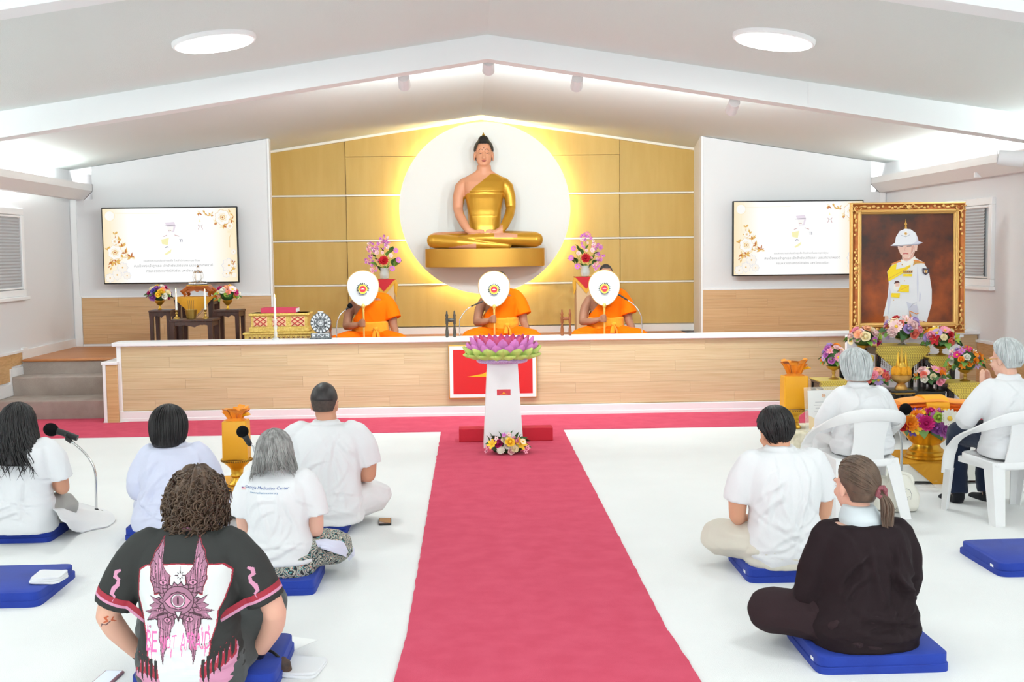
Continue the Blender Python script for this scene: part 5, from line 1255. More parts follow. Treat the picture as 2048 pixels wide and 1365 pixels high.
# ------------------------------------------------------------------ wrapped offerings on gold trays
def wrapped_bundle(name, lab, c, w, d, h, top, mirror=1):
    t = thing(name, lab, 'bundle', c)
    b = MB(); b.loft([[(x * w / 2 * k, y * d / 2 * k, z) for x, y in ((-1, -.9), (-.9, -1), (.9, -1), (1, -.9), (1, .9), (.9, 1), (-.9, 1), (-1, .9))] for z, k in ((0, 1), (h * .5, .99), (h * .97, .97), (h, .92))])
    b.build('wrapped_body', m_yel, t, ang=30)
    b = MB(); b.lathe([(w * .40, h - .006), (w * .42, h + .004), (w * .30, h + .012), (w * .26, h + .02), (w * .05, h + .02)], 22, sy=.75); rg = random.Random(int(h * 1000)); n = 9
    for i in range(n):
        a = 2 * pi * i / n + rg.uniform(-.25, .25); d = V((cos(a), .75 * sin(a), 0)); L = top * rg.uniform(.75, 1.15); out = w * rg.uniform(.40, .62); sd = V((-sin(a), .75 * cos(a), 0)); rows = []
        for j in range(6):
            q_ = j / 5; c_ = d * (w * .22 + out * (q_ ** 1.3) * .62) + V((0, 0, h + .006 + L * sin(q_ * 1.9) / .95)); ww = w * (.17 + .17 * sin(q_ * pi * .75)) * (1 if q_ < 1 else .12)
            rows.append([c_ + sd * (x * ww) + V((0, 0, -.10 * w * (1 - x * x) * sin(q_ * 2.2) + .03 * w * sin(x * 7 + i))) - d * (.14 * w * (1 - x * x)) for x in (-1, -.66, -.33, 0, .33, .66, 1)])
        b.loft(rows, cap=False, wrap=False); b.loft([[p_ - V((0, 0, .003)) for p_ in r[::-1]] for r in rows], cap=False, wrap=False)
    b.build('gathered_top', m_saff, t, ang=60)
    b = MB(); b.tube([(mirror * w * .30, -.02, h + top * .45), (mirror * w * .52, -.03, h + top * .62), (mirror * w * .64, -.03, h + top * .55)], [.012, .03, .003], 8, flat=.4); b.build('cloth_corner', m_yel, t)
    return t
def gold_tray(name, lab, c, r, h):
    t = thing(name, lab, 'tray', c); b = MB(); b.lathe([(.55 * r, 0), (.58 * r, .05 * h), (.42 * r, .15 * h), (.36 * r, .3 * h), (.45 * r, .36 * h), (.38 * r, .44 * h), (.42 * r, .6 * h), (.5 * r, .68 * h), (.95 * r, .9 * h), (r, h), (.92 * r, h), (.9 * r, .93 * h), (.02, .93 * h)], 36); b.build('tray', m_goldm, t)
    f = MB()
    for i in range(44):
        a = 2 * pi * i / 44; f.ell((r * cos(a), r * sin(a), h - .01), (.005, .005, .007), 5, 4)
    o = f.build('bead_rim', mat('bead_dark', (150, 110, 40), .4, .6), t); o['kind'] = 'stuff'; return t
m_lace = mat('cream_lace', (236, 228, 206), .75, var=((206, 196, 168), 26), bump=(60, .4, .004))
def low_cloth_table(lab, lab2, u0, u1, v, y, d, m, lab_legs=None):
    a, c = W(u0, v, y), W(u1, v, y); w = c.x - a.x; h = a.z
    t = thing('low_table', lab, 'table', ((a.x + c.x) / 2, y + d / 2, 0)); MB().box((0, 0, h - .018), (w - .02, d - .02, .02), .004).build('table_top', m_darkwood, t, smooth=False)
    for sx in (-1, 1):
        for sy in (-1, 1): MB().box((sx * (w / 2 - .05), sy * (d / 2 - .05), (h - .028) / 2), (.035, .035, h - .028), .003).build('leg', m_darkwood, t, smooth=False)
    k = thing('table_cloth', lab2, 'cloth', ((a.x + c.x) / 2, y + d / 2, h - .007)); n = 40; rings = []
    def rect(hx, hy, z, amp):
        P = []
        for i in range(n):
            q_ = 4 * i / n; e = int(q_); f = q_ - e; c4 = [(-1, -1), (1, -1), (1, 1), (-1, 1)]; x = c4[e][0] + (c4[(e + 1) % 4][0] - c4[e][0]) * f; yy = c4[e][1] + (c4[(e + 1) % 4][1] - c4[e][1]) * f
            o = 1 + amp * sin(i * 1.7); P.append((x * hx * o, yy * hy * o, z))
        return P
    b = MB(); b.loft([rect(w / 2, d / 2, .007, 0), rect(w / 2 + .006, d / 2 + .006, .0, 0), rect(w / 2 + .014, d / 2 + .014, -.10, .012), rect(w / 2 + .018, d / 2 + .018, -min(.17, h - .03), .02)][::-1], cap=False)
    b.add(rect(w / 2, d / 2, .0072, 0), [tuple(range(n))]); b.build('cover', m, k, ang=50); return t, h
# right-hand tall bundle with document on a patterned cloth table
rt, rh_ = low_cloth_table('low table under a cream patterned cloth, left of the grey-haired woman', 'cream lace-patterned cloth over the low table left of the grey-haired woman', 1588, 1690, 868, 8.15, .50, m_lace)
c = W(1593, 863, 8.35); gold_tray('gold_tray', 'gold pedestal tray carrying the tall yellow bundle on the right', (c.x, 8.42, rh_), .095, .15)
cb = W(1592, 824, 8.42); wrapped_bundle('wrapped_bundle', 'tall yellow wrapped bundle with gathered orange top, right side', (c.x, 8.42, rh_ + .152), 50 * 8.42 / 2250, .13, 67 * 8.42 / 2250, 27 * 8.42 / 2250)
DS = thing('document_stand', 'clear upright stand holding a printed certificate beside the yellow bundle', 'sign', (W(1650, 866, 8.22).x, 8.22, rh_ + .004), rot=(rad(-8), 0, rad(6)))
m_acr = mat('acrylic', (250, 246, 236), .06, spec=.6); m_acr.node_tree.nodes['Principled BSDF'].inputs['Alpha'].default_value = .25
MB().box((0, 0, .165), (.30, .008, .33), .002).build('acrylic_sheet', m_acr, DS, smooth=False); MB().box((0, .03, .004), (.30, .07, .007), .002).build('foot', m_acr, DS, smooth=False)
F = Flat(.0006); F.rect(-.125, .02, .135, .305, 0); F.poly([(-.125, .02), (.135, .02), (.135, .10), (-.05, .085), (-.125, .12)], 2); F.circle((.0, .265), .014, 3); F.circle((.0, .265), .010, 0); F.circle((.0, .265), .006, 3)
for k in range(6): F.rect(-.07 - .01 * (k % 2), .215 - .022 * k, .075, .2185 - .022 * k, 1)
F.build('certificate', [m_paper, mat('print_grey', (190, 190, 194), .7), mat('print_peach', (248, 220, 176), .7), mat('print_orange', (232, 150, 70), .7)], DS, -.006)
# left bundle on a mustard cloth table
lt, lh_ = low_cloth_table('low table under the mustard cloth, before the buzz-cut man', 'white lace cloth over the low table before the buzz-cut man', 405, 560, 985, 7.25, .5, mat('white_lace', (240, 238, 230), .8, bump=(80, .5, .004)))
c = W(474, 975, 7.4)
mc = MB(); mw_ = .38; mc.prism([(-mw_ / 2, 0), (mw_ / 2, 0), (mw_ / 2, -.02), (0, -.15), (-mw_ / 2, -.02)], -.29, -.284); mc.box((0, -.02, .003), (mw_, .53, .006)); t = thing('mustard_cloth', 'mustard pointed cloth under the gold tray on the left', 'cloth', (c.x, 7.50, lh_ + .002)); mc.build('cover', m_must, t, smooth=False)
gold_tray('gold_tray', 'gold pedestal tray carrying the yellow bundle on the left', (c.x, 7.42, lh_ + .010), .10, (972 - 918) * 7.4 / 2250)
wrapped_bundle('wrapped_bundle', 'yellow wrapped bundle with gathered orange top, left side', (W(474, 918, 7.42).x, 7.42, W(474, 917, 7.42).z), .165, .13, 77 * 7.42 / 2250, 22 * 7.42 / 2250)
# gold flower bowl on the low mustard table, folded robe bundle behind
bt, bh = low_cloth_table('low table under the white lace before the elderly couple', 'white fringed lace cloth on the low table before the elderly couple', 1778, 1965, 931, 7.88, .55, mat('white_lace', (240, 238, 230), .8))
mc = MB(); cx = W(1878, 930, 7.86).x; wm = .50; mc.box((-.05, 0, .003), (wm + .1, .56, .006)); mc.prism([(-.22, .006), (.18, .006), (.0, -.175)], -.312, -.306); t = thing('mustard_cloth', 'mustard pointed cloth under the big gold flower bowl', 'cloth', (cx, 8.17, bh + .002)); mc.build('cover', m_must, t, smooth=False)
GB = thing('gold_flower_bowl', 'wide gold footed bowl heaped with bright mixed flowers', 'flowers', (W(1856, 926, 8.06).x, 8.10, bh + .009)); s = 8.1 / 2250
R_ = 52 * s; hb = 58 * s
b = MB(); b.lathe([(.80 * R_, 0), (.82 * R_, .04 * hb), (.74 * R_, .10 * hb), (.76 * R_, .16 * hb), (.66 * R_, .24 * hb), (.67 * R_, .30 * hb), (.55 * R_, .38 * hb), (.50 * R_, .50 * hb), (.66 * R_, .62 * hb), (R_, .98 * hb), (R_ * 1.02, hb), (.92 * R_, hb), (.5 * R_, .7 * hb)], 40); b.build('bowl', m_goldm, GB)
dome(GB, (.0, 0, hb + .045), .205, .095, 44, ('orange', 'yellow', 'magenta', 'orchid', 'pink', 'white', 'purple', 'yellow', 'orchid', 'violet', 'green', 'cream'), .050, 41, 12, ry=.17, low=.08)
for (u, v, k, cc, r) in ((1820, 848, 'mum', 'orange', .062), (1851, 848, 'mum', 'magenta', .066), (1899, 838, 'daisy', 'white', .072), (1890, 862, 'mum', 'orchid', .07), (1872, 858, 'rose', 'purple', .05), (1830, 858, 'lily', 'yellow', .05), (1825, 865, 'orchid', 'violet', .04), (1914, 862, 'mum', 'pink', .06), (1806, 853, 'rose', 'red', .045), (1876, 836, 'rose', 'green', .042)):
    p = W(u, v, 7.86) - GB.location; put_flower(GB, k, cc, p, (p.x, -1.2, .45), r, RNG)
# robe bundle
RS = thing('robe_stand', 'gold tray stand under the folded saffron robe', 'tray', (W(1862, 840, 8.5).x, 8.55, 0.0)); zr0 = W(1862, 829, 8.5).z
b = MB(); b.lathe([(.16, .008), (.16, .02), (.07, .06), (.06, zr0 * .6), (.12, zr0 * .85), (.24, zr0 - .01), (.24, zr0)], 32); b.build('tray', m_goldm, RS)
mc = MB(); mc.prism([(-.26, 0), (.26, 0), (.24, -.018), (.05, -.085), (-.02, -.085), (-.24, -.018)], -.262, -.256); mc.box((0, 0, .003), (.52, .5, .006)); t = thing('yellow_cloth', 'yellow fringed cloth under the folded saffron robe', 'cloth', (RS.location.x, 8.55, zr0 + .001)); mc.build('cover', m_yel, t, smooth=False)
f = MB()
for i in range(40):
    x = -.25 + .5 * i / 39; z = -.018 - .067 * max(0, 1 - abs(x - .015) / .24); f.tube([(x, -.263, z), (x + .008, -.265, z - .02), (x, -.263, z - .045)], .0016, 4)
o = f.build('fringe', mat('gold_fringe', (206, 150, 70), .5), t); o['kind'] = 'stuff'
RB = thing('folded_robe', 'folded saffron robe tied with a yellow band on its tray', 'robe', (RS.location.x, 8.50, zr0 + .008))
L_ = 158 * 8.5 / 2250
for k in range(4):
    b = MB(); rings = []
    for i in range(17):
        q_ = 2 * i / 16 - 1; x = q_ * L_ / 2 * (1 - .03 * k); hgt = .016 * (1 + .5 * (1 - q_ * q_)); z = .016 + k * .031 * (1 - .22 * abs(q_)) + .010 * sin(q_ * 3 + k) * abs(q_); dd = .13 * (1 - .25 * abs(q_) ** 3)
        rings.append([(x, -dd * cos(a) , z + hgt * sin(a)) for a in [2 * pi * j / 12 for j in range(12)]])
    b.loft(rings); b.build('fold', m_saff if k > 2 else m_saffd, RB)
b = MB(); b.loft([[(x, (-.142 + .0) * cos(a), (.070 + .074 * sin(a))) for a in [2 * pi * j / 20 for j in range(20)]] for x in (-.09, -.05, .0, .05, .085)]); b.build('band', mat('saffron_band', (250, 172, 20), .6), RB)
# ------------------------------------------------------------------ people
def skin(n, c): return mat('skin_' + n, c, 0.55, sss=.08, bump=(140, .08, .002), spec=.35)
SK = dict(tan=skin('tan', (206, 150, 122)), fair=skin('fair', (226, 178, 156)), pink=skin('pink', (222, 172, 150)), brown=skin('brown', (160, 112, 88)), warm=skin('warm', (214, 158, 128)))
m_eyew = mat('eye_white', (240, 236, 232), .3); m_eyed = mat('eye_dark', (40, 28, 24), .3); m_lipn = mat('lip', (188, 112, 104), .5)
def cloth(n, c, b=(90, .12, .003), **k): return mat('cloth_' + n, c, .85, bump=b, spec=.15, sheen=k.pop('sh', .15), **k)
m_tee = cloth('white', (229, 229, 231)); m_lav = cloth('lavender', (214, 216, 236)); m_brown = cloth('brown', (38, 28, 31), sh=.0); m_brownp = cloth('brown_pants', (50, 37, 40), sh=.0); m_char = cloth('charcoal', (56, 57, 56), sh=.03); m_beige = cloth('beige', (214, 208, 194)); m_navy = cloth('navy', (30, 40, 62)); m_greyp = cloth('grey_pants', (160, 158, 154)); m_dgrey = cloth('dark_grey', (74, 78, 78)); m_mist = cloth('mist', (206, 214, 218)); m_off = cloth('off_white', (230, 230, 231)); m_sock = cloth('sock', (26, 28, 34))
m_robe = cloth('robe', (248, 112, 0), sh=.0); m_sash = cloth('sash', (238, 158, 44), (40, .5, .006))
def sup(rx, ry, z, xc=0, yc=0, n=36, e=.82):
    out = []
    for i in range(n):
        a = 2 * pi * i / n; c_, s_ = cos(a), sin(a)
        out.append((xc + rx * math.copysign(abs(c_) ** e, c_), yc + ry * math.copysign(abs(s_) ** e, s_), z))
    return out
def torso_rings(H=.60, sw=.20, bust=.175, waist=.155, hip=.18, dep=.125, lean=.03, slump=.03):
    k = H / .60; R = []
    for z, rx, ry in ((.0, hip * .93, dep * 1.05), (.07, hip, dep * 1.15), (.16, hip * .96, dep * 1.08), (.27, waist, dep * .95), (.37, waist * .55 + bust * .47, dep * .97), (.45, bust * 1.0, dep * 1.0), (.505, bust * .98, dep * .93), (.54, sw * .82, dep * .80), (.565, sw * .66, dep * .68), (.585, sw * .48, dep * .58), (.605, .066, .066)):
        t = z / .6; R.append((z * k, rx, ry, lean * t - slump * 4 * t * (1 - t)))
    return R
def add_torso(mb, R, off=0, z0=None, z1=None, flare=0.0, n=36):
    rings = []
    for z, rx, ry, yc in R:
        if z0 is not None and z < z0 - 1e-6: continue
        if z1 is not None and z > z1 + 1e-6: continue
        f = off + flare * max(0, 1 - z / .25); rings.append(sup(rx + f, ry + f, z, 0, yc, n))
    mb.loft(rings)
def y_at(R, z):
    for a, b in zip(R, R[1:]):
        if a[0] <= z <= b[0]: t = (z - a[0]) / (b[0] - a[0]); return a[3] + (b[3] - a[3]) * t
    return R[-1][3]
def smoothpts(P, k=5):
    P = [V(p) for p in P]; out = []
    for i in range(len(P) - 1):
        p0, p1, p2, p3 = P[max(i - 1, 0)], P[i], P[i + 1], P[min(i + 2, len(P) - 1)]
        for j in range(k):
            q = j / k; out.append(.5 * ((2 * p1) + (-p0 + p2) * q + (2 * p0 - 5 * p1 + 4 * p2 - p3) * q * q + (-p0 + 3 * p1 - 3 * p2 + p3) * q ** 3))
    out.append(P[-1]); return out
def limb(mb, P, r, n=16, k=4, roundcap=True, flat=None):
    Q = smoothpts(P, k); m = len(Q); rr = [float(np.interp(i / (m - 1) * (len(r) - 1), range(len(r)), r)) for i in range(m)]
    mb.tube(Q, rr, n, roundcap=roundcap, flat=flat)
def hand(mb, Wp, d, palm_n, side=1, curl=25, s=1.0, spread=.06):
    """palm, four unequal fingers with knuckle bends, thumb from the palm's side"""
    Wp, d, nrm = V(Wp), V(d).normalized(), V(palm_n); nrm = (nrm - d * nrm.dot(d)).normalized(); x = d.cross(nrm).normalized() * side
    def P(a, b, c): return Wp + (d * a + x * b + nrm * c) * s
    rings = []
    for a, w, t in ((-.015, .024, .019), (.01, .028, .018), (.045, .038, .017), (.078, .039, .015), (.09, .036, .012)):
        rings.append([P(a, w * cos(q), t * sin(q)) for q in [2 * pi * i / 14 for i in range(14)]])
    mb.loft(rings)
    for i, (b, L, r) in enumerate(((-.028, .066, .0082), (-.0095, .076, .0088), (.0095, .072, .0086), (.027, .056, .0078))):
        p = P(.075, b, 0); a = 0; pts = [P(.055, b * .95, 0), p]
        for sl, bend in ((.44, curl), (.32, curl * 1.2), (.24, curl * .8)):
            a += rad(bend); q = (d * cos(a) + nrm * sin(a) + x * (b * spread * 20 / .03 * .03)) ; p = p + q.normalized() * L * sl * s; pts.append(p)
        mb.tube(pts, [r * 1.05 * s, r * 1.1 * s, r * s, r * .95 * s, r * .75 * s], 8, roundcap=True)
    mb.tube([P(.015, -.02, .006), P(.04, -.045, .014), P(.062, -.052, .024), P(.082, -.046, .032)], [.014 * s, .0125 * s, .0105 * s, .0085 * s], 8, roundcap=True)
def HM(c, yaw=0, pitch=0, roll=0, s=1.0):
    return Matrix.Translation(c) @ Matrix.Rotation(rad(yaw), 4, 'Z') @ Matrix.Rotation(rad(pitch), 4, 'X') @ Matrix.Rotation(rad(roll), 4, 'Y') @ Matrix.Diagonal((s, s, s, 1))
def add_head(mb, M):
    t = MB()
    t.ell((0, -.018, .026), (.0735, .094, .088), 26, 16); t.ell((0, .030, -.035), (.060, .062, .078), 22, 14); t.ell((0, .055, -.092), (.030, .030, .023), 14, 8)
    t.tube([(0, .088, .012), (0, .104, -.016), (0, .109, -.030)], [.007, .010, .014], 10, roundcap=True)
    for s in (-1, 1):
        t.ell((s * .012, .098, -.032), (.009, .010, .008), 8, 6); t.ell((s * .0745, -.008, -.016), (.0085, .020, .032), 10, 8); t.ell((s * .030, .078, .012), (.024, .016, .010), 10, 6); t.ell((s * .040, .062, -.035), (.022, .02, .02), 10, 6)
    t.ell((0, .088, -.062), (.022, .010, .010), 10, 6)
    mb.add([M @ V(p) for p in t.v], t.f)
def face_bits(M, par, open_=True):
    for s in (-1, 1):
        b = MB(); b.T = M; b.ell((s * .030, .080, -.006), (.0125, .010, .008), 10, 8); e = b.build('eye', m_eyew, par)
        b = MB(); b.T = M; b.ell((s * .030, .0885, -.006), (.0055, .003, .0055), 10, 6); b.build('iris', m_eyed, e)
        b = MB(); b.T = M; b.tube([(s * .014, .094, .014), (s * .030, .095, .019), (s * .048, .084, .014)], [.002, .003, .0015], 6, flat=.6); b.build('eyebrow', m_eyed, par)
    b = MB(); b.T = M; b.ell((0, .0975, -.0585), (.021, .006, .0038), 12, 6); b.ell((0, .0965, -.066), (.017, .007, .0045), 12, 6); b.build('lips', m_lipn, par)
def fold_noise(me, amp, seed=0, fx=(9, 9, 3.0), fz=(3.0, 4, 13), zmix=(.1, .35), zmin=None, extra=None):
    """cloth folds: long soft ridges running down the upper part, cross creases lower down"""
    co = coords_of(me); nr = normals_of(me); d = np.zeros(len(co)); sd = V((seed * 7.3, seed * 3.1, seed * 1.7))
    for i, p in enumerate(co):
        t = min(1, max(0, (p[2] - zmix[0]) / (zmix[1] - zmix[0])))
        w = noise.noise(V((p[0] * 3, p[1] * 3, p[2] * 3)) + sd) * .6
        n1 = 1 - 2 * abs(noise.noise(V((p[0] * fx[0] + w, p[1] * fx[1], (p[2] + abs(p[0]) * .7) * fx[2] + w)) + sd)) if t > 0 else 0
        n2 = 1 - 2 * abs(noise.noise(V((p[0] * fz[0] + w, p[1] * fz[1], p[2] * fz[2] + w * 1.5)) + sd * 2)) if t < 1 else 0
        n3 = noise.noise(V((p[0] * 22, p[1] * 22, p[2] * 22)) + sd) * .18
        d[i] = (n1 - .45) * t * .7 + (n2 - .45) * (1 - t) * 1.1 + n3
    set_coords(me, co + nr * (d * amp)[:, None])
    for m in [me]: m.polygons.foreach_set('use_smooth', [True] * len(m.polygons))
def creases(me, seed, zlo, zhi, hw, n=16, depth=.010, wid=.013, steep=0.0):
    """separate drag lines pressed into the cloth: valley beside ridge, fading at both ends"""
    rg = random.Random(seed * 13 + 5); co = coords_of(me); nr = normals_of(me); d = np.zeros(len(co)); x, z = co[:, 0], co[:, 2]
    back = np.where(nr[:, 1] < .35, 1.0, .25)
    for k in range(n):
        q = rg.random(); s = rg.choice((-1, 1))
        if q < .45:   # cross folds gathering low on the back
            cz = zlo + (zhi - zlo) * rg.uniform(.0, .35); cx = rg.uniform(-.5, .5) * hw; a = s * rg.uniform(.05, .45) + steep; L = rg.uniform(.5, 1.0) * hw; bow = rg.uniform(-.8, .8)
        elif q < .8:  # drag lines from the arm pit
            cz = zlo + (zhi - zlo) * rg.uniform(.45, .8); cx = s * hw * rg.uniform(.45, .8); a = -s * rg.uniform(.7, 1.25); L = rg.uniform(.4, .75) * hw; bow = s * rg.uniform(0, 1.0)
        else:         # long soft verticals
            cz = zlo + (zhi - zlo) * rg.uniform(.35, .7); cx = rg.uniform(-.6, .6) * hw; a = pi / 2 + rg.uniform(-.3, .3); L = rg.uniform(.6, 1.1) * hw; bow = rg.uniform(-.4, .4)
        u = (x - cx) * cos(a) + (z - cz) * sin(a); v = -(x - cx) * sin(a) + (z - cz) * cos(a) - bow * u * u / max(hw, .05)
        w = wid * rg.uniform(.7, 1.3); t = v / w; d += depth * rg.uniform(.6, 1.2) * (t * np.exp(-t * t) * 1.6 + .4 * np.exp(-(t - 1) ** 2)) * np.exp(-(u / L) ** 4) * back
    d *= .68 * np.clip((z - zlo - .015) / .07, 0.06, 1)
    set_coords(me, co + nr * d[:, None])
def garment(name, mb, m, par, vox=.0095, sm=3, amp=.004, seed=0, cr=None, **k):
    me = remesh(mb, vox, sm, m, name)
    if amp: fold_noise(me, amp, seed, **k)
    if cr: creases(me, seed, *cr)
    me.update()
    o = link(name, me, par); return o, me
# ---- hair
def hair_sheet(M, par, m, hl, zend, r=(.080, .102, .098), c=(0, -.018, .026), thick=.004, amp=.003, seed=0, flare=0.0, back=0.0, tuck=.0, nphi=64, nv=22, strands=0, sr=.0028, wave=0.0, name='hair', wv=14, jag=.0, part=None, only=False, sm2=None, splay=.0):
    """hl(f): 0 at the face .. 1 at the nape (cosine of heading) -> end angle on the skull, zend(f): z of hanging ends or None"""
    rg = random.Random(seed); c = V(c)
    def F(phi): return (1 - sin(phi)) / 2          # 0 front, 1 back
    def P(phi, v, off=0.0):
        f = F(phi); ze = zend(f); th_end = hl(f)
        hang = 0 if ze is None else max(0, (c.z - ze)) * (1 if th_end >= pi / 2 else 0)
        tot = min(th_end, pi / 2 if hang else 9) * .1 + hang; L = v * tot
        if hang and L > pi / 2 * .1: th, h = pi / 2, L - pi / 2 * .1
        else: th, h = L / .1, 0
        if th > pi / 2 and not hang: pass
        g = 1 + (off + thick) / .09; q = h / max(hang, 1e-6) if hang else 0
        k = 1 + flare * q - tuck * q * q
        sn = sin(th); x = r[0] * g * sn * cos(phi) * k; y = r[1] * g * sn * sin(phi) * k; z = c.z + r[2] * g * cos(th) - h
        y -= back * h * f; x += splay * h * cos(phi)
        return V((c.x + x, c.y + y, z))
    b = MB(); b.T = M; rows = []
    for j in range(nv + 1):
        v = max(.012, j / nv); row = []
        for i in range(nphi):
            phi = 2 * pi * i / nphi; n = noise.noise(V((cos(phi) * 4, sin(phi) * 4, v * 3 + seed))) ; n2 = noise.noise(V((phi * 9, v * 1.5, seed * 2.0)))
            row.append(P(phi, v, amp * (n + n2) * (1 if j < nv else 0)))
        rows.append(row)
    rows.append([c + (p - c) * .90 if zend(F(2 * pi * i / nphi)) is None else p * 1.0 + V(((c.x - p.x) * .25, (c.y - p.y) * .25, .01)) for i, p in enumerate(rows[-1])])
    b.loft(rows[::-1], cap=True)
    for s in range(strands):
        phi = rg.uniform(0, 2 * pi); n = 10; ph = rg.uniform(0, 6.28); v0 = rg.uniform(0, .25); v1 = rg.uniform(.85, 1.0 + jag); off = rg.uniform(.0, .004); dp = rg.uniform(-.25, .25)
        pts = []
        for j in range(n + 1):
            v = v0 + (v1 - v0) * j / n; a = phi + dp * v * .4; p = P(a, v, off + .002)
            if wave: t_ = V((-sin(a), cos(a), 0)); p = p + t_ * wave * sin(ph + v * wv) * v + V((cos(a), sin(a), 0)) * wave * .6 * cos(ph + v * wv) * v
            pts.append(p)
        b.tube(pts, [sr * (.5 + .6 * sin(pi * min(1, (j + 1) / n * .9))) * (1 if j < n else .2) for j in range(n + 1)], 4)
    return b.build(name, m, par, ang=180)
def short_hl(f0=.14, th=50): return lambda f: rad(th + (90 - th) * min(1, max(0, (f - f0) / (.45 - f0))))
def short_ze(low=-.062): return lambda f: None if f < .45 else .004 + (low - .004) * min(1, (f - .45) / .22)
def hairmat(n, c1, c2): return mat('hair_' + n, c1, .48, var=(c2, 40), stretch=(1, 1, .25), spec=.45, bump=(180, .3, .002))
HR_ = dict(black=hairmat('black', (26, 24, 26), (38, 34, 34)), grey=hairmat('grey', (120, 118, 116), (168, 166, 164)), white=hairmat('white', (186, 190, 190), (216, 220, 220)), brown=hairmat('brown', (84, 66, 54), (106, 84, 68)), curl=hairmat('curl', (62, 46, 36), (96, 74, 56)), buzz=hairmat('buzz', (36, 32, 32), (48, 42, 42)))
# ---- seated, cross-legged skeleton
def legs(mb, kneeR, kneeL, hz=.085, r=(.10, .085, .068, .05), foot=True, hipx=.095, ank=None, seat=0.0):
    for s, K in ((1, V(kneeR)), (-1, V(kneeL))):
        A = V(ank[0 if s > 0 else 1]) if ank else V((-s * .06, K.y + .02, .03))
        limb(mb, [(s * hipx, .0, hz), (s * hipx * 1.2 + (K.x - s * hipx) * .35, K.y * .4, hz + .012), K], [r[0], r[0] * .95, r[1]])
        limb(mb, [K, (K + A) / 2 + V((0, .03, -.01)), A], [r[1] * .92, r[2], r[3]])
        if foot: limb(mb, [A, A + V((-s * .07, -.02, -.005)), A + V((-s * .14, -.06, -.008))], [.035, .038, .024])
def cushion(u0, u1, vn, depth, lab, th=.072, rz=0.0, fold=0, extra=None, y0=None, x0=None, x1=None):
    """blue foam mat; near bottom edge runs between pixels (u0,vn) and (u1,vn)"""
    a, c = G(u0, vn), G(u1, vn); w = c.x - a.x if x0 is None else x1 - x0; cx = (a.x + c.x) / 2 if x0 is None else (x0 + x1) / 2
    t = thing('floor_cushion', lab, 'cushion', (cx, a.y + depth / 2, 0), rz, 'blue floor cushions')
    nx, ny = 14, 12
    def slab(z0, z1, hw, hd, oy, nm, bulge=.006, sag=None):
        b = MB(); R = []
        prof = [(z0, .992), (z0 + .006, 1.0), ((z0 + z1) / 2, 1.004), (z1 - .010, 1.0), (z1 - .003, .985), (z1, .955)]
        for z, k in prof: R.append([(x * hw * (1 if k > .97 else k / .97), oy + y * hd * (1 if k > .97 else k / .97), z + (0.002 * sin(x * 5 + y * 3) if z > (z0 + z1) / 2 else 0)) for x, y in OUT])
        b.loft(R); return b.build(nm, m_blue, t, ang=35)
    OUT = []
    for i in range(48):
        a_ = 2 * pi * (i + .5) / 48; c_, s_ = cos(a_), sin(a_); e = .16; OUT.append((math.copysign(abs(c_) ** e, c_), math.copysign(abs(s_) ** e, s_)))
    slab(0.0, th * .42, w / 2, depth / 2, 0, 'lower_mat'); slab(th * .42, th, w / 2 * .985, depth / 2 * .93, -depth * .02, 'upper_mat')
    b = MB(); b.box((-w / 2 * .98, -depth * .3, th * .45), (.004, .035, .02)); b.build('care_tag', m_paper, t, smooth=False)
    return t
m_blue = mat('blue_fabric', (19, 49, 146), .8, bump=(160, .2, .003), sheen=.05, var=((23, 56, 158), 6))
TH = .072
# ---- cushions
cushion(1637, 1912, 1352, .50, 'blue cushion under the woman in the dark brown sweater')
cushion(1497, 1690, 1168, .50, 'blue cushion under the black-haired man in white and beige')
cushion(2000, 2230, 1156, .52, 'empty blue cushion at the right edge of the floor')
cushion(-150, 72, 1221, .55, 'empty blue cushion with folded white cloth at the left edge')
cushion(-90, 94, 1090, .50, 'blue cushion under the long-haired woman by the microphone')
cushion(246, 420, 1083, .48, 'blue cushion under the woman with the black bob')
cushion(432, 627, 1196, .46, 'blue cushion under the woman with long grey hair')
cushion(560, 692, 1074, .50, 'blue cushion under the buzz-cut man')
cx0, cx1 = G(256, 1395).x, G(548, 1395).x
cushion(256, 548, 1395, .52, 'blue cushion under the curly-haired man in the printed shirt')
c = G(545, 1342); b = MB()
def seat_at(u, v, dy): p = G(u, v, TH - .006); return (p.x * (1 + dy / p.y), p.y + dy, TH - .006)
def person(lab, loc, rz=0, sc=1.0): return thing('person', lab, 'person', loc, rad(rz), sc=sc)
def neck(mb, R, hc, r=.055):
    z = R[-1][0]; limb(mb, [(0, R[-1][3] + .014, z - .05), (0, R[-1][3] + .010, z + .02), V(hc) + V((0, -.018, -.05))], [r * 1.02, r, r * .98])
# ================= buzz-cut man in white
loc = seat_at(655, 1050, .13); p = person('seated broad man with buzz-cut black hair, white t-shirt and white trousers', loc, -2)
R = torso_rings(.605, .225, .205, .20, .21, .15, .05, .03); hc = (-.012, .075, .715); M = HM(hc, 0, -4, 0, 1.04)
b = MB(); add_torso(b, R, -.014, z1=R[-3][0]); add_head(b, M); neck(b, R, hc, .062)
for s in (-1, 1):
    E = (s * .250, .05, .27); Wp = (s * .10, .25, .24); limb(b, [(s * .195, .03, 0.500), (s * .245, .03, .42), E], [0.048, .062, .050]); limb(b, [E, (s * .2, .16, .245), Wp], [.050, .044, .030]); hand(b, Wp, (-s * .5, .8, .3), (-s, 0, 0), s, 12)
legs(b, (.265, .27, .09), (-.265, .27, .09), r=(.085, .07, .055, .04))
link('body', remesh(b, .0075, 3, SK['tan'], 'body'), p); face_bits(M, p)
b = MB(); add_torso(b, R, .012, flare=.012, z1=.60)
b.lathe([(.085, 0), (.082, .012), (.075, .018)], 28, (0, R[-1][3], .598))
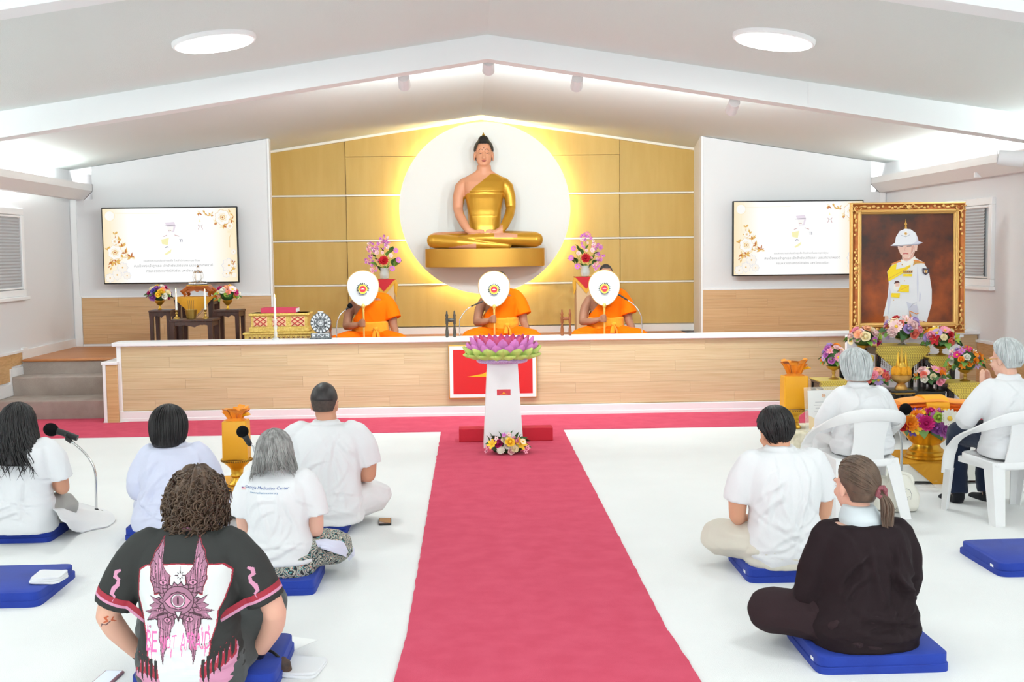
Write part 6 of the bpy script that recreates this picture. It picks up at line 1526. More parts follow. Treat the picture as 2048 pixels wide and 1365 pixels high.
for s in (-1, 1): limb(b, [(s * .165, .03, .53), (s * .222, .03, .46), (s * .250, .04, .335)], [.085, .088, .086], roundcap='start')
garment('shirt', b, m_tee, p, amp=.010, seed=3, cr=(.02, .58, .21, 22, .011))
b = MB(); b.loft([sup(.225, .175, z, 0, -.005) for z in (.0, .05, .10, .14)]); legs(b, (.27, .275, .09), (-.27, .275, .09), r=(.115, .10, .085, .07), foot=False); garment('trousers', b, m_off, p, amp=.008, seed=5, zmix=(2, 3))
hair_sheet(M, p, mat('hair_fade', (78, 64, 57), .7, var=((60, 50, 46), 60)), short_hl(.14, 58), short_ze(-.046), thick=.0012, amp=.0008, seed=2, r=(.0762, .0982, .0942), tuck=.22, name='hair_fade')
hair_sheet(M, p, HR_['buzz'], short_hl(.14, 52), short_ze(.002), thick=.0032, amp=.0012, seed=3, r=(.0765, .0985, .0945), tuck=.22)
b = MB(); b.T = M
for s in (-1, 1): b.tube([(s * .075, -.01, .002), (s * .074, .05, .004), (s * .055, .092, .0)], .0022, 6)
b.build('glasses', m_black, p)
# ================= grey long-haired woman in printed polo
loc = seat_at(562, 1158, .13); p = person('seated woman with long grey hair, white printed polo and patterned skirt', loc, -3)
R = torso_rings(.535, .175, .155, .145, .165, .115, .03, .02); hc = (-.028, .06, .605); M = HM(hc, 8, -6, 0, .97)
b = MB(); add_torso(b, R, -.014, z1=R[-3][0]); add_head(b, M); neck(b, R, hc, .046)
for s in (-1, 1):
    E = (s * .185, .02, .215); Wp = (s * .10, .20, .13); limb(b, [(s * .145, .01, 0.440), (s * .18, .0, .36), E], [0.036, .046, .038]); limb(b, [E, (s * .15, .12, .16), Wp], [.038, .034, .024]); hand(b, Wp, (-s * .5, .8, -.1), (0, 0, -1), s, 20, .9)
legs(b, (.25, .22, .07), (-.25, .26, .07), r=(.08, .065, .05, .035))
link('body', remesh(b, .007, 3, SK['fair'], 'body'), p); face_bits(M, p)
b = MB(); add_torso(b, R, .012, flare=.008, z0=.03, z1=.535); b.lathe([(.080, 0), (.072, .02), (.066, .034)], 28, (0, R[-1][3], .522))
for s in (-1, 1): limb(b, [(s * .13, .01, .475), (s * .172, .005, .40), (s * .190, .01, .295)], [.066, .068, .070], roundcap='start')
o, me = garment('polo_shirt', b, m_tee, p, amp=.007, seed=8, cr=(.04, .50, .15, 18, .009, .011))
bv = BVHTree.FromPolygons([tuple(v.co) for v in me.vertices], [tuple(q.vertices) for q in me.polygons])
F = Flat(.00012); s_ = 1 / 400.0; X = lambda u: (u - 562) * s_; Z = lambda v: .012 + (1158 - v) * s_
F.text('Georgia Meditation Center', (X(545.5), Z(980.5)), 94 * s_, 0, shear=.25)
F.text('www.meditationcenter.org', (X(541), Z(989.5)), 60 * s_, 2)
F.rect(X(492), Z(985.5), X(500.5), Z(979.5), 3); F.rect(X(492), Z(982), X(496), Z(979.5), 0)
for k in range(3): F.rect(X(492), Z(985.2 - 2 * k), X(500.5), Z(984.4 - 2 * k), 1)
F.project('shirt_print', [mat('print_blue', (52, 92, 160), .7), mat('print_red', (206, 60, 66), .7), mat('print_teal', (72, 130, 176), .7), m_paper], p, bv, None, .0012, .001)
def pattern_mat():
    m = bpy.data.materials.new('patterned_skirt'); m.use_nodes = True; nt = m.node_tree; N = nt.nodes; L = nt.links; b = N['Principled BSDF']; b.inputs['Roughness'].default_value = .8
    tc = N.new('ShaderNodeTexCoord'); v = N.new('ShaderNodeTexVoronoi'); v.inputs['Scale'].default_value = 15; w = N.new('ShaderNodeTexNoise'); w.inputs['Scale'].default_value = 14
    ad = N.new('ShaderNodeMixRGB'); ad.inputs[0].default_value = .12; L.new(tc.outputs['Object'], ad.inputs[1]); L.new(tc.outputs['Object'], w.inputs['Vector']); L.new(w.outputs['Color'], ad.inputs[2]); L.new(ad.outputs[0], v.inputs['Vector'])
    r = N.new('ShaderNodeValToRGB'); r.color_ramp.interpolation = 'CONSTANT'; e = r.color_ramp.elements; e[0].color = lin((52, 54, 58)); e[1].position = .8; e[1].color = lin((40, 44, 48))
    for q, cc in ((.14, (224, 214, 190)), (.28, (62, 136, 140)), (.42, (226, 216, 196)), (.54, (176, 92, 84)), (.66, (96, 160, 160))): k = e.new(q); k.color = lin(cc)
    mu = N.new('ShaderNodeMath'); mu.operation = 'MULTIPLY'; mu.inputs[1].default_value = 5.5; L.new(v.outputs['Distance'], mu.inputs[0]); fr = N.new('ShaderNodeMath'); fr.operation = 'FRACT'; L.new(mu.outputs[0], fr.inputs[0])
    L.new(fr.outputs[0], r.inputs['Fac']); L.new(r.outputs['Color'], b.inputs['Base Color']); return m
b = MB(); b.loft([sup(rx, ry, z, .0, -.0) for z, rx, ry in ((.0, .185, .15), (.05, .192, .155), (.10, .182, .145), (.13, .16, .13))]); legs(b, (.25, .22, .072), (-.25, .26, .07), r=(.105, .092, .08, .065), foot=False); garment('skirt', b, pattern_mat(), p, amp=.007, seed=9, zmix=(2, 3))
hair_sheet(M, p, HR_['grey'], lambda f: rad(44 + 46 * min(1, max(0, (f - .10) * 3.2))) if f < .42 else pi / 2, lambda f: None if f < .42 else -.075 - .16 * max(0, .86 - f), r=(.083, .103, .097), thick=.007, amp=.006, seed=4, flare=.10, back=.30, strands=420, sr=.0030, wave=.010, splay=.16, jag=.14)
b = MB(); b.T = Matrix.Identity(4); limb(b, [(.05, R[-1][3] + .02, .55), (0, R[-1][3] - .06, .54), (-.06, R[-1][3] + .02, .545)], [.004, .004, .004]); b.build('lanyard', m_black, p)
# ================= woman with black bob, lavender blouse
loc = seat_at(352, 1062, .13); p = person('seated woman with short black bob and pale lavender blouse', loc, 2)
R = torso_rings(.50, .19, .17, .165, .19, .125, .03, .02); hc = (-.03, .05, .590); M = HM(hc, -4, -8, 0, 1.0)
b = MB(); add_torso(b, R, -.014, z1=R[-3][0]); add_head(b, M); neck(b, R, hc, .048)
for s in (-1, 1):
    E = (s * .215, .06, .21); Wp = (s * .07, .24, .20); limb(b, [(s * .155, .02, 0.400), (s * .2, .02, .32), E], [0.036, .048, .040]); limb(b, [E, (s * .15, .16, .19), Wp], [.040, .036, .025]); hand(b, Wp, (-s * .4, .8, .4), (-s, 0, 0), s, 12, .9)
legs(b, (.24, .24, .07), (-.23, .24, .07), r=(.08, .065, .05, .035))
link('body', remesh(b, .007, 3, SK['warm'], 'body'), p); face_bits(M, p)
b = MB(); add_torso(b, R, .022, flare=.05, z1=.495); b.lathe([(.078, 0), (.07, .014)], 28, (0, R[-1][3], .492))
for s in (-1, 1): limb(b, [(s * .14, .02, .435), (s * .20, .03, .33), (s * .222, .06, .215), (s * .15, .17, .19)], [.072, .076, .072, .062], roundcap='start')
garment('blouse', b, m_lav, p, amp=.010, seed=11, cr=(.0, .46, .18, 22, .013, .014))
b = MB(); b.loft([sup(.235, .18, z, 0, 0) for z in (.0, .05, .09)]); legs(b, (.24, .24, .07), (-.22, .24, .07), r=(.105, .09, .08, .065), foot=False); garment('skirt', b, m_lav, p, amp=.009, seed=12, zmix=(2, 3))
hair_sheet(M, p, HR_['black'], lambda f: rad(46 + 44 * min(1, max(0, (f - .08) * 4))) if f < .34 else pi / 2, lambda f: None if f < .34 else -.095 - .02 * f, r=(.094, .114, .102), thick=.012, amp=.003, seed=6, flare=.08, tuck=.30, strands=260, sr=.0026, back=.0)
# ================= long black-haired woman at the left edge
loc = seat_at(48, 1070, .13); p = person('seated woman with long wavy black hair, white t-shirt, grey trousers', loc, 0)
R = torso_rings(.56, .185, .165, .16, .18, .12, .02, .02); hc = (-.03, .05, .625); M = HM(hc, 14, -5, 6, .98)
b = MB(); add_torso(b, R, -.014, z1=R[-3][0]); add_head(b, M); neck(b, R, hc, .048)
for s in (-1, 1):
    E = (s * .222, .05, .24); Wp = (s * .07, .24, .24); limb(b, [(s * .155, .02, 0.460), (s * .205, .02, .37), E], [0.037, .05, .042]); limb(b, [E, (s * .16, .16, .225), Wp], [.042, .037, .026]); hand(b, Wp, (-s * .4, .8, .4), (-s, 0, 0), s, 12, .9)
legs(b, (.15, .24, .075), (-.26, .24, .075), r=(.08, .065, .05, .035))
link('body', remesh(b, .007, 3, SK['tan'], 'body'), p); face_bits(M, p)
b = MB(); add_torso(b, R, .014, flare=.014, z1=.555); b.lathe([(.078, 0), (.07, .014)], 28, (0, R[-1][3], .55))
for s in (-1, 1): limb(b, [(s * .14, .02, .495), (s * .195, .025, .42), (s * .222, .04, .30)], [.068, .072, .074], roundcap='start')
o, me = garment('t_shirt', b, m_tee, p, amp=.008, seed=14, cr=(.02, .52, .16, 18, .010))
bv = BVHTree.FromPolygons([tuple(v.co) for v in me.vertices], [tuple(q.vertices) for q in me.polygons])
F = Flat(.00012); F.text('Georgia Meditation Center', (-.02, .485), .25, 0, shear=.25); F.text('www.meditationcenter.org', (-.02, .462), .16, 0); F.project('shirt_print', [mat('print_ink', (60, 64, 76), .7)], p, bv, None, .0012, .001)
b = MB(); b.loft([sup(.175, .135, z, 0, .01) for z in (.0, .05, .10, .13)]); legs(b, (.155, .245, .078), (-.26, .24, .078), r=(.105, .092, .08, .065), foot=False); garment('trousers', b, m_greyp, p, amp=.007, seed=15, zmix=(2, 3))
hair_sheet(M, p, HR_['black'], lambda f: rad(44 + 46 * min(1, max(0, (f - .10) * 3.2))) if f < .40 else pi / 2, lambda f: None if f < .40 else -.17 - .06 * f, r=(.086, .106, .099), thick=.012, amp=.010, seed=8, flare=.22, back=.24, strands=420, sr=.0038, wave=.018, wv=15, splay=.20, jag=.22)
# ================= black-haired man, white t-shirt, beige trousers
loc = seat_at(1565, 1138, .13); p = person('seated man with short black hair, white t-shirt and beige trousers', loc, 4)
R = torso_rings(.60, .215, .185, .165, .18, .13, .05, .04); hc = (-.012, .10, .668); M = HM(hc, 6, -14, 0, 1.0)
b = MB(); add_torso(b, R, -.014, z1=R[-3][0]); add_head(b, M); neck(b, R, hc, .055)
for s in (-1, 1):
    E = (s * .232, .04, .245); Wp = (s * .06, .22, .17); limb(b, [(s * .18, .02, 0.490), (s * .228, .02, .40), E], [0.042, .054, .044]); limb(b, [E, (s * .17, .15, .19), Wp], [.044, .038, .027]); hand(b, Wp, (-s * .8, .5, -.1), (0, 0, -1), s, 25)
legs(b, (.28, .25, .085), (-.27, .23, .085), r=(.08, .066, .052, .038))
link('body', remesh(b, .0075, 3, SK['warm'], 'body'), p); face_bits(M, p)
b = MB(); add_torso(b, R, .013, flare=.012, z0=.0, z1=.60); b.lathe([(.080, 0), (.073, .014)], 28, (0, R[-1][3], .594))
for s in (-1, 1): limb(b, [(s * .165, .02, .525), (s * .208, .025, .44), (s * .233, .035, .325)], [.074, .077, .078], roundcap='start')
garment('t_shirt', b, m_tee, p, amp=.009, seed=17, cr=(.02, .56, .18, 24, .011))
b = MB(); b.loft([sup(.20, .16, z, 0, -.005) for z in (.0, .05, .10)]); legs(b, (.28, .25, .088), (-.275, .235, .088), r=(.108, .098, .085, .068), foot=False); garment('trousers', b, m_beige, p, amp=.009, seed=18, cr=(.0, .16, .3, 14, .011), zmix=(2, 3))
hair_sheet(M, p, HR_['black'], short_hl(.14, 46), short_ze(-.056), thick=.009, amp=.011, seed=10, r=(.079, .101, .100), tuck=.42, strands=460, sr=.0036, wave=.009, wv=9, jag=.12)
# ================= woman in dark brown with ponytail
loc = seat_at(1724, 1306, .13); p = person('seated woman with brown ponytail, dark brown sweatshirt and trousers', loc, 6)
R = torso_rings(.53, .195, .172, .165, .195, .125, .03, .03); hc = (-.012, .06, .648); M = HM(hc, 13, -2, 0, .98)
b = MB(); add_torso(b, R, -.014, z1=R[-3][0]); add_head(b, M); neck(b, R, hc, .045)
for s in (-1, 1):
    E = (s * .205, .06, .21); Wp = (s * .08, .22, .12); limb(b, [(s * .165, .01, 0.425), (s * .215, .02, .34), E], [0.036, .048, .04]); limb(b, [E, (s * .17, .16, .15), Wp], [.04, .036, .026]); hand(b, Wp, (-s * .8, .5, -.1), (0, 0, -1), s, 25, .92)
legs(b, (.17, .26, .08), (-.315, .19, .085), r=(.08, .07, .055, .038))
link('body', remesh(b, .007, 3, SK['pink'], 'body'), p); face_bits(M, p)
b = MB(); b.loft([sup(.085, .085, z, 0, R[-1][3] - .005 + (.0 if z < .5 else .004)) for z in (.47, .52)] + [sup(.068, .070, .555, -.004, R[-1][3] + .004), sup(.060, .062, .57, -.004, R[-1][3] + .008)]); garment('inner_shirt', b, m_mist, p, vox=.007, amp=.002, seed=19)
b = MB(); add_torso(b, R, .020, flare=.02, z1=.515)
for s in (-1, 1): limb(b, [(s * .155, .01, .452), (s * .194, .02, .34), (s * .209, .06, .205), (s * .16, .17, .14)], [.066, .068, .064, .052], roundcap='start')
garment('sweatshirt', b, m_brown, p, amp=.009, seed=20, cr=(.0, .48, .18, 24, .013, .015))
b = MB(); b.loft([sup(rx, .165, z, 0, -.005) for z, rx in ((.0, .20), (.05, .215), (.12, .205), (.16, .18))]); legs(b, (.175, .26, .085), (-.32, .195, .09), r=(.115, .10, .088, .07), foot=False, ank=[(-.10, .27, .03), (-.10, .30, .03)]); garment('trousers', b, m_brownp, p, amp=.009, seed=21, cr=(.0, .16, .3, 14, .012), zmix=(2, 3))
hair_sheet(M, p, HR_['brown'], short_hl(.12, 46), short_ze(-.060), thick=.004, amp=.0025, seed=12, r=(.0785, .100, .097), tuck=.28)
tie = V((.042, -.108, -.012)); rg = random.Random(77); b = MB(); b.T = M
for i in range(230):
    phi = rg.uniform(0, 2 * pi); f = (1 - sin(phi)) / 2; th = rad(46 + 84 * min(1, max(0, (f - .12) * 1.35))) * rg.uniform(.2, 1.0)
    P0 = V((.0845 * sin(th) * cos(phi), -.018 + .107 * sin(th) * sin(phi), .026 + .1035 * cos(th))); pts = []
    for k in range(7):
        q = k / 6; x = P0.lerp(tie, q); dd = V((x.x / .0845, (x.y + .018) / .107, (x.z - .026) / .1035)); l = dd.length; x = V((x.x / l, -.018 + (x.y + .018) / l, .026 + (x.z - .026) / l)) if l < 1 and q < .99 else x; pts.append(x)
    b.tube(pts, [.0012, .0026, .0028, .0028, .0028, .0026, .002], 4)
b.build('swept_hair', HR_['brown'], p, ang=180)
b = MB(); b.T = M
for i in range(90):
    a = rg.uniform(0, 6.28); q = rg.uniform(0, 1) ** .5; e = tie + V((.018 + .026 * q * cos(a), -.020 + .018 * q * sin(a) - .01, -.155 + rg.uniform(-.04, .03)))
    b.tube(smoothpts([tie + V((.006 * cos(a), -.004, .006 * sin(a))), tie + V((.012 + .028 * q * cos(a), -.030 + .024 * q * sin(a), -.055)), e.lerp(tie, .25) + V((.010 * cos(a), -.006, 0)), e], 3), [.003, .0045, .005, .005, .005, .0045, .004, .003, .002, .001], 4)
b.build('ponytail', HR_['brown'], p, ang=180)
b = MB(); b.T = M
b.tube([tie + V((.020 * cos(a) + .002 * sin(7 * a), -.010 + .004 * cos(5 * a), .020 * sin(a) - .004 + .002 * cos(6 * a))) for a in [2 * pi * k / 30 for k in range(31)]], [.009 + .002 * (k % 2) for k in range(31)], 8); b.build('scrunchie', mat('scrunchie_pink', (142, 78, 86), .7, bump=(120, .5, .003)), p)
# ================= curly-haired man in printed shirt
loc = seat_at(388, 1388, .14); p = person('seated man with curly brown hair and black shirt printed with pink wings', loc, 0)
R = torso_rings(.60, .205, .182, .165, .175, .13, .04, .03); hc = (.015, .10, .675); M = HM(hc, 0, -4, 0, 1.02)
b = MB(); add_torso(b, R, -.016, z1=R[-3][0]); add_head(b, M); neck(b, R, hc, .056)
for s in (-1, 1):
    E = (s * .318, .0, .265); Wp = (s * .225, .115, .055); limb(b, [(s * .185, .01, 0.500), (s * .26, -.005, .41), E], [0.043, .054, .043]); limb(b, [E, (s * .30, .05, .185), Wp], [.046, .044, .027]); hand(b, Wp, (-s * .25, .9, -.15), (0, 0, -1), -s, 14)
legs(b, (.20, .40, .16), (-.22, .40, .14), r=(.085, .07, .055, .04))
link('body', remesh(b, .0075, 3, SK['pink'], 'body'), p); face_bits(M, p)
b = MB(); add_torso(b, R, .016, flare=.016, z1=.60); b.lathe([(.078, -.01), (.080, .004), (.072, .016)], 28, (0, R[-1][3] + .005, .602))
for s in (-1, 1): limb(b, [(s * .155, .01, .525), (s * .228, -.002, .44), (s * .290, -.002, .305)], [.076, .080, .078], roundcap='start')
o, me = garment('shirt', b, m_char, p, amp=.006, seed=24, vox=.0085, cr=(.02, .54, .18, 14, .007))
bv = BVHTree.FromPolygons([tuple(v.co) for v in me.vertices], [tuple(q.vertices) for q in me.polygons])
m_pk = mat('print_pink', (206, 142, 172), .75); m_wht = mat('print_white', (216, 220, 219), .75); m_ink = mat('print_dark_plum', (70, 42, 54), .75); m_rd = mat('print_crimson', (160, 40, 58), .75); m_mv = mat('print_mauve', (160, 112, 134), .75); m_hot = mat('print_hot_pink', (238, 110, 172), .75)
PM = [m_wht, m_pk, m_ink, m_rd, m_mv, m_hot, m_char]
F = Flat(.00001); k = 1 / 1660.0; C = lambda x, y: ((x - 655) * k, (1440 - y) * k)
def PL(mi, *q): F.poly([C(*t) for t in q], mi)
panel = [(392, 672), (440, 640), (640, 628), (900, 646), (950, 690), (940, 760), (905, 860), (868, 930), (862, 1000), (830, 1100), (818, 1200), (775, 1265), (765, 1440), (545, 1440), (510, 1270), (445, 1185), (425, 1010), (408, 930), (380, 830), (385, 740)]
PL(3, *[(640 + (x - 640) * 1.035, 1000 + (y - 1000) * 1.02) for x, y in panel]); PL(0, *panel)
# pink hem with flames
PL(1, (300, 1230), (430, 1225), (510, 1260), (545, 1440), (290, 1440)); PL(1, (770, 1265), (818, 1220), (975, 1150), (965, 1300), (950, 1440), (765, 1440))
for (x, y, h) in ((315, 1250, 60), (345, 1250, 90), (375, 1245, 70), (405, 1250, 110), (440, 1250, 80), (470, 1260, 100), (500, 1270, 80), (790, 1270, 90), (820, 1250, 110), (850, 1235, 80), (885, 1215, 90), (915, 1200, 60), (945, 1180, 50)):
    PL(3, (x - 20, y + 40), (x - 12, y - 30), (x, y - 70), (x + 12, y - 30), (x + 20, y + 40), (x, y + 60)); PL(6, (x - 10, y - 60), (x + 10, y - 60), (x + 7, y + h * .6), (x, y + h), (x - 7, y + h * .6))
def stroke(pts, w, mi=2):
    F.line([C(*t) for t in pts], [w_ * k for w_ in w] if hasattr(w, '__len__') else w * k, mi)
wing_up = [(530, 484), (541, 540), (540, 600), (548, 640), (566, 668), (592, 690), (588, 735), (604, 790), (560, 812), (520, 796), (492, 806), (486, 760), (466, 715), (470, 672), (464, 630), (480, 596), (488, 560), (508, 535)]
wing_dn = [(506, 945), (560, 918), (612, 938), (614, 990), (596, 1020), (590, 1062), (574, 1080), (570, 1130), (556, 1160), (548, 1225), (536, 1170), (530, 1120), (518, 1080), (520, 1030), (508, 1000)]
wing_sd = [(600, 850), (575, 822), (540, 838), (520, 826), (500, 838), (462, 818), (490, 860), (458, 880), (480, 895), (430, 918), (470, 925), (440, 970), (490, 962), (520, 975), (560, 940), (590, 930)]
def shrink(P, k_, d=0): cx = sum(p_[0] for p_ in P) / len(P); cy = sum(p_[1] for p_ in P) / len(P); return [(cx + (x - cx) * k_ + d, cy + (y - cy) * k_) for x, y in P]
for sg in (-1, 1):
    mr_ = lambda P: [(640 + sg * (640 - x), y) for x, y in P]
    for P_, lines in ((wing_up, 11), (wing_sd, 0), (wing_dn, 8)):
        PL(3 if P_ is wing_up else 2, *mr_(shrink(P_, 1.07))); PL(2, *mr_(shrink(P_, 1.02))); PL(4, *mr_(shrink(P_, .95)))
    for (x0, y0, x1, y1, w) in ((532, 510, 536, 600, 7), (520, 560, 530, 690, 12), (500, 600, 512, 720, 12), (485, 640, 500, 770, 10), (545, 660, 560, 770, 14), (570, 700, 585, 780, 8), (530, 960, 540, 1100, 10), (560, 950, 560, 1120, 14), (590, 960, 580, 1040, 9), (480, 905, 540, 880, 8), (470, 950, 540, 920, 9), (500, 850, 560, 850, 8)):
        PL(1, *mr_([(x0, y0), (x0 + w, (y0 + y1) / 2), (x1, y1), (x0 - w * .4, (y0 + y1) / 2)]))
    for (x0, y0, x1, y1) in ((531, 495, 528, 790), (513, 545, 520, 780), (490, 575, 508, 790), (474, 640, 498, 790), (540, 610, 546, 790), (556, 668, 566, 800), (580, 700, 584, 790), (468, 690, 500, 720), (478, 600, 510, 640), (500, 560, 528, 600), (486, 760, 530, 770), (470, 720, 515, 745),
                             (520, 960, 528, 1100), (538, 945, 545, 1190), (560, 935, 560, 1130), (582, 940, 572, 1080), (600, 950, 592, 1010), (515, 1010, 560, 1030), (522, 1070, 570, 1060), (560, 985, 606, 985), (465, 822, 570, 870), (435, 916, 580, 900), (445, 965, 570, 925), (490, 860, 560, 880), (480, 895, 570, 890)):
        stroke(mr_([(x0, y0), ((x0 + x1) / 2 + 5, (y0 + y1) / 2), (x1, y1)]), [2, 5, 2])
    m_ = lambda x: 640 + sg * (640 - x)
    for (x, y, r) in ((548, 735, 22), (535, 850, 14), (515, 905, 13), (572, 962, 20)):
        PL(2, *[(m_(x) + r * 1.25 * cos(a), y + r * .9 * sin(a)) for a in [2 * pi * i / 14 for i in range(14)]]); PL(1, *[(m_(x) + r * cos(a), y + r * .62 * sin(a)) for a in [2 * pi * i / 14 for i in range(14)]]); PL(2, *[(m_(x) + r * .3 * cos(a), y + r * .55 * sin(a)) for a in [2 * pi * i / 8 for i in range(8)]])
for i in range(18):
    a = 2 * pi * i / 18; x, y = 640 + 95 * cos(a), 845 + 90 * sin(a); PL(2, (x - 24 * sin(a), y + 24 * cos(a)), (x + 24 * sin(a), y - 24 * cos(a)), (640 + 132 * cos(a), 845 + 122 * sin(a))); PL(4, (x - 17 * sin(a), y + 17 * cos(a)), (x + 17 * sin(a), y - 17 * cos(a)), (640 + 120 * cos(a), 845 + 112 * sin(a)))
ring_ = lambda mi, rx, ry, cx=640, cy=845: PL(mi, *[(cx + rx * cos(a), cy + ry * sin(a)) for a in [2 * pi * i / 24 for i in range(24)]])
ring_(2, 98, 92); ring_(4, 92, 86); PL(2, (552, 850), (600, 800), (640, 786), (680, 800), (724, 850), (690, 890), (640, 905), (590, 890)); PL(1, (560, 850), (602, 808), (640, 794), (678, 808), (716, 850), (688, 884), (640, 898), (592, 884)); ring_(2, 46, 46); ring_(0, 40, 41); ring_(4, 34, 35); ring_(2, 7, 26)
PL(2, (615, 910), (665, 910), (640, 980)); PL(0, (624, 915), (656, 915), (640, 950))
for i in range(8):
    a = 2 * pi * i / 8; l = 44 if i % 2 == 0 else 30; PL(2, (655 - 7 * sin(a), 690 + 7 * cos(a)), (655 + 7 * sin(a), 690 - 7 * cos(a)), (655 + l * cos(a), 690 + l * sin(a)))
ring_(0, 13, 13, 655, 690); PL(2, (653, 640), (657, 640), (657, 670), (653, 670))
for txt, x, w in (('BE', 468, 76), ('NOT', 578, 104), ('AFRAID', 742, 178)):
    F.text(txt, C(x, 1095), w * k, 5, zs=2.3 if txt != 'AFRAID' else 2.9)
for (x, y, h) in ((440, 1020, 60), (470, 1140, 70), (548, 1140, 40), (600, 1150, 50), (662, 1150, 40), (700, 1060, 40), (780, 1020, 50), (800, 1140, 60), (445, 1150, 60), (820, 1020, 40)): PL(5, (x - 4, y), (x + 4, y), (x, y + h)); PL(5, (x - 3, y), (x + 3, y), (x, y - h * .6))
pr = F.project('back_print', PM, p, bv, None, .0016, .0017)
for s in (-1, 1):   # sleeve bands and swirl
    d0, d1 = V((s * .228, -.002, .44)), V((s * .290, -.002, .305)); d = (d1 - d0).normalized()
    for (t, w_, mm, nm) in ((-.046, .011, m_rd, 'sleeve_band'), (-.030, .0055, m_pk, 'sleeve_band')):
        bb = MB(); a = d1 + d * t; up = V((0, 1, 0)); sd = d.cross(up).normalized(); R0 = []
        rr = []
        for i in range(40):
            ang = 2 * pi * i / 40; dirv = sd * cos(ang) + up * sin(ang); row = []
            for q in (-w_, 0, w_):
                h = bv.ray_cast(a + d * q + dirv * .3, -dirv, .29); pnt = (h[0] if h[0] else a + d * q + dirv * .094) + dirv * .0018; row.append(pnt)
            rr.append(row)
        bb.loft([[r_[j] for r_ in rr] for j in range(3)], cap=False); bb.build(nm, mm, p, ang=180)
    F = Flat(.0001); sw = [(.236, .46), (.254, .452), (.258, .435), (.244, .425), (.248, .405), (.264, .39), (.272, .37), (.262, .36), (.270, .342)]
    F.line([(s * x, z) for x, z in sw], [.008, .016, .017, .013, .015, .018, .015, .010, .003], 0); F.project('sleeve_motif', [m_pk], p, bv, None, .0016, .002)
b = MB(); limb(b, [(-.075, R[-1][3] + .0, .607), (0, R[-1][3] - .078, .600), (.075, R[-1][3] + .0, .607)], [.010, .014, .010], flat=.5); b.build('pink_collar', m_pk, p)
b = MB(); b.loft([sup(.205, .165, z, 0, -.005) for z in (.0, .05, .10, .13)]); legs(b, (.205, .405, .165), (-.225, .405, .145), r=(.11, .098, .085, .068), foot=False); garment('trousers', b, m_dgrey, p, amp=.009, seed=26, zmix=(2, 3))
for s in (-1, 1):
    bb = MB(); bb.tube([V((s * .238, .10, .080)), V((s * .226, .114, .058))], [.031, .031], 16); bb.build('wrist_band', m_black, p)
F = Flat(.0001)
bsk = [o for o in p.children if o.name.startswith('body')][0].data; bvs = BVHTree.FromPolygons([tuple(v.co) for v in bsk.vertices], [tuple(q.vertices) for q in bsk.polygons])
F.line([(-.300, .272), (-.314, .266), (-.306, .252), (-.322, .246)], [.006, .012, .012, .004], 0); F.line([(-.296, .25), (-.314, .236), (-.328, .24), (-.336, .226)], [.003, .005, .005, .002], 1); F.line([(-.284, .268), (-.292, .254), (-.280, .246)], [.003, .008, .003], 0)
F.project('arm_tattoo', [mat('tattoo_orange', (196, 96, 60), .7), mat('tattoo_ink', (104, 74, 76), .7)], p, bvs, None, .0010, .002)
hair_sheet(M, p, HR_['curl'], short_hl(.12, 50), short_ze(-.060), thick=.016, amp=.010, seed=15, r=(.080, .101, .098), tuck=.18)
rg = random.Random(5); b = MB(); b.T = M
for i in range(760):
    while True:
        zz = rg.uniform(-.78, 1); phi = rg.uniform(0, 2 * pi); f = (1 - sin(phi)) / 2; th = math.acos(max(-.25, zz))
        if f > .42 or (th < rad(52 + 90 * max(0, f - .10)) and zz > -.2): break
    nrm = V((sin(th) * cos(phi), sin(th) * sin(phi), cos(th))); lump = 1 + .10 * noise.noise(nrm * 3.1); o0 = V((0, -.018, .022)) + V((nrm.x * .094 * lump, nrm.y * .110 * lump, nrm.z * .094 * lump)); drop = max(0, -zz - .25) * .14; o0.z -= drop
    dr = (nrm + V((rg.uniform(-.5, .5), rg.uniform(-.5, .5), rg.uniform(-.9, .1)))).normalized(); t1 = dr.orthogonal().normalized(); t2 = dr.cross(t1); L = rg.uniform(.022, .044); rr = rg.uniform(.008, .013); ph = rg.uniform(0, 6.28); tn = rg.uniform(1.5, 2.6); pts = []
    for j in range(15):
        q = j / 14; pts.append(o0 + dr * (L * q) + V((0, 0, -.022 * q * q)) + (t1 * cos(ph + q * tn * 2 * pi) + t2 * sin(ph + q * tn * 2 * pi)) * rr * min(1, q * 3))
    b.tube(pts, [.0048 * (1 - .45 * j / 14) for j in range(15)], 4)
b.build('curls', HR_['curl'], p, ang=180)
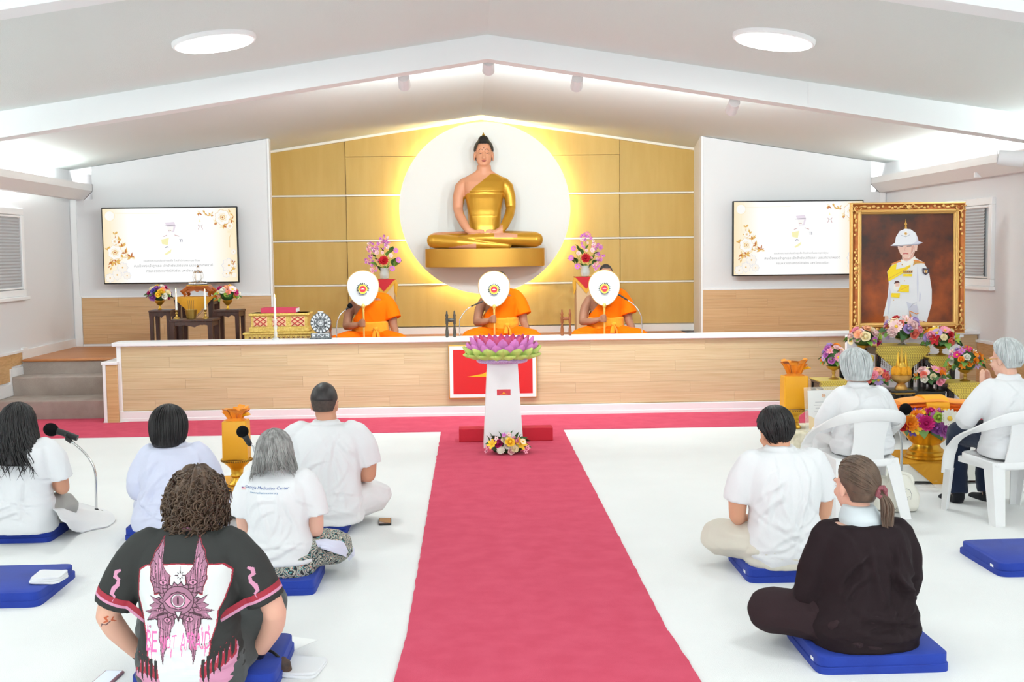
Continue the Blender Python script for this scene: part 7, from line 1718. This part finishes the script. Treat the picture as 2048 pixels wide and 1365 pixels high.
# ================= plastic chairs
m_chair = mat('white_plastic', (235, 234, 234), .35, spec=.4)
def sheet_path(P, Wd, th=.012, n=6):
    """flat band along a path; Wd = list of (half-width vector)"""
    P = [V(p) for p in P]; R = []
    for i, q in enumerate(P):
        w = V(Wd[i]); t = (P[min(i + 1, len(P) - 1)] - P[max(i - 1, 0)]).normalized(); nn = t.cross(w).normalized() * th / 2
        R.append([q - w - nn * .4, q - w * .9 - nn, q + w * .9 - nn, q + w - nn * .4, q + w + nn * .4, q + w * .9 + nn, q - w * .9 + nn, q - w + nn * .4])
    return R
def plastic_chair(lab, loc, rz, sc):
    t = thing('plastic_chair', lab, 'chair', loc, rad(rz), 'white plastic armchairs', sc=sc)
    # seat
    b = MB(); n = 32; rings = []
    for z, k in ((.405, .93), (.395, 1.0), (.43, 1.0), (.438, .97), (.425, .80), (.418, .4), (.417, .05)):
        rings.append([(x * .235 * k, .02 + y * .225 * k, z - .018 * max(0, -y) * k) for x, y in [(math.copysign(abs(cos(a)) ** .45, cos(a)), math.copysign(abs(sin(a)) ** .45, sin(a))) for a in [2 * pi * i / n for i in range(n)]]])
    b.loft(rings); b.build('seat', m_chair, t, ang=60)
    # arm and top rail in one sweep
    half = [(-.300, .245, .28), (-.306, .215, .42), (-.310, .14, .53), (-.308, .03, .60), (-.298, -.08, .645), (-.268, -.175, .69), (-.205, -.238, .728), (-.11, -.270, .748), (0, -.28, .755)]
    P = smoothpts([V(p) for p in half] + [V((-p[0], p[1], p[2])) for p in half[-2::-1]], 4); Wd = []
    for q in P:
        f = min(1, max(0, (-q.y - .0) / .25)); Wd.append(V((math.copysign(.036, q.x) * (1 - f) if abs(q.x) > .01 else 0, .0, 0)) + V((0, -.012 * f, .046 * f)) + (V((0, .02, 0)) * (1 if q.z < .5 else 0)))
    R = sheet_path(P, Wd, .016); b = MB(); b.loft(R); b.build('arm_rail', m_chair, t, ang=50)
    # back splat, slightly dished
    rows = []
    for j in range(10):
        q = j / 9; z = .41 + .345 * q; y = -.185 - .09 * q ** 1.2; hw = .128 - .02 * sin(q * pi) + .02 * q; rows.append([(x * hw, y - .02 * (1 - x * x) * 1.0 + .012, z) for x in [-1 + 2 * i / 12 for i in range(13)]])
    b = MB(); b.loft([r + [(x, y + .010, z) for x, y, z in r[::-1]] for r in rows]); b.build('back_splat', m_chair, t, ang=50)
    for s in (-1, 1):
        # front leg continues the arm, rear leg leaves the seat corner
        for (nm, A, B_, w) in (('leg', (s * .308, .245, .31), (s * .306, .275, .0), .040), ('leg', (s * .222, -.165, .42), (s * .270, -.285, .0), .052)):
            b = MB(); A, B_ = V(A), V(B_); R = []
            for q in (0, .12, .5, 1):
                c_ = A.lerp(B_, q); ww = w * (1.25 - .35 * q); sy = -1 if A.y < 0 else 1
                R.append([c_ + V(v_) for v_ in ((s * .012, sy * .012, 0), (s * .012 - s * ww * 1.6, sy * .012, 0), (s * .012 - s * ww * 1.6, sy * .003, 0), (s * .002, sy * .002, 0), (s * .002, sy * .012 - sy * ww * 1.6, 0), (s * .012, sy * .012 - sy * ww * 1.6, 0))])
            b.loft(R if s * (1 if A.y > 0 else -1) > 0 else [r_[::-1] for r_ in R]); b.build(nm, m_chair, t, smooth=False)
    b = MB()
    for s in (-1, 1): b.box((s * .222, .02, .385), (.012, .40, .04))
    b.box((0, -.18, .385), (.42, .012, .04)); b.box((0, .225, .385), (.42, .012, .04)); b.build('seat_skirt', m_chair, t, smooth=False)
    return t
CS = .88
r1 = G(1712, 1042); ch1 = plastic_chair('white plastic armchair under the grey-haired woman in white', (r1.x * (1 + .25 / r1.y), r1.y + .285 * CS, 0), 5, CS)
r2 = G(2030, 1050); ch2 = plastic_chair('white plastic armchair under the grey-haired man in navy trousers', (r2.x + .05, r2.y + .285 * CS, 0), 11, CS)
F = Flat(.0006); F.rect(-.025, .0, .025, .03, 0)
for k_ in range(4): F.rect(-.022, .003 + .007 * k_, .0 + .012 * (k_ % 2), .0055 + .007 * k_, 1)
o = F.build('care_label', [mat('label_grey', (226, 228, 230), .6), mat('label_ink', (130, 130, 136), .6)], ch2); o.location = (.085, -.243, .50)
# ================= elderly woman on the left chair
def chair_person(lab, ch, sc, dy=.02, rz=0): 
    l = ch.location.copy(); q = Matrix.Rotation(ch.rotation_euler.z, 3, 'Z') @ V((0, dy, 0)); return thing('person', lab, 'person', (l.x + q.x, l.y + q.y, .432 * CS), ch.rotation_euler.z + rad(rz), sc=sc)
p = chair_person('elderly woman with white bobbed hair in white blouse, on the left plastic chair', ch1, .86, .05, 2); p.location.x += .05
R = torso_rings(.50, .20, .185, .18, .19, .14, .06, .04); hc = (-.012, .11, .625); M = HM(hc, 10, -12, 0, 1.02)
b = MB(); add_torso(b, R, -.014, z1=R[-3][0]); add_head(b, M); neck(b, R, hc, .05)
for s in (-1, 1):
    E = (s * .255, .08, .20); Wp = (s * .06, .30, .22); limb(b, [(s * .165, .03, 0.395), (s * .22, .04, .32), E], [0.036, .048, .04]); limb(b, [E, (s * .17, .2, .21), Wp], [.04, .036, .026]); hand(b, Wp, (-s * .2, .7, .7), (-s, 0, 0), s, 8, .9)
    hz = .085; limb(b, [(s * .09, .0, hz), (s * .11, .22, hz + .02), (s * .12, .42, hz)], [.08, .075, .06]); limb(b, [(s * .12, .42, hz), (s * .12, .46, -.15), (s * .12, .44, -.375)], [.056, .05, .036]); limb(b, [(s * .12, .42, -.395), (s * .125, .52, -.41), (s * .13, .60, -.412)], [.032, .034, .024])
link('body', remesh(b, .0075, 3, SK['fair'], 'body'), p); face_bits(M, p)
b = MB(); add_torso(b, R, .018, flare=.03, z1=.50); b.lathe([(.088, -.012), (.080, .012), (.072, .03)], 28, (0, R[-1][3] + .004, .497))
for s in (-1, 1): limb(b, [(s * .15, .03, .425), (s * .225, .045, .32), (s * .265, .085, .205), (s * .16, .22, .22)], [.074, .078, .074, .062], roundcap='start')
garment('blouse', b, m_tee, p, amp=.010, seed=31, cr=(.03, .48, .18, 18, .011))
b = MB(); b.loft([sup(.20, .165, z, 0, 0) for z in (.0, .06, .12)])
for s in (-1, 1): hz = .09; limb(b, [(s * .09, .0, hz), (s * .11, .22, hz + .02), (s * .12, .42, hz)], [.11, .10, .088]); limb(b, [(s * .12, .42, hz), (s * .12, .46, -.15), (s * .12, .44, -.36)], [.085, .08, .075], roundcap='start')
garment('trousers', b, m_off, p, amp=.008, seed=32, zmix=(2, 3))
hair_sheet(M, p, HR_['white'], lambda f: rad(46 + 44 * min(1, max(0, (f - .08) * 4))) if f < .36 else pi / 2, lambda f: None if f < .36 else -.075 - .035 * f, r=(.099, .116, .104), thick=.012, amp=.004, seed=21, flare=.03, tuck=.30, strands=240, sr=.0026, wave=.002)
# ================= elderly man on the right chair
p = chair_person('elderly man with silver hair and glasses, white shirt, navy trousers, hands raised', ch2, .92, .03, -4); p.location.x += .07
R = torso_rings(.53, .21, .19, .185, .19, .14, .06, .04); hc = (-.01, .10, .655); M = HM(hc, 22, -8, 0, 1.04)
b = MB(); add_torso(b, R, -.014, z1=R[-3][0]); add_head(b, M); neck(b, R, hc, .056)
for s in (-1, 1):
    E = (s * .26, .13, .24); Wp = (s * .028, .33, .42); limb(b, [(s * .175, .03, 0.425), (s * .235, .06, .35), E], [0.039, .05, .042]); limb(b, [E, (s * .15, .24, .32), Wp], [.042, .038, .026]); hand(b, Wp, (-s * .05, .25, .95), (-s, 0, 0), s, 3, .95)
    hz = .085; K = (s * .12 - .03, .42, hz); limb(b, [(s * .09, .0, hz), (s * .105, .22, hz + .02), K], [.085, .078, .062]); limb(b, [K, (s * .12 - .04, .44, -.15), (s * .12 - .05, .40, -.37)], [.058, .052, .038])
link('body', remesh(b, .0075, 3, SK['fair'], 'body'), p); face_bits(M, p)
for s in (-1, 1):
    b = MB(); limb(b, [(s * .12 - .05, .39, -.33), (s * .12 - .05, .39, -.385), (s * .12 - .06, .47, -.405), (s * .12 - .07, .57, -.412)], [.045, .043, .040, .028]); b.build('sock', m_sock, p)
b = MB(); add_torso(b, R, .018, flare=.03, z1=.525); b.lathe([(.084, -.012), (.076, .014), (.070, .032)], 28, (0, R[-1][3] + .004, .522))
for s in (-1, 1): limb(b, [(s * .16, .03, .46), (s * .24, .065, .345), (s * .27, .14, .235), (s * .15, .25, .325), (s * .06, .30, .39)], [.074, .076, .072, .060, .046], roundcap='start')
garment('shirt', b, m_tee, p, amp=.010, seed=34, cr=(.03, .50, .18, 20, .012))
b = MB(); b.loft([sup(.20, .165, z, 0, 0) for z in (.0, .06, .11)])
for s in (-1, 1): hz = .09; K = V((s * .12 - .03, .42, hz)); limb(b, [(s * .09, .0, hz), (s * .105, .22, hz + .02), K], [.112, .104, .088]); limb(b, [K, (s * .12 - .04, .44, -.15), (s * .12 - .05, .40, -.345)], [.085, .078, .072], roundcap='start')
garment('trousers', b, m_navy, p, amp=.008, seed=35, zmix=(2, 3))
hair_sheet(M, p, HR_['white'], short_hl(.14, 48), short_ze(-.064), thick=.010, amp=.005, seed=23, r=(.079, .101, .099), tuck=.30, strands=280, sr=.0028, wave=.002)
b = MB(); b.T = M
for s in (-1, 1):
    b.tube([(s * .076, -.005, .006), (s * .074, .05, .008), (s * .058, .098, .004)], .0018, 6); b.tube([(s * .031 + .024 * cos(a), .106, -.006 + .018 * sin(a)) for a in [2 * pi * i / 20 for i in range(21)]], .0014, 5)
b.tube([(-.008, .108, .0), (.008, .108, .0)], .0014, 5); b.build('glasses', m_goldm, p)
# ================= monks
m_fan = mat('fan_white', (214, 217, 220), .6); m_fanrim = mat('fan_rim', (214, 170, 96), .4, .4); m_stick = mat('fan_handle', (232, 192, 104), .35, .35); m_dgreen = mat('emblem_green', (46, 60, 44), .6); m_blueprint = mat('emblem_blue', (70, 84, 120), .6); m_efred = mat('emblem_red', (206, 40, 60), .5); m_efyel = mat('emblem_yellow', (248, 206, 70), .5)
def monk(u, lab, flab, sz, Y, head_up, fan_uv, seed, rz=0, shoulder_dx=0.0, stick_v=672):
    c = W(u, 660, Y); p = thing('person', lab, 'person', (c.x, Y, sz), pi + rad(rz), sc=1.0)
    R = torso_rings(.60, .205, .18, .175, .19, .135, .03, .02); hc = (0, .075, .725 + head_up); M = HM(hc, 0, -10, 0, 1.0)
    yf = .235
    fx = -(W(fan_uv[0], 620, Y - yf).x - c.x)                  # stick position in the monk's own frame
    b = MB(); add_torso(b, R, -.012, z1=R[-3][0]); add_head(b, M); neck(b, R, hc, .055)
    hz_ = .29
    E = (.265, .05, .255); Wp = (fx + .052, yf - .045, hz_ - .005)
    limb(b, [(.175, .01, .50), (.232, .01, .40), E], [.055, .056, .045]); limb(b, [E, (.5 * (E[0] + Wp[0]), .15, .262), Wp], [.045, .040, .028])
    # fist closed round the handle
    hx = V((fx, yf, hz_)); b.ell(hx + V((.030, -.018, 0)), (.030, .026, .042), 14, 10)
    for k in range(4):
        z = .032 - .0205 * k; r_ = (.0088, .0092, .0088, .0078)[k]; R_ = .0205
        b.tube([hx + V((.030, .006, z)), hx + V((.016, .0215, z)), hx + V((-.004, R_ + .002, z)), hx + V((-.0195, .008, z - .001)), hx + V((-.016, -.010, z - .002))], [r_, r_, r_, r_ * .92, r_ * .8], 8, roundcap=True)
    b.tube([hx + V((.032, -.006, .030)), hx + V((.018, .012, .046)), hx + V((.002, .0225, .050)), hx + V((-.012, .020, .046))], [.012, .0105, .0095, .008], 8, roundcap=True)
    E2 = (-.262, .03, .25); W2 = (-.285, .20, .135); limb(b, [(-.175, .01, .50), (-.235, .01, .40), E2], [.05, .056, .045]); limb(b, [E2, (-.285, .10, .19), W2], [.045, .040, .028]); hand(b, W2, (-.12, .9, -.22), (0, 0, -1), 1, 16)
    legs(b, (.35, .26, .07), (-.35, .26, .07), r=(.085, .07, .055, .04))
    link('body', remesh(b, .007, 3, SK['brown'], 'body'), p); face_bits(M, p)
    hair_sheet(M, p, HR_['buzz'], short_hl(.14, 50), short_ze(-.05), thick=.0008, amp=.0006, seed=3, r=(.0755, .0965, .0915), tuck=.2)
    # robe: torso cut on the diagonal below the bare right shoulder, sleeve fall over the left arm
    b = MB(); add_torso(b, R, .013, flare=.02, z1=.545)
    limb(b, [(-.10, -.005, .56), (-.165, .0, .545), (-.225, .005, .45), (-.262, .03, .33)], [.06, .078, .090, .098], roundcap='start')
    limb(b, [(-.05, R[-1][3] - .005, .585), (-.13, .0, .56)], [.06, .07])
    me = remesh(b, .0085, 3, m_robe, 'robe'); fold_noise(me, .008, seed, fx=(7, 7, 4.5))
    bm = bmesh.new(); bm.from_mesh(me); bmesh.ops.bisect_plane(bm, geom=bm.verts[:] + bm.edges[:] + bm.faces[:], plane_co=V((.02, 0, .555)), plane_no=V((.80, 0, .60)).normalized(), clear_outer=True); bm.to_mesh(me); bm.free()
    link('robe', me, p)
    b = MB(); b.loft([sup(rx, .165, z, 0, 0) for z, rx in ((.0, .22), (.06, .225), (.13, .20), (.17, .18))]); legs(b, (.355, .265, .075), (-.355, .265, .075), r=(.115, .10, .088, .072), foot=False); garment('lower_robe', b, m_robe, p, amp=.010, seed=seed + 1, zmix=(2, 3))
    b = MB(); b.loft([sup(.205 + .004 * k, .152 + .004 * k, z, 0, y_at(R, z)) for z, k in ((.17, 0), (.178, 1), (.215, 1.6), (.26, 1.2), (.295, 1), (.302, 0))]); garment('sash', b, m_sash, p, amp=.006, seed=seed + 2, vox=.008, zmix=(2, 3))
    b = MB(); b.ell((-.075, .172, .225), (.03, .02, .024), 12, 8); b.tube([(-.075, .175, .22), (-.10, .182, .17), (-.11, .185, .11)], [.016, .03, .034], 10, flat=.35); b.tube([(-.07, .175, .22), (-.06, .184, .17), (-.055, .186, .13)], [.016, .024, .026], 10, flat=.35); b.build('sash_knot', m_sash, p)
    # fan
    s = (Y - yf) / 2250; fc = W(fan_uv[0], fan_uv[1], Y - yf); zb_ = W(fan_uv[0], stick_v, Y - yf).z - .03
    t = thing('ceremonial_fan', flab, 'fan', (fc.x, Y - yf, zb_)); h = fc.z - zb_
    out = []
    for i in range(56):
        a = 2 * pi * i / 56; r1 = 31 * s * (1 + .05 * sin(a)) ; r2 = 35.5 * s; x = r1 * cos(a) * (1 + .10 * sin(a)); z = r2 * sin(a) + .004; out.append((x, z))
    b = MB(); b.loft([[(x * k_, y, h + z * k_) for x, z in out] for y, k_ in ((-.012, .90), (-.010, .985), (.008, .985), (.010, .90))]); b.build('fan_disc', m_fan, t, ang=50)
    b = MB(); b.tube([(x, -.001, h + z) for x, z in out + out[:1]], .0045, 6); b.build('rim', m_fanrim, t)
    F = Flat(.0007); E_ = 14.8 * s; F.circle((0, h + .002), E_, 3, 36); F.circle((0, h + .002), E_ * .96, 0, 36)
    c0 = (0, h - .002)
    for i in range(13):
        a = rad(-18 + 216 * i / 12); d = (cos(a), sin(a)); e_ = (-d[1], d[0]); Q = lambda t_, w_: (c0[0] + d[0] * t_ * E_ + e_[0] * w_ * E_, c0[1] + d[1] * t_ * E_ + e_[1] * w_ * E_)
        F.poly([Q(.40, .07), Q(.62, .085), Q(.70, 0), Q(.62, -.085), Q(.40, -.07)], 1); F.poly([Q(.60, .05), Q(.74, .062), Q(.90, 0), Q(.74, -.062), Q(.60, -.05)], 4)
    F.circle(c0, E_ * .58, 1, 28); F.circle(c0, E_ * .44, 2, 28); F.poly([(-.30 * E_, c0[1] - .03 * E_), (0, c0[1] + .10 * E_), (.30 * E_, c0[1] - .03 * E_)], 0)
    F.line([(E_ * .72 * cos(rad(a)), c0[1] + E_ * .72 * sin(rad(a))) for a in range(222, 322, 8)], E_ * .10, 5); F.line([(E_ * .52 * cos(rad(a)), c0[1] + E_ * .60 * sin(rad(a))) for a in range(215, 330, 10)], E_ * .12, 1)
    F.build('emblem', [m_paper, m_efyel, m_efred, m_fanrim, m_dgreen, m_blueprint], t, -.0105)
    b = MB(); b.lathe([(.0105, 0), (.011, h - .24), (.013, h - .215), (.009, h - .205), (.011, h - .19)], 14); b.build('handle', m_stick, t)
    zz = h - 35.5 * s + .004; b = MB(); b.lathe([(.009, zz - .075), (.014, zz - .06), (.008, zz - .045), (.012, zz - .03), (.020, zz - .012), (.024, zz + .005), (.018, zz + .024), (.006, zz + .032)], 16); b.build('ferrule', m_stick, t)
monk(741, 'monk in orange robe holding a white fan, left of three, beside foam microphone', 'round white fan with lotus emblem held by the left monk', ZST + .06, 12.72, .0, (726, 578), 51)
monk(1001, 'monk in orange robe holding a white fan, middle of three, behind the lotus', 'round white fan with lotus emblem held by the middle monk', ZST + .085, 12.72, -.02, (988, 579), 61)
monk(1211, 'monk in orange robe holding a white fan, right of three, head top showing', 'round white fan with lotus emblem held by the right-hand monk', ZST + .075, 12.72, .055, (1208.5, 577), 71)

# ---- names of the groups of repeats
# ------------------------------------------------------------------ small things on the floor
# floor microphone, left
o = G(193, 1026)
goose([(193, 1026), (192, 985), (191, 950), (183, 925), (166, 903), (143, 884), (124, 873)], o.y, 'black foam-topped microphone on a bent chrome floor stand, left', .0, base=0, name='floor_microphone', rb=.0085)
t = [x for x in bpy.data.objects if x.name.startswith('floor_microphone')][0]
for ch in list(t.children):
    if ch.name.startswith('microphone_body'): bpy.data.objects.remove(ch)
P = lambda u, v, dy=0: W(u, v, o.y + dy) - t.location
MB().tube([P(155, 877), P(128, 867), P(112, 862)], [.020, .021, .022], 16).build('microphone_body', m_black, t)
b = MB(); b.ell((0, 0, 0), (.050, .044, .044), 20, 12, Matrix.Rotation(rad(18), 3, 'Y')); b.v = [tuple(V(q) + P(102, 860)) for q in b.v]; b.build('foam_cover', m_foam, t)
b = MB(); b.tube([P(134, 871), P(135, 878), P(143, 885)], [.014, .018, .013], 10); b.tube([P(131, 868, -.024), P(134, 872), P(131, 868, .024)], [.010, .016, .010], 8); b.build('clamp', m_black, t)
# microphone half hidden behind the grey-haired woman
o = G(520, 1040, 0)
def small_mic(name, lab, ball, tail, Y, r, foot):
    B_, T_ = W(*ball, Y), W(*tail, Y); f = G(*foot) if foot else None; f = V((T_.x + .05, Y + .02, 0)); t = thing(name, lab, 'microphone', f)
    MB().ell(B_ - f, (r, r, r), 20, 14).build('foam_cover', m_foam, t); MB().tube([B_ - f + V((0, 0, 0)), T_ - f], [.020, .015], 14, roundcap=True).build('microphone_body', m_black, t)
    b = MB(); limb(b, [T_ - f + V((-.0, 0, .0)), (T_ - f) + V((.03, .005, -.05)), V((.0, 0, .3)), V((0, 0, 0.012))], [.008, .008, .009, .010]); b.build('stand', m_chrome, t)
    MB().lathe([(.09, 0), (.09, .008), (.03, .014), (.010, .03)], 28).build('foot', m_black, t); return t
small_mic('floor_microphone', 'black foam microphone before the left yellow bundle', (485, 864), (499, 888), 6.25, .034, None)
small_mic('floor_microphone', 'black foam microphone beside the white-haired woman, near the flower bowl', (1811, 819), (1792, 852), 7.75, .042, None)
# phones
m_ph = mat('phone_glass', (70, 74, 78), .12, spec=.7); m_phs = mat('phone_screen', (206, 214, 226), .2, emit=((190, 200, 214), .35)); m_case = mat('phone_case', (150, 108, 118), .5); m_phrefl = mat('phone_reflection', (176, 128, 80), .4)
q = G(770, 1046); t = thing('phone', 'dark phone lying on the floor left of the aisle', 'phone', (q.x, q.y, 0.0), rad(4))
MB().box((0, 0, .006), (.078, .155, .012), .003).build('case', m_black, t, smooth=False); MB().box((0, 0, .0125), (.070, .146, .001)).build('glass', m_ph, t, smooth=False)
MB().loft([[(-.034, -.02, .0132), (.034, -.06, .0132), (.034, .07, .0132), (-.034, .07, .0132)], [(-.034, -.02, .0134), (.034, -.06, .0134), (.034, .07, .0134), (-.034, .07, .0134)]]).build('painted_reflection', m_phrefl, t, smooth=False)  # flat tan patch painted in as a reflection on the glass
q = G(213, 1362); t = thing('phone', 'phone in mauve case with lit screen at the bottom edge', 'phone', (q.x, q.y, 0.0), rad(-6))
MB().box((0, 0, .006), (.082, .165, .012), .004).build('case', m_case, t, smooth=False); MB().box((0, 0, .0125), (.066, .148, .001)).build('screen', m_phs, t, smooth=False)
# papers and folded cloths
def sheet(lab, pts, name='paper_sheet', th=.0012, z=0.0, m=None, cat='paper'):
    b = MB(); P_ = [G(u, v, z) for u, v in pts]; b.loft([[(p_.x, p_.y, z) for p_ in P_][::-1], [(p_.x, p_.y, z + th) for p_ in P_][::-1]][::-1]); return tag(b.build(name, m or m_paper, None, smooth=False), lab, cat)
sheet('loose white paper sheet on the floor right of the curly-haired man', [(530, 1300), (577, 1306), (636, 1281), (560, 1271)], z=.001)
def folded(name, lab, c, w, d, rz, n=3, th=.012, m=None, z=0.0, cat='cloth'):
    t = thing(name, lab, cat, (c.x, c.y, z), rad(rz)); rg = random.Random(int(w * 1000))
    for k_ in range(n):
        b = MB(); zz = k_ * th; b.loft([[(x * w / 2 * (1 - .03 * k_) * e, y * d / 2 * (1 - .03 * k_) * e + .004 * k_, z_ + .003 * sin(x * 3 + y * 2 + k_)) for x, y in [(math.copysign(abs(cos(a)) ** .25, cos(a)), math.copysign(abs(sin(a)) ** .25, sin(a))) for a in [2 * pi * (i + .5) / 32 for i in range(32)]]] for z_, e in ((zz, .985), (zz + th * .3, 1), (zz + th * .8, 1), (zz + th, .98))]); b.build('layer', m or m_tee, t, ang=40)
    return t
folded('folded_cloth', 'folded white cloth lying beside the curly-haired man', G(608, 1340), .155, .20, -8, 2, .010)
folded('folded_cloth', 'folded white cloth resting on the empty left cushion', G(98, 1162, TH), .155, .15, 0, 3, .010, z=TH + .003)
# shawls
def shawl(name, lab, pts, hts, loc, m, amp=.012, seed=1, th=.010):
    """draped cloth: outline polygon in local XY, domed heights"""
    t = thing(name, lab, 'cloth', loc); n = len(pts); ctr = V((sum(p_[0] for p_ in pts) / n, sum(p_[1] for p_ in pts) / n, 0)); rings = []
    for q, h in hts: rings.append([(ctr.x + (x - ctr.x) * q, ctr.y + (y - ctr.y) * q, h + amp * noise.noise(V((x * 14 * q, y * 14 * q, seed))) * (0 if q > .99 else 1)) for x, y in pts])
    b = MB(); b.loft(rings); me = remesh(b, .009, 3, m, 'cloth'); fold_noise(me, .006, seed, zmix=(2, 3)); a = coords_of(me); a[:, 2] = np.maximum(a[:, 2], .002); set_coords(me, a); link('drape', me, t); return t
def drape_sheet(name, lab, rows, m, seed, amp=.012, nfold=3.0, cat='cloth'):
    """draped cloth: ruled between edge rows of (u, v, z) picture pixels with heights, folds running along it"""
    R0 = [[G(u, v, z) for u, v, z in r] for r in rows]; o = V((sum(p_.x for r in R0 for p_ in r), sum(p_.y for r in R0 for p_ in r), 0)) / sum(len(r) for r in R0); o.z = 0
    t = thing(name, lab, cat, o); rows_ = []
    cols = [smoothpts([p_ - o for p_ in r], 12) for r in R0]; nc = min(len(c_) for c_ in cols)
    for i in range(nc): rows_.append(smoothpts([c_[i] for c_ in cols], 8))
    G_ = [[p_ + V((0, 0, amp * (.5 + .5 * sin(nfold * 2 * pi * i / nc + 1.2 * j / len(r) + seed)) * min(1, p_.z * 12 + .25) + .004 * noise.noise(p_ * 18))) for j, p_ in enumerate(r)] for i, r in enumerate(rows_)]
    for r in G_:
        for p_ in r: p_.z = max(p_.z, .010)
    b = MB(); b.loft([r + [p_ - V((0, 0, .007)) for p_ in r[::-1]] for r in G_]); b.build('drape', m, t, ang=70); return t
drape_sheet('white_shawl', 'white shawl spread over the knee and floor beside the long-haired woman', [[(98, 1004, .19), (108, 1022, .20), (122, 1040, .18), (138, 1056, .12)], [(128, 1002, .12), (140, 1018, .13), (150, 1038, .10), (150, 1062, .04)], [(160, 1010, .05), (172, 1022, .05), (182, 1042, .03), (176, 1064, .0)], [(205, 1020, .0), (224, 1030, .0), (230, 1044, .0), (215, 1056, .0)]], m_tee, 1, .016, 2.5)
drape_sheet('white_shawl', 'white shawl over the knee of the grey-haired woman in the printed polo', [[(624, 1070, .20), (628, 1082, .22), (636, 1092, .21), (642, 1100, .20)], [(652, 1072, .19), (662, 1084, .21), (668, 1094, .20), (670, 1106, .17)], [(680, 1080, .14), (692, 1090, .15), (696, 1102, .13), (692, 1114, .10)], [(698, 1090, .06), (708, 1100, .05), (708, 1112, .03), (698, 1122, .01)]], m_lav, 2, .014, 2.2)
# tote bag
q = G(1812, 1030); t = thing('tote_bag', 'cream cloth tote bag with line-drawn elephant, slumped by the left chair', 'bag', (q.x, q.y + .10, 0))
b = MB(); b.loft([[(x, y, z) for x, y, z in sup(rx, ry, z, xo, 0, 28, .7)] for z, rx, ry, xo in ((.004, .085, .06, .01), (.03, .105, .08, .01), (.09, .110, .085, .008), (.15, .098, .07, .0), (.20, .078, .055, -.01), (.235, .06, .04, -.02), (.25, .045, .03, -.02))])
b.loft([sup(rx, ry, z, -.10, .03, 24, .8) for z, rx, ry in ((.01, .05, .05), (.08, .06, .06), (.16, .06, .055), (.22, .045, .04))])
me = remesh(b, .007, 3, mat('cream_canvas', (236, 232, 220), .85, bump=(120, .3, .003)), 'bag'); fold_noise(me, .010, 44, fx=(8, 8, 6), zmix=(.02, .05)); link('sack', me, t)
bv = BVHTree.FromPolygons([tuple(v.co) for v in me.vertices], [tuple(g.vertices) for g in me.polygons])
F = Flat(.0001); E2 = lambda *p_: [(.012 + (x - 1.15) * .030, .115 + (y) * .030) for x, y in p_]
F.line(E2((.2, .6), (.5, 1.3), (1.2, 1.5), (1.9, 1.2), (2.2, .4), (2.2, -.6), (1.9, -.7), (1.85, -.1), (1.3, -.2), (1.25, -.8), (.9, -.8), (.85, -.1), (.55, -.1), (.4, -.7), (.1, -.8), (-.1, -.3), (.1, .2), (.2, .6)), .0022, 0)
F.line(E2((.75, 1.2), (1.0, .9), (.9, .4), (.6, .4), (.5, .8)), .0018, 0); F.line(E2((.3, .75), (.42, .8)), .003, 0); F.project('elephant_print', [mat('print_line', (110, 110, 116), .8)], t, bv, None, .0010, .0011)
F = Flat(.0001)
for k_ in range(6): F.line([(-.06 + .008 * k_, .02), (-.045 + .008 * k_, .055), (-.02 + .006 * k_, .065)], .002, 0)
F.project('stripe_print', [mat('print_line', (110, 110, 116), .8)], t, bv, None, .0010, .0011)
for k_, (x0, x1, hh) in enumerate(((-.09, -.02, .30), (-.05, .05, .26))):
    b = MB(); limb(b, [(x0, -.02, .19), (x0 + .0, -.035, .24), ((x0 + x1) / 2 - .02, -.04, hh), (x1, -.03, .235), (x1 + .02, -.03, .19)], [.010, .012, .012, .012, .010], flat=.35); b.build('handle', _MC['cream_canvas'], t)
# dark pouch by the curly-haired man's hand
q = G(560, 1345, .02); b = MB(); b.loft([sup(rx, ry, z, xo, 0, 20) for z, rx, ry, xo in ((.0, .03, .022, 0), (.02, .038, .028, 0), (.05, .036, .026, -.006), (.07, .022, .018, -.012))]); me = remesh(b, .004, 3, mat('pouch_dark', (44, 34, 32), .6, bump=(90, .6, .004), var=((84, 56, 40), 30)), 'pouch'); fold_noise(me, .004, 9)
q = G(556, 1350); t = thing('dark_pouch', 'small dark brown pouch beside the blue cushion of the curly-haired man', 'pouch', (q.x + .02, q.y, 0.001)); link('sack', me, t); b = MB(); limb(b, [(-.012, 0, .068), (-.05, .02, .09), (-.09, .03, .085)], [.006, .006, .004]); b.build('strap', m_black, t)

# ------------------------------------------------------------------ groups of repeats
GR = dict(person='people sitting in the hall', ceremonial_fan='white fans held by the monks', television='televisions on the front wall', flower_vase='vases of flowers', flower_bowl='flower bowls on the candle altar', flower_stand='draped flower pedestals', candle='lit white candles on the stage', gooseneck_microphone='gooseneck microphones on the stage', floor_microphone='microphones on the floor', turned_rack='twin-post racks on the stage', spot_lamp='spot lamps behind the beam', ceiling_light='round ceiling lights', light_valance='light valances on the side walls', side_table='tall side tables of the candle altar', altar_table='altar tables', scale_cloth='gold fish-scale cloths', gold_tray='gold pedestal trays', wrapped_bundle='yellow wrapped bundles', mustard_cloth='mustard table cloths', low_table='low offering tables', table_cloth='pale table cloths', white_shawl='white shawls', folded_cloth='folded white cloths', phone='phones on the floor', low_platform='low platforms under the monks', carpet_runner='red carpet runners')
for o in list(bpy.data.objects):
    if o.parent is None and o.get('category') and not o.get('group'):
        st = o.name.split('.')[0]
        if st in GR: o['group'] = 'monks sitting on the stage' if st == 'person' and str(o['label']).startswith('monk') else GR[st]
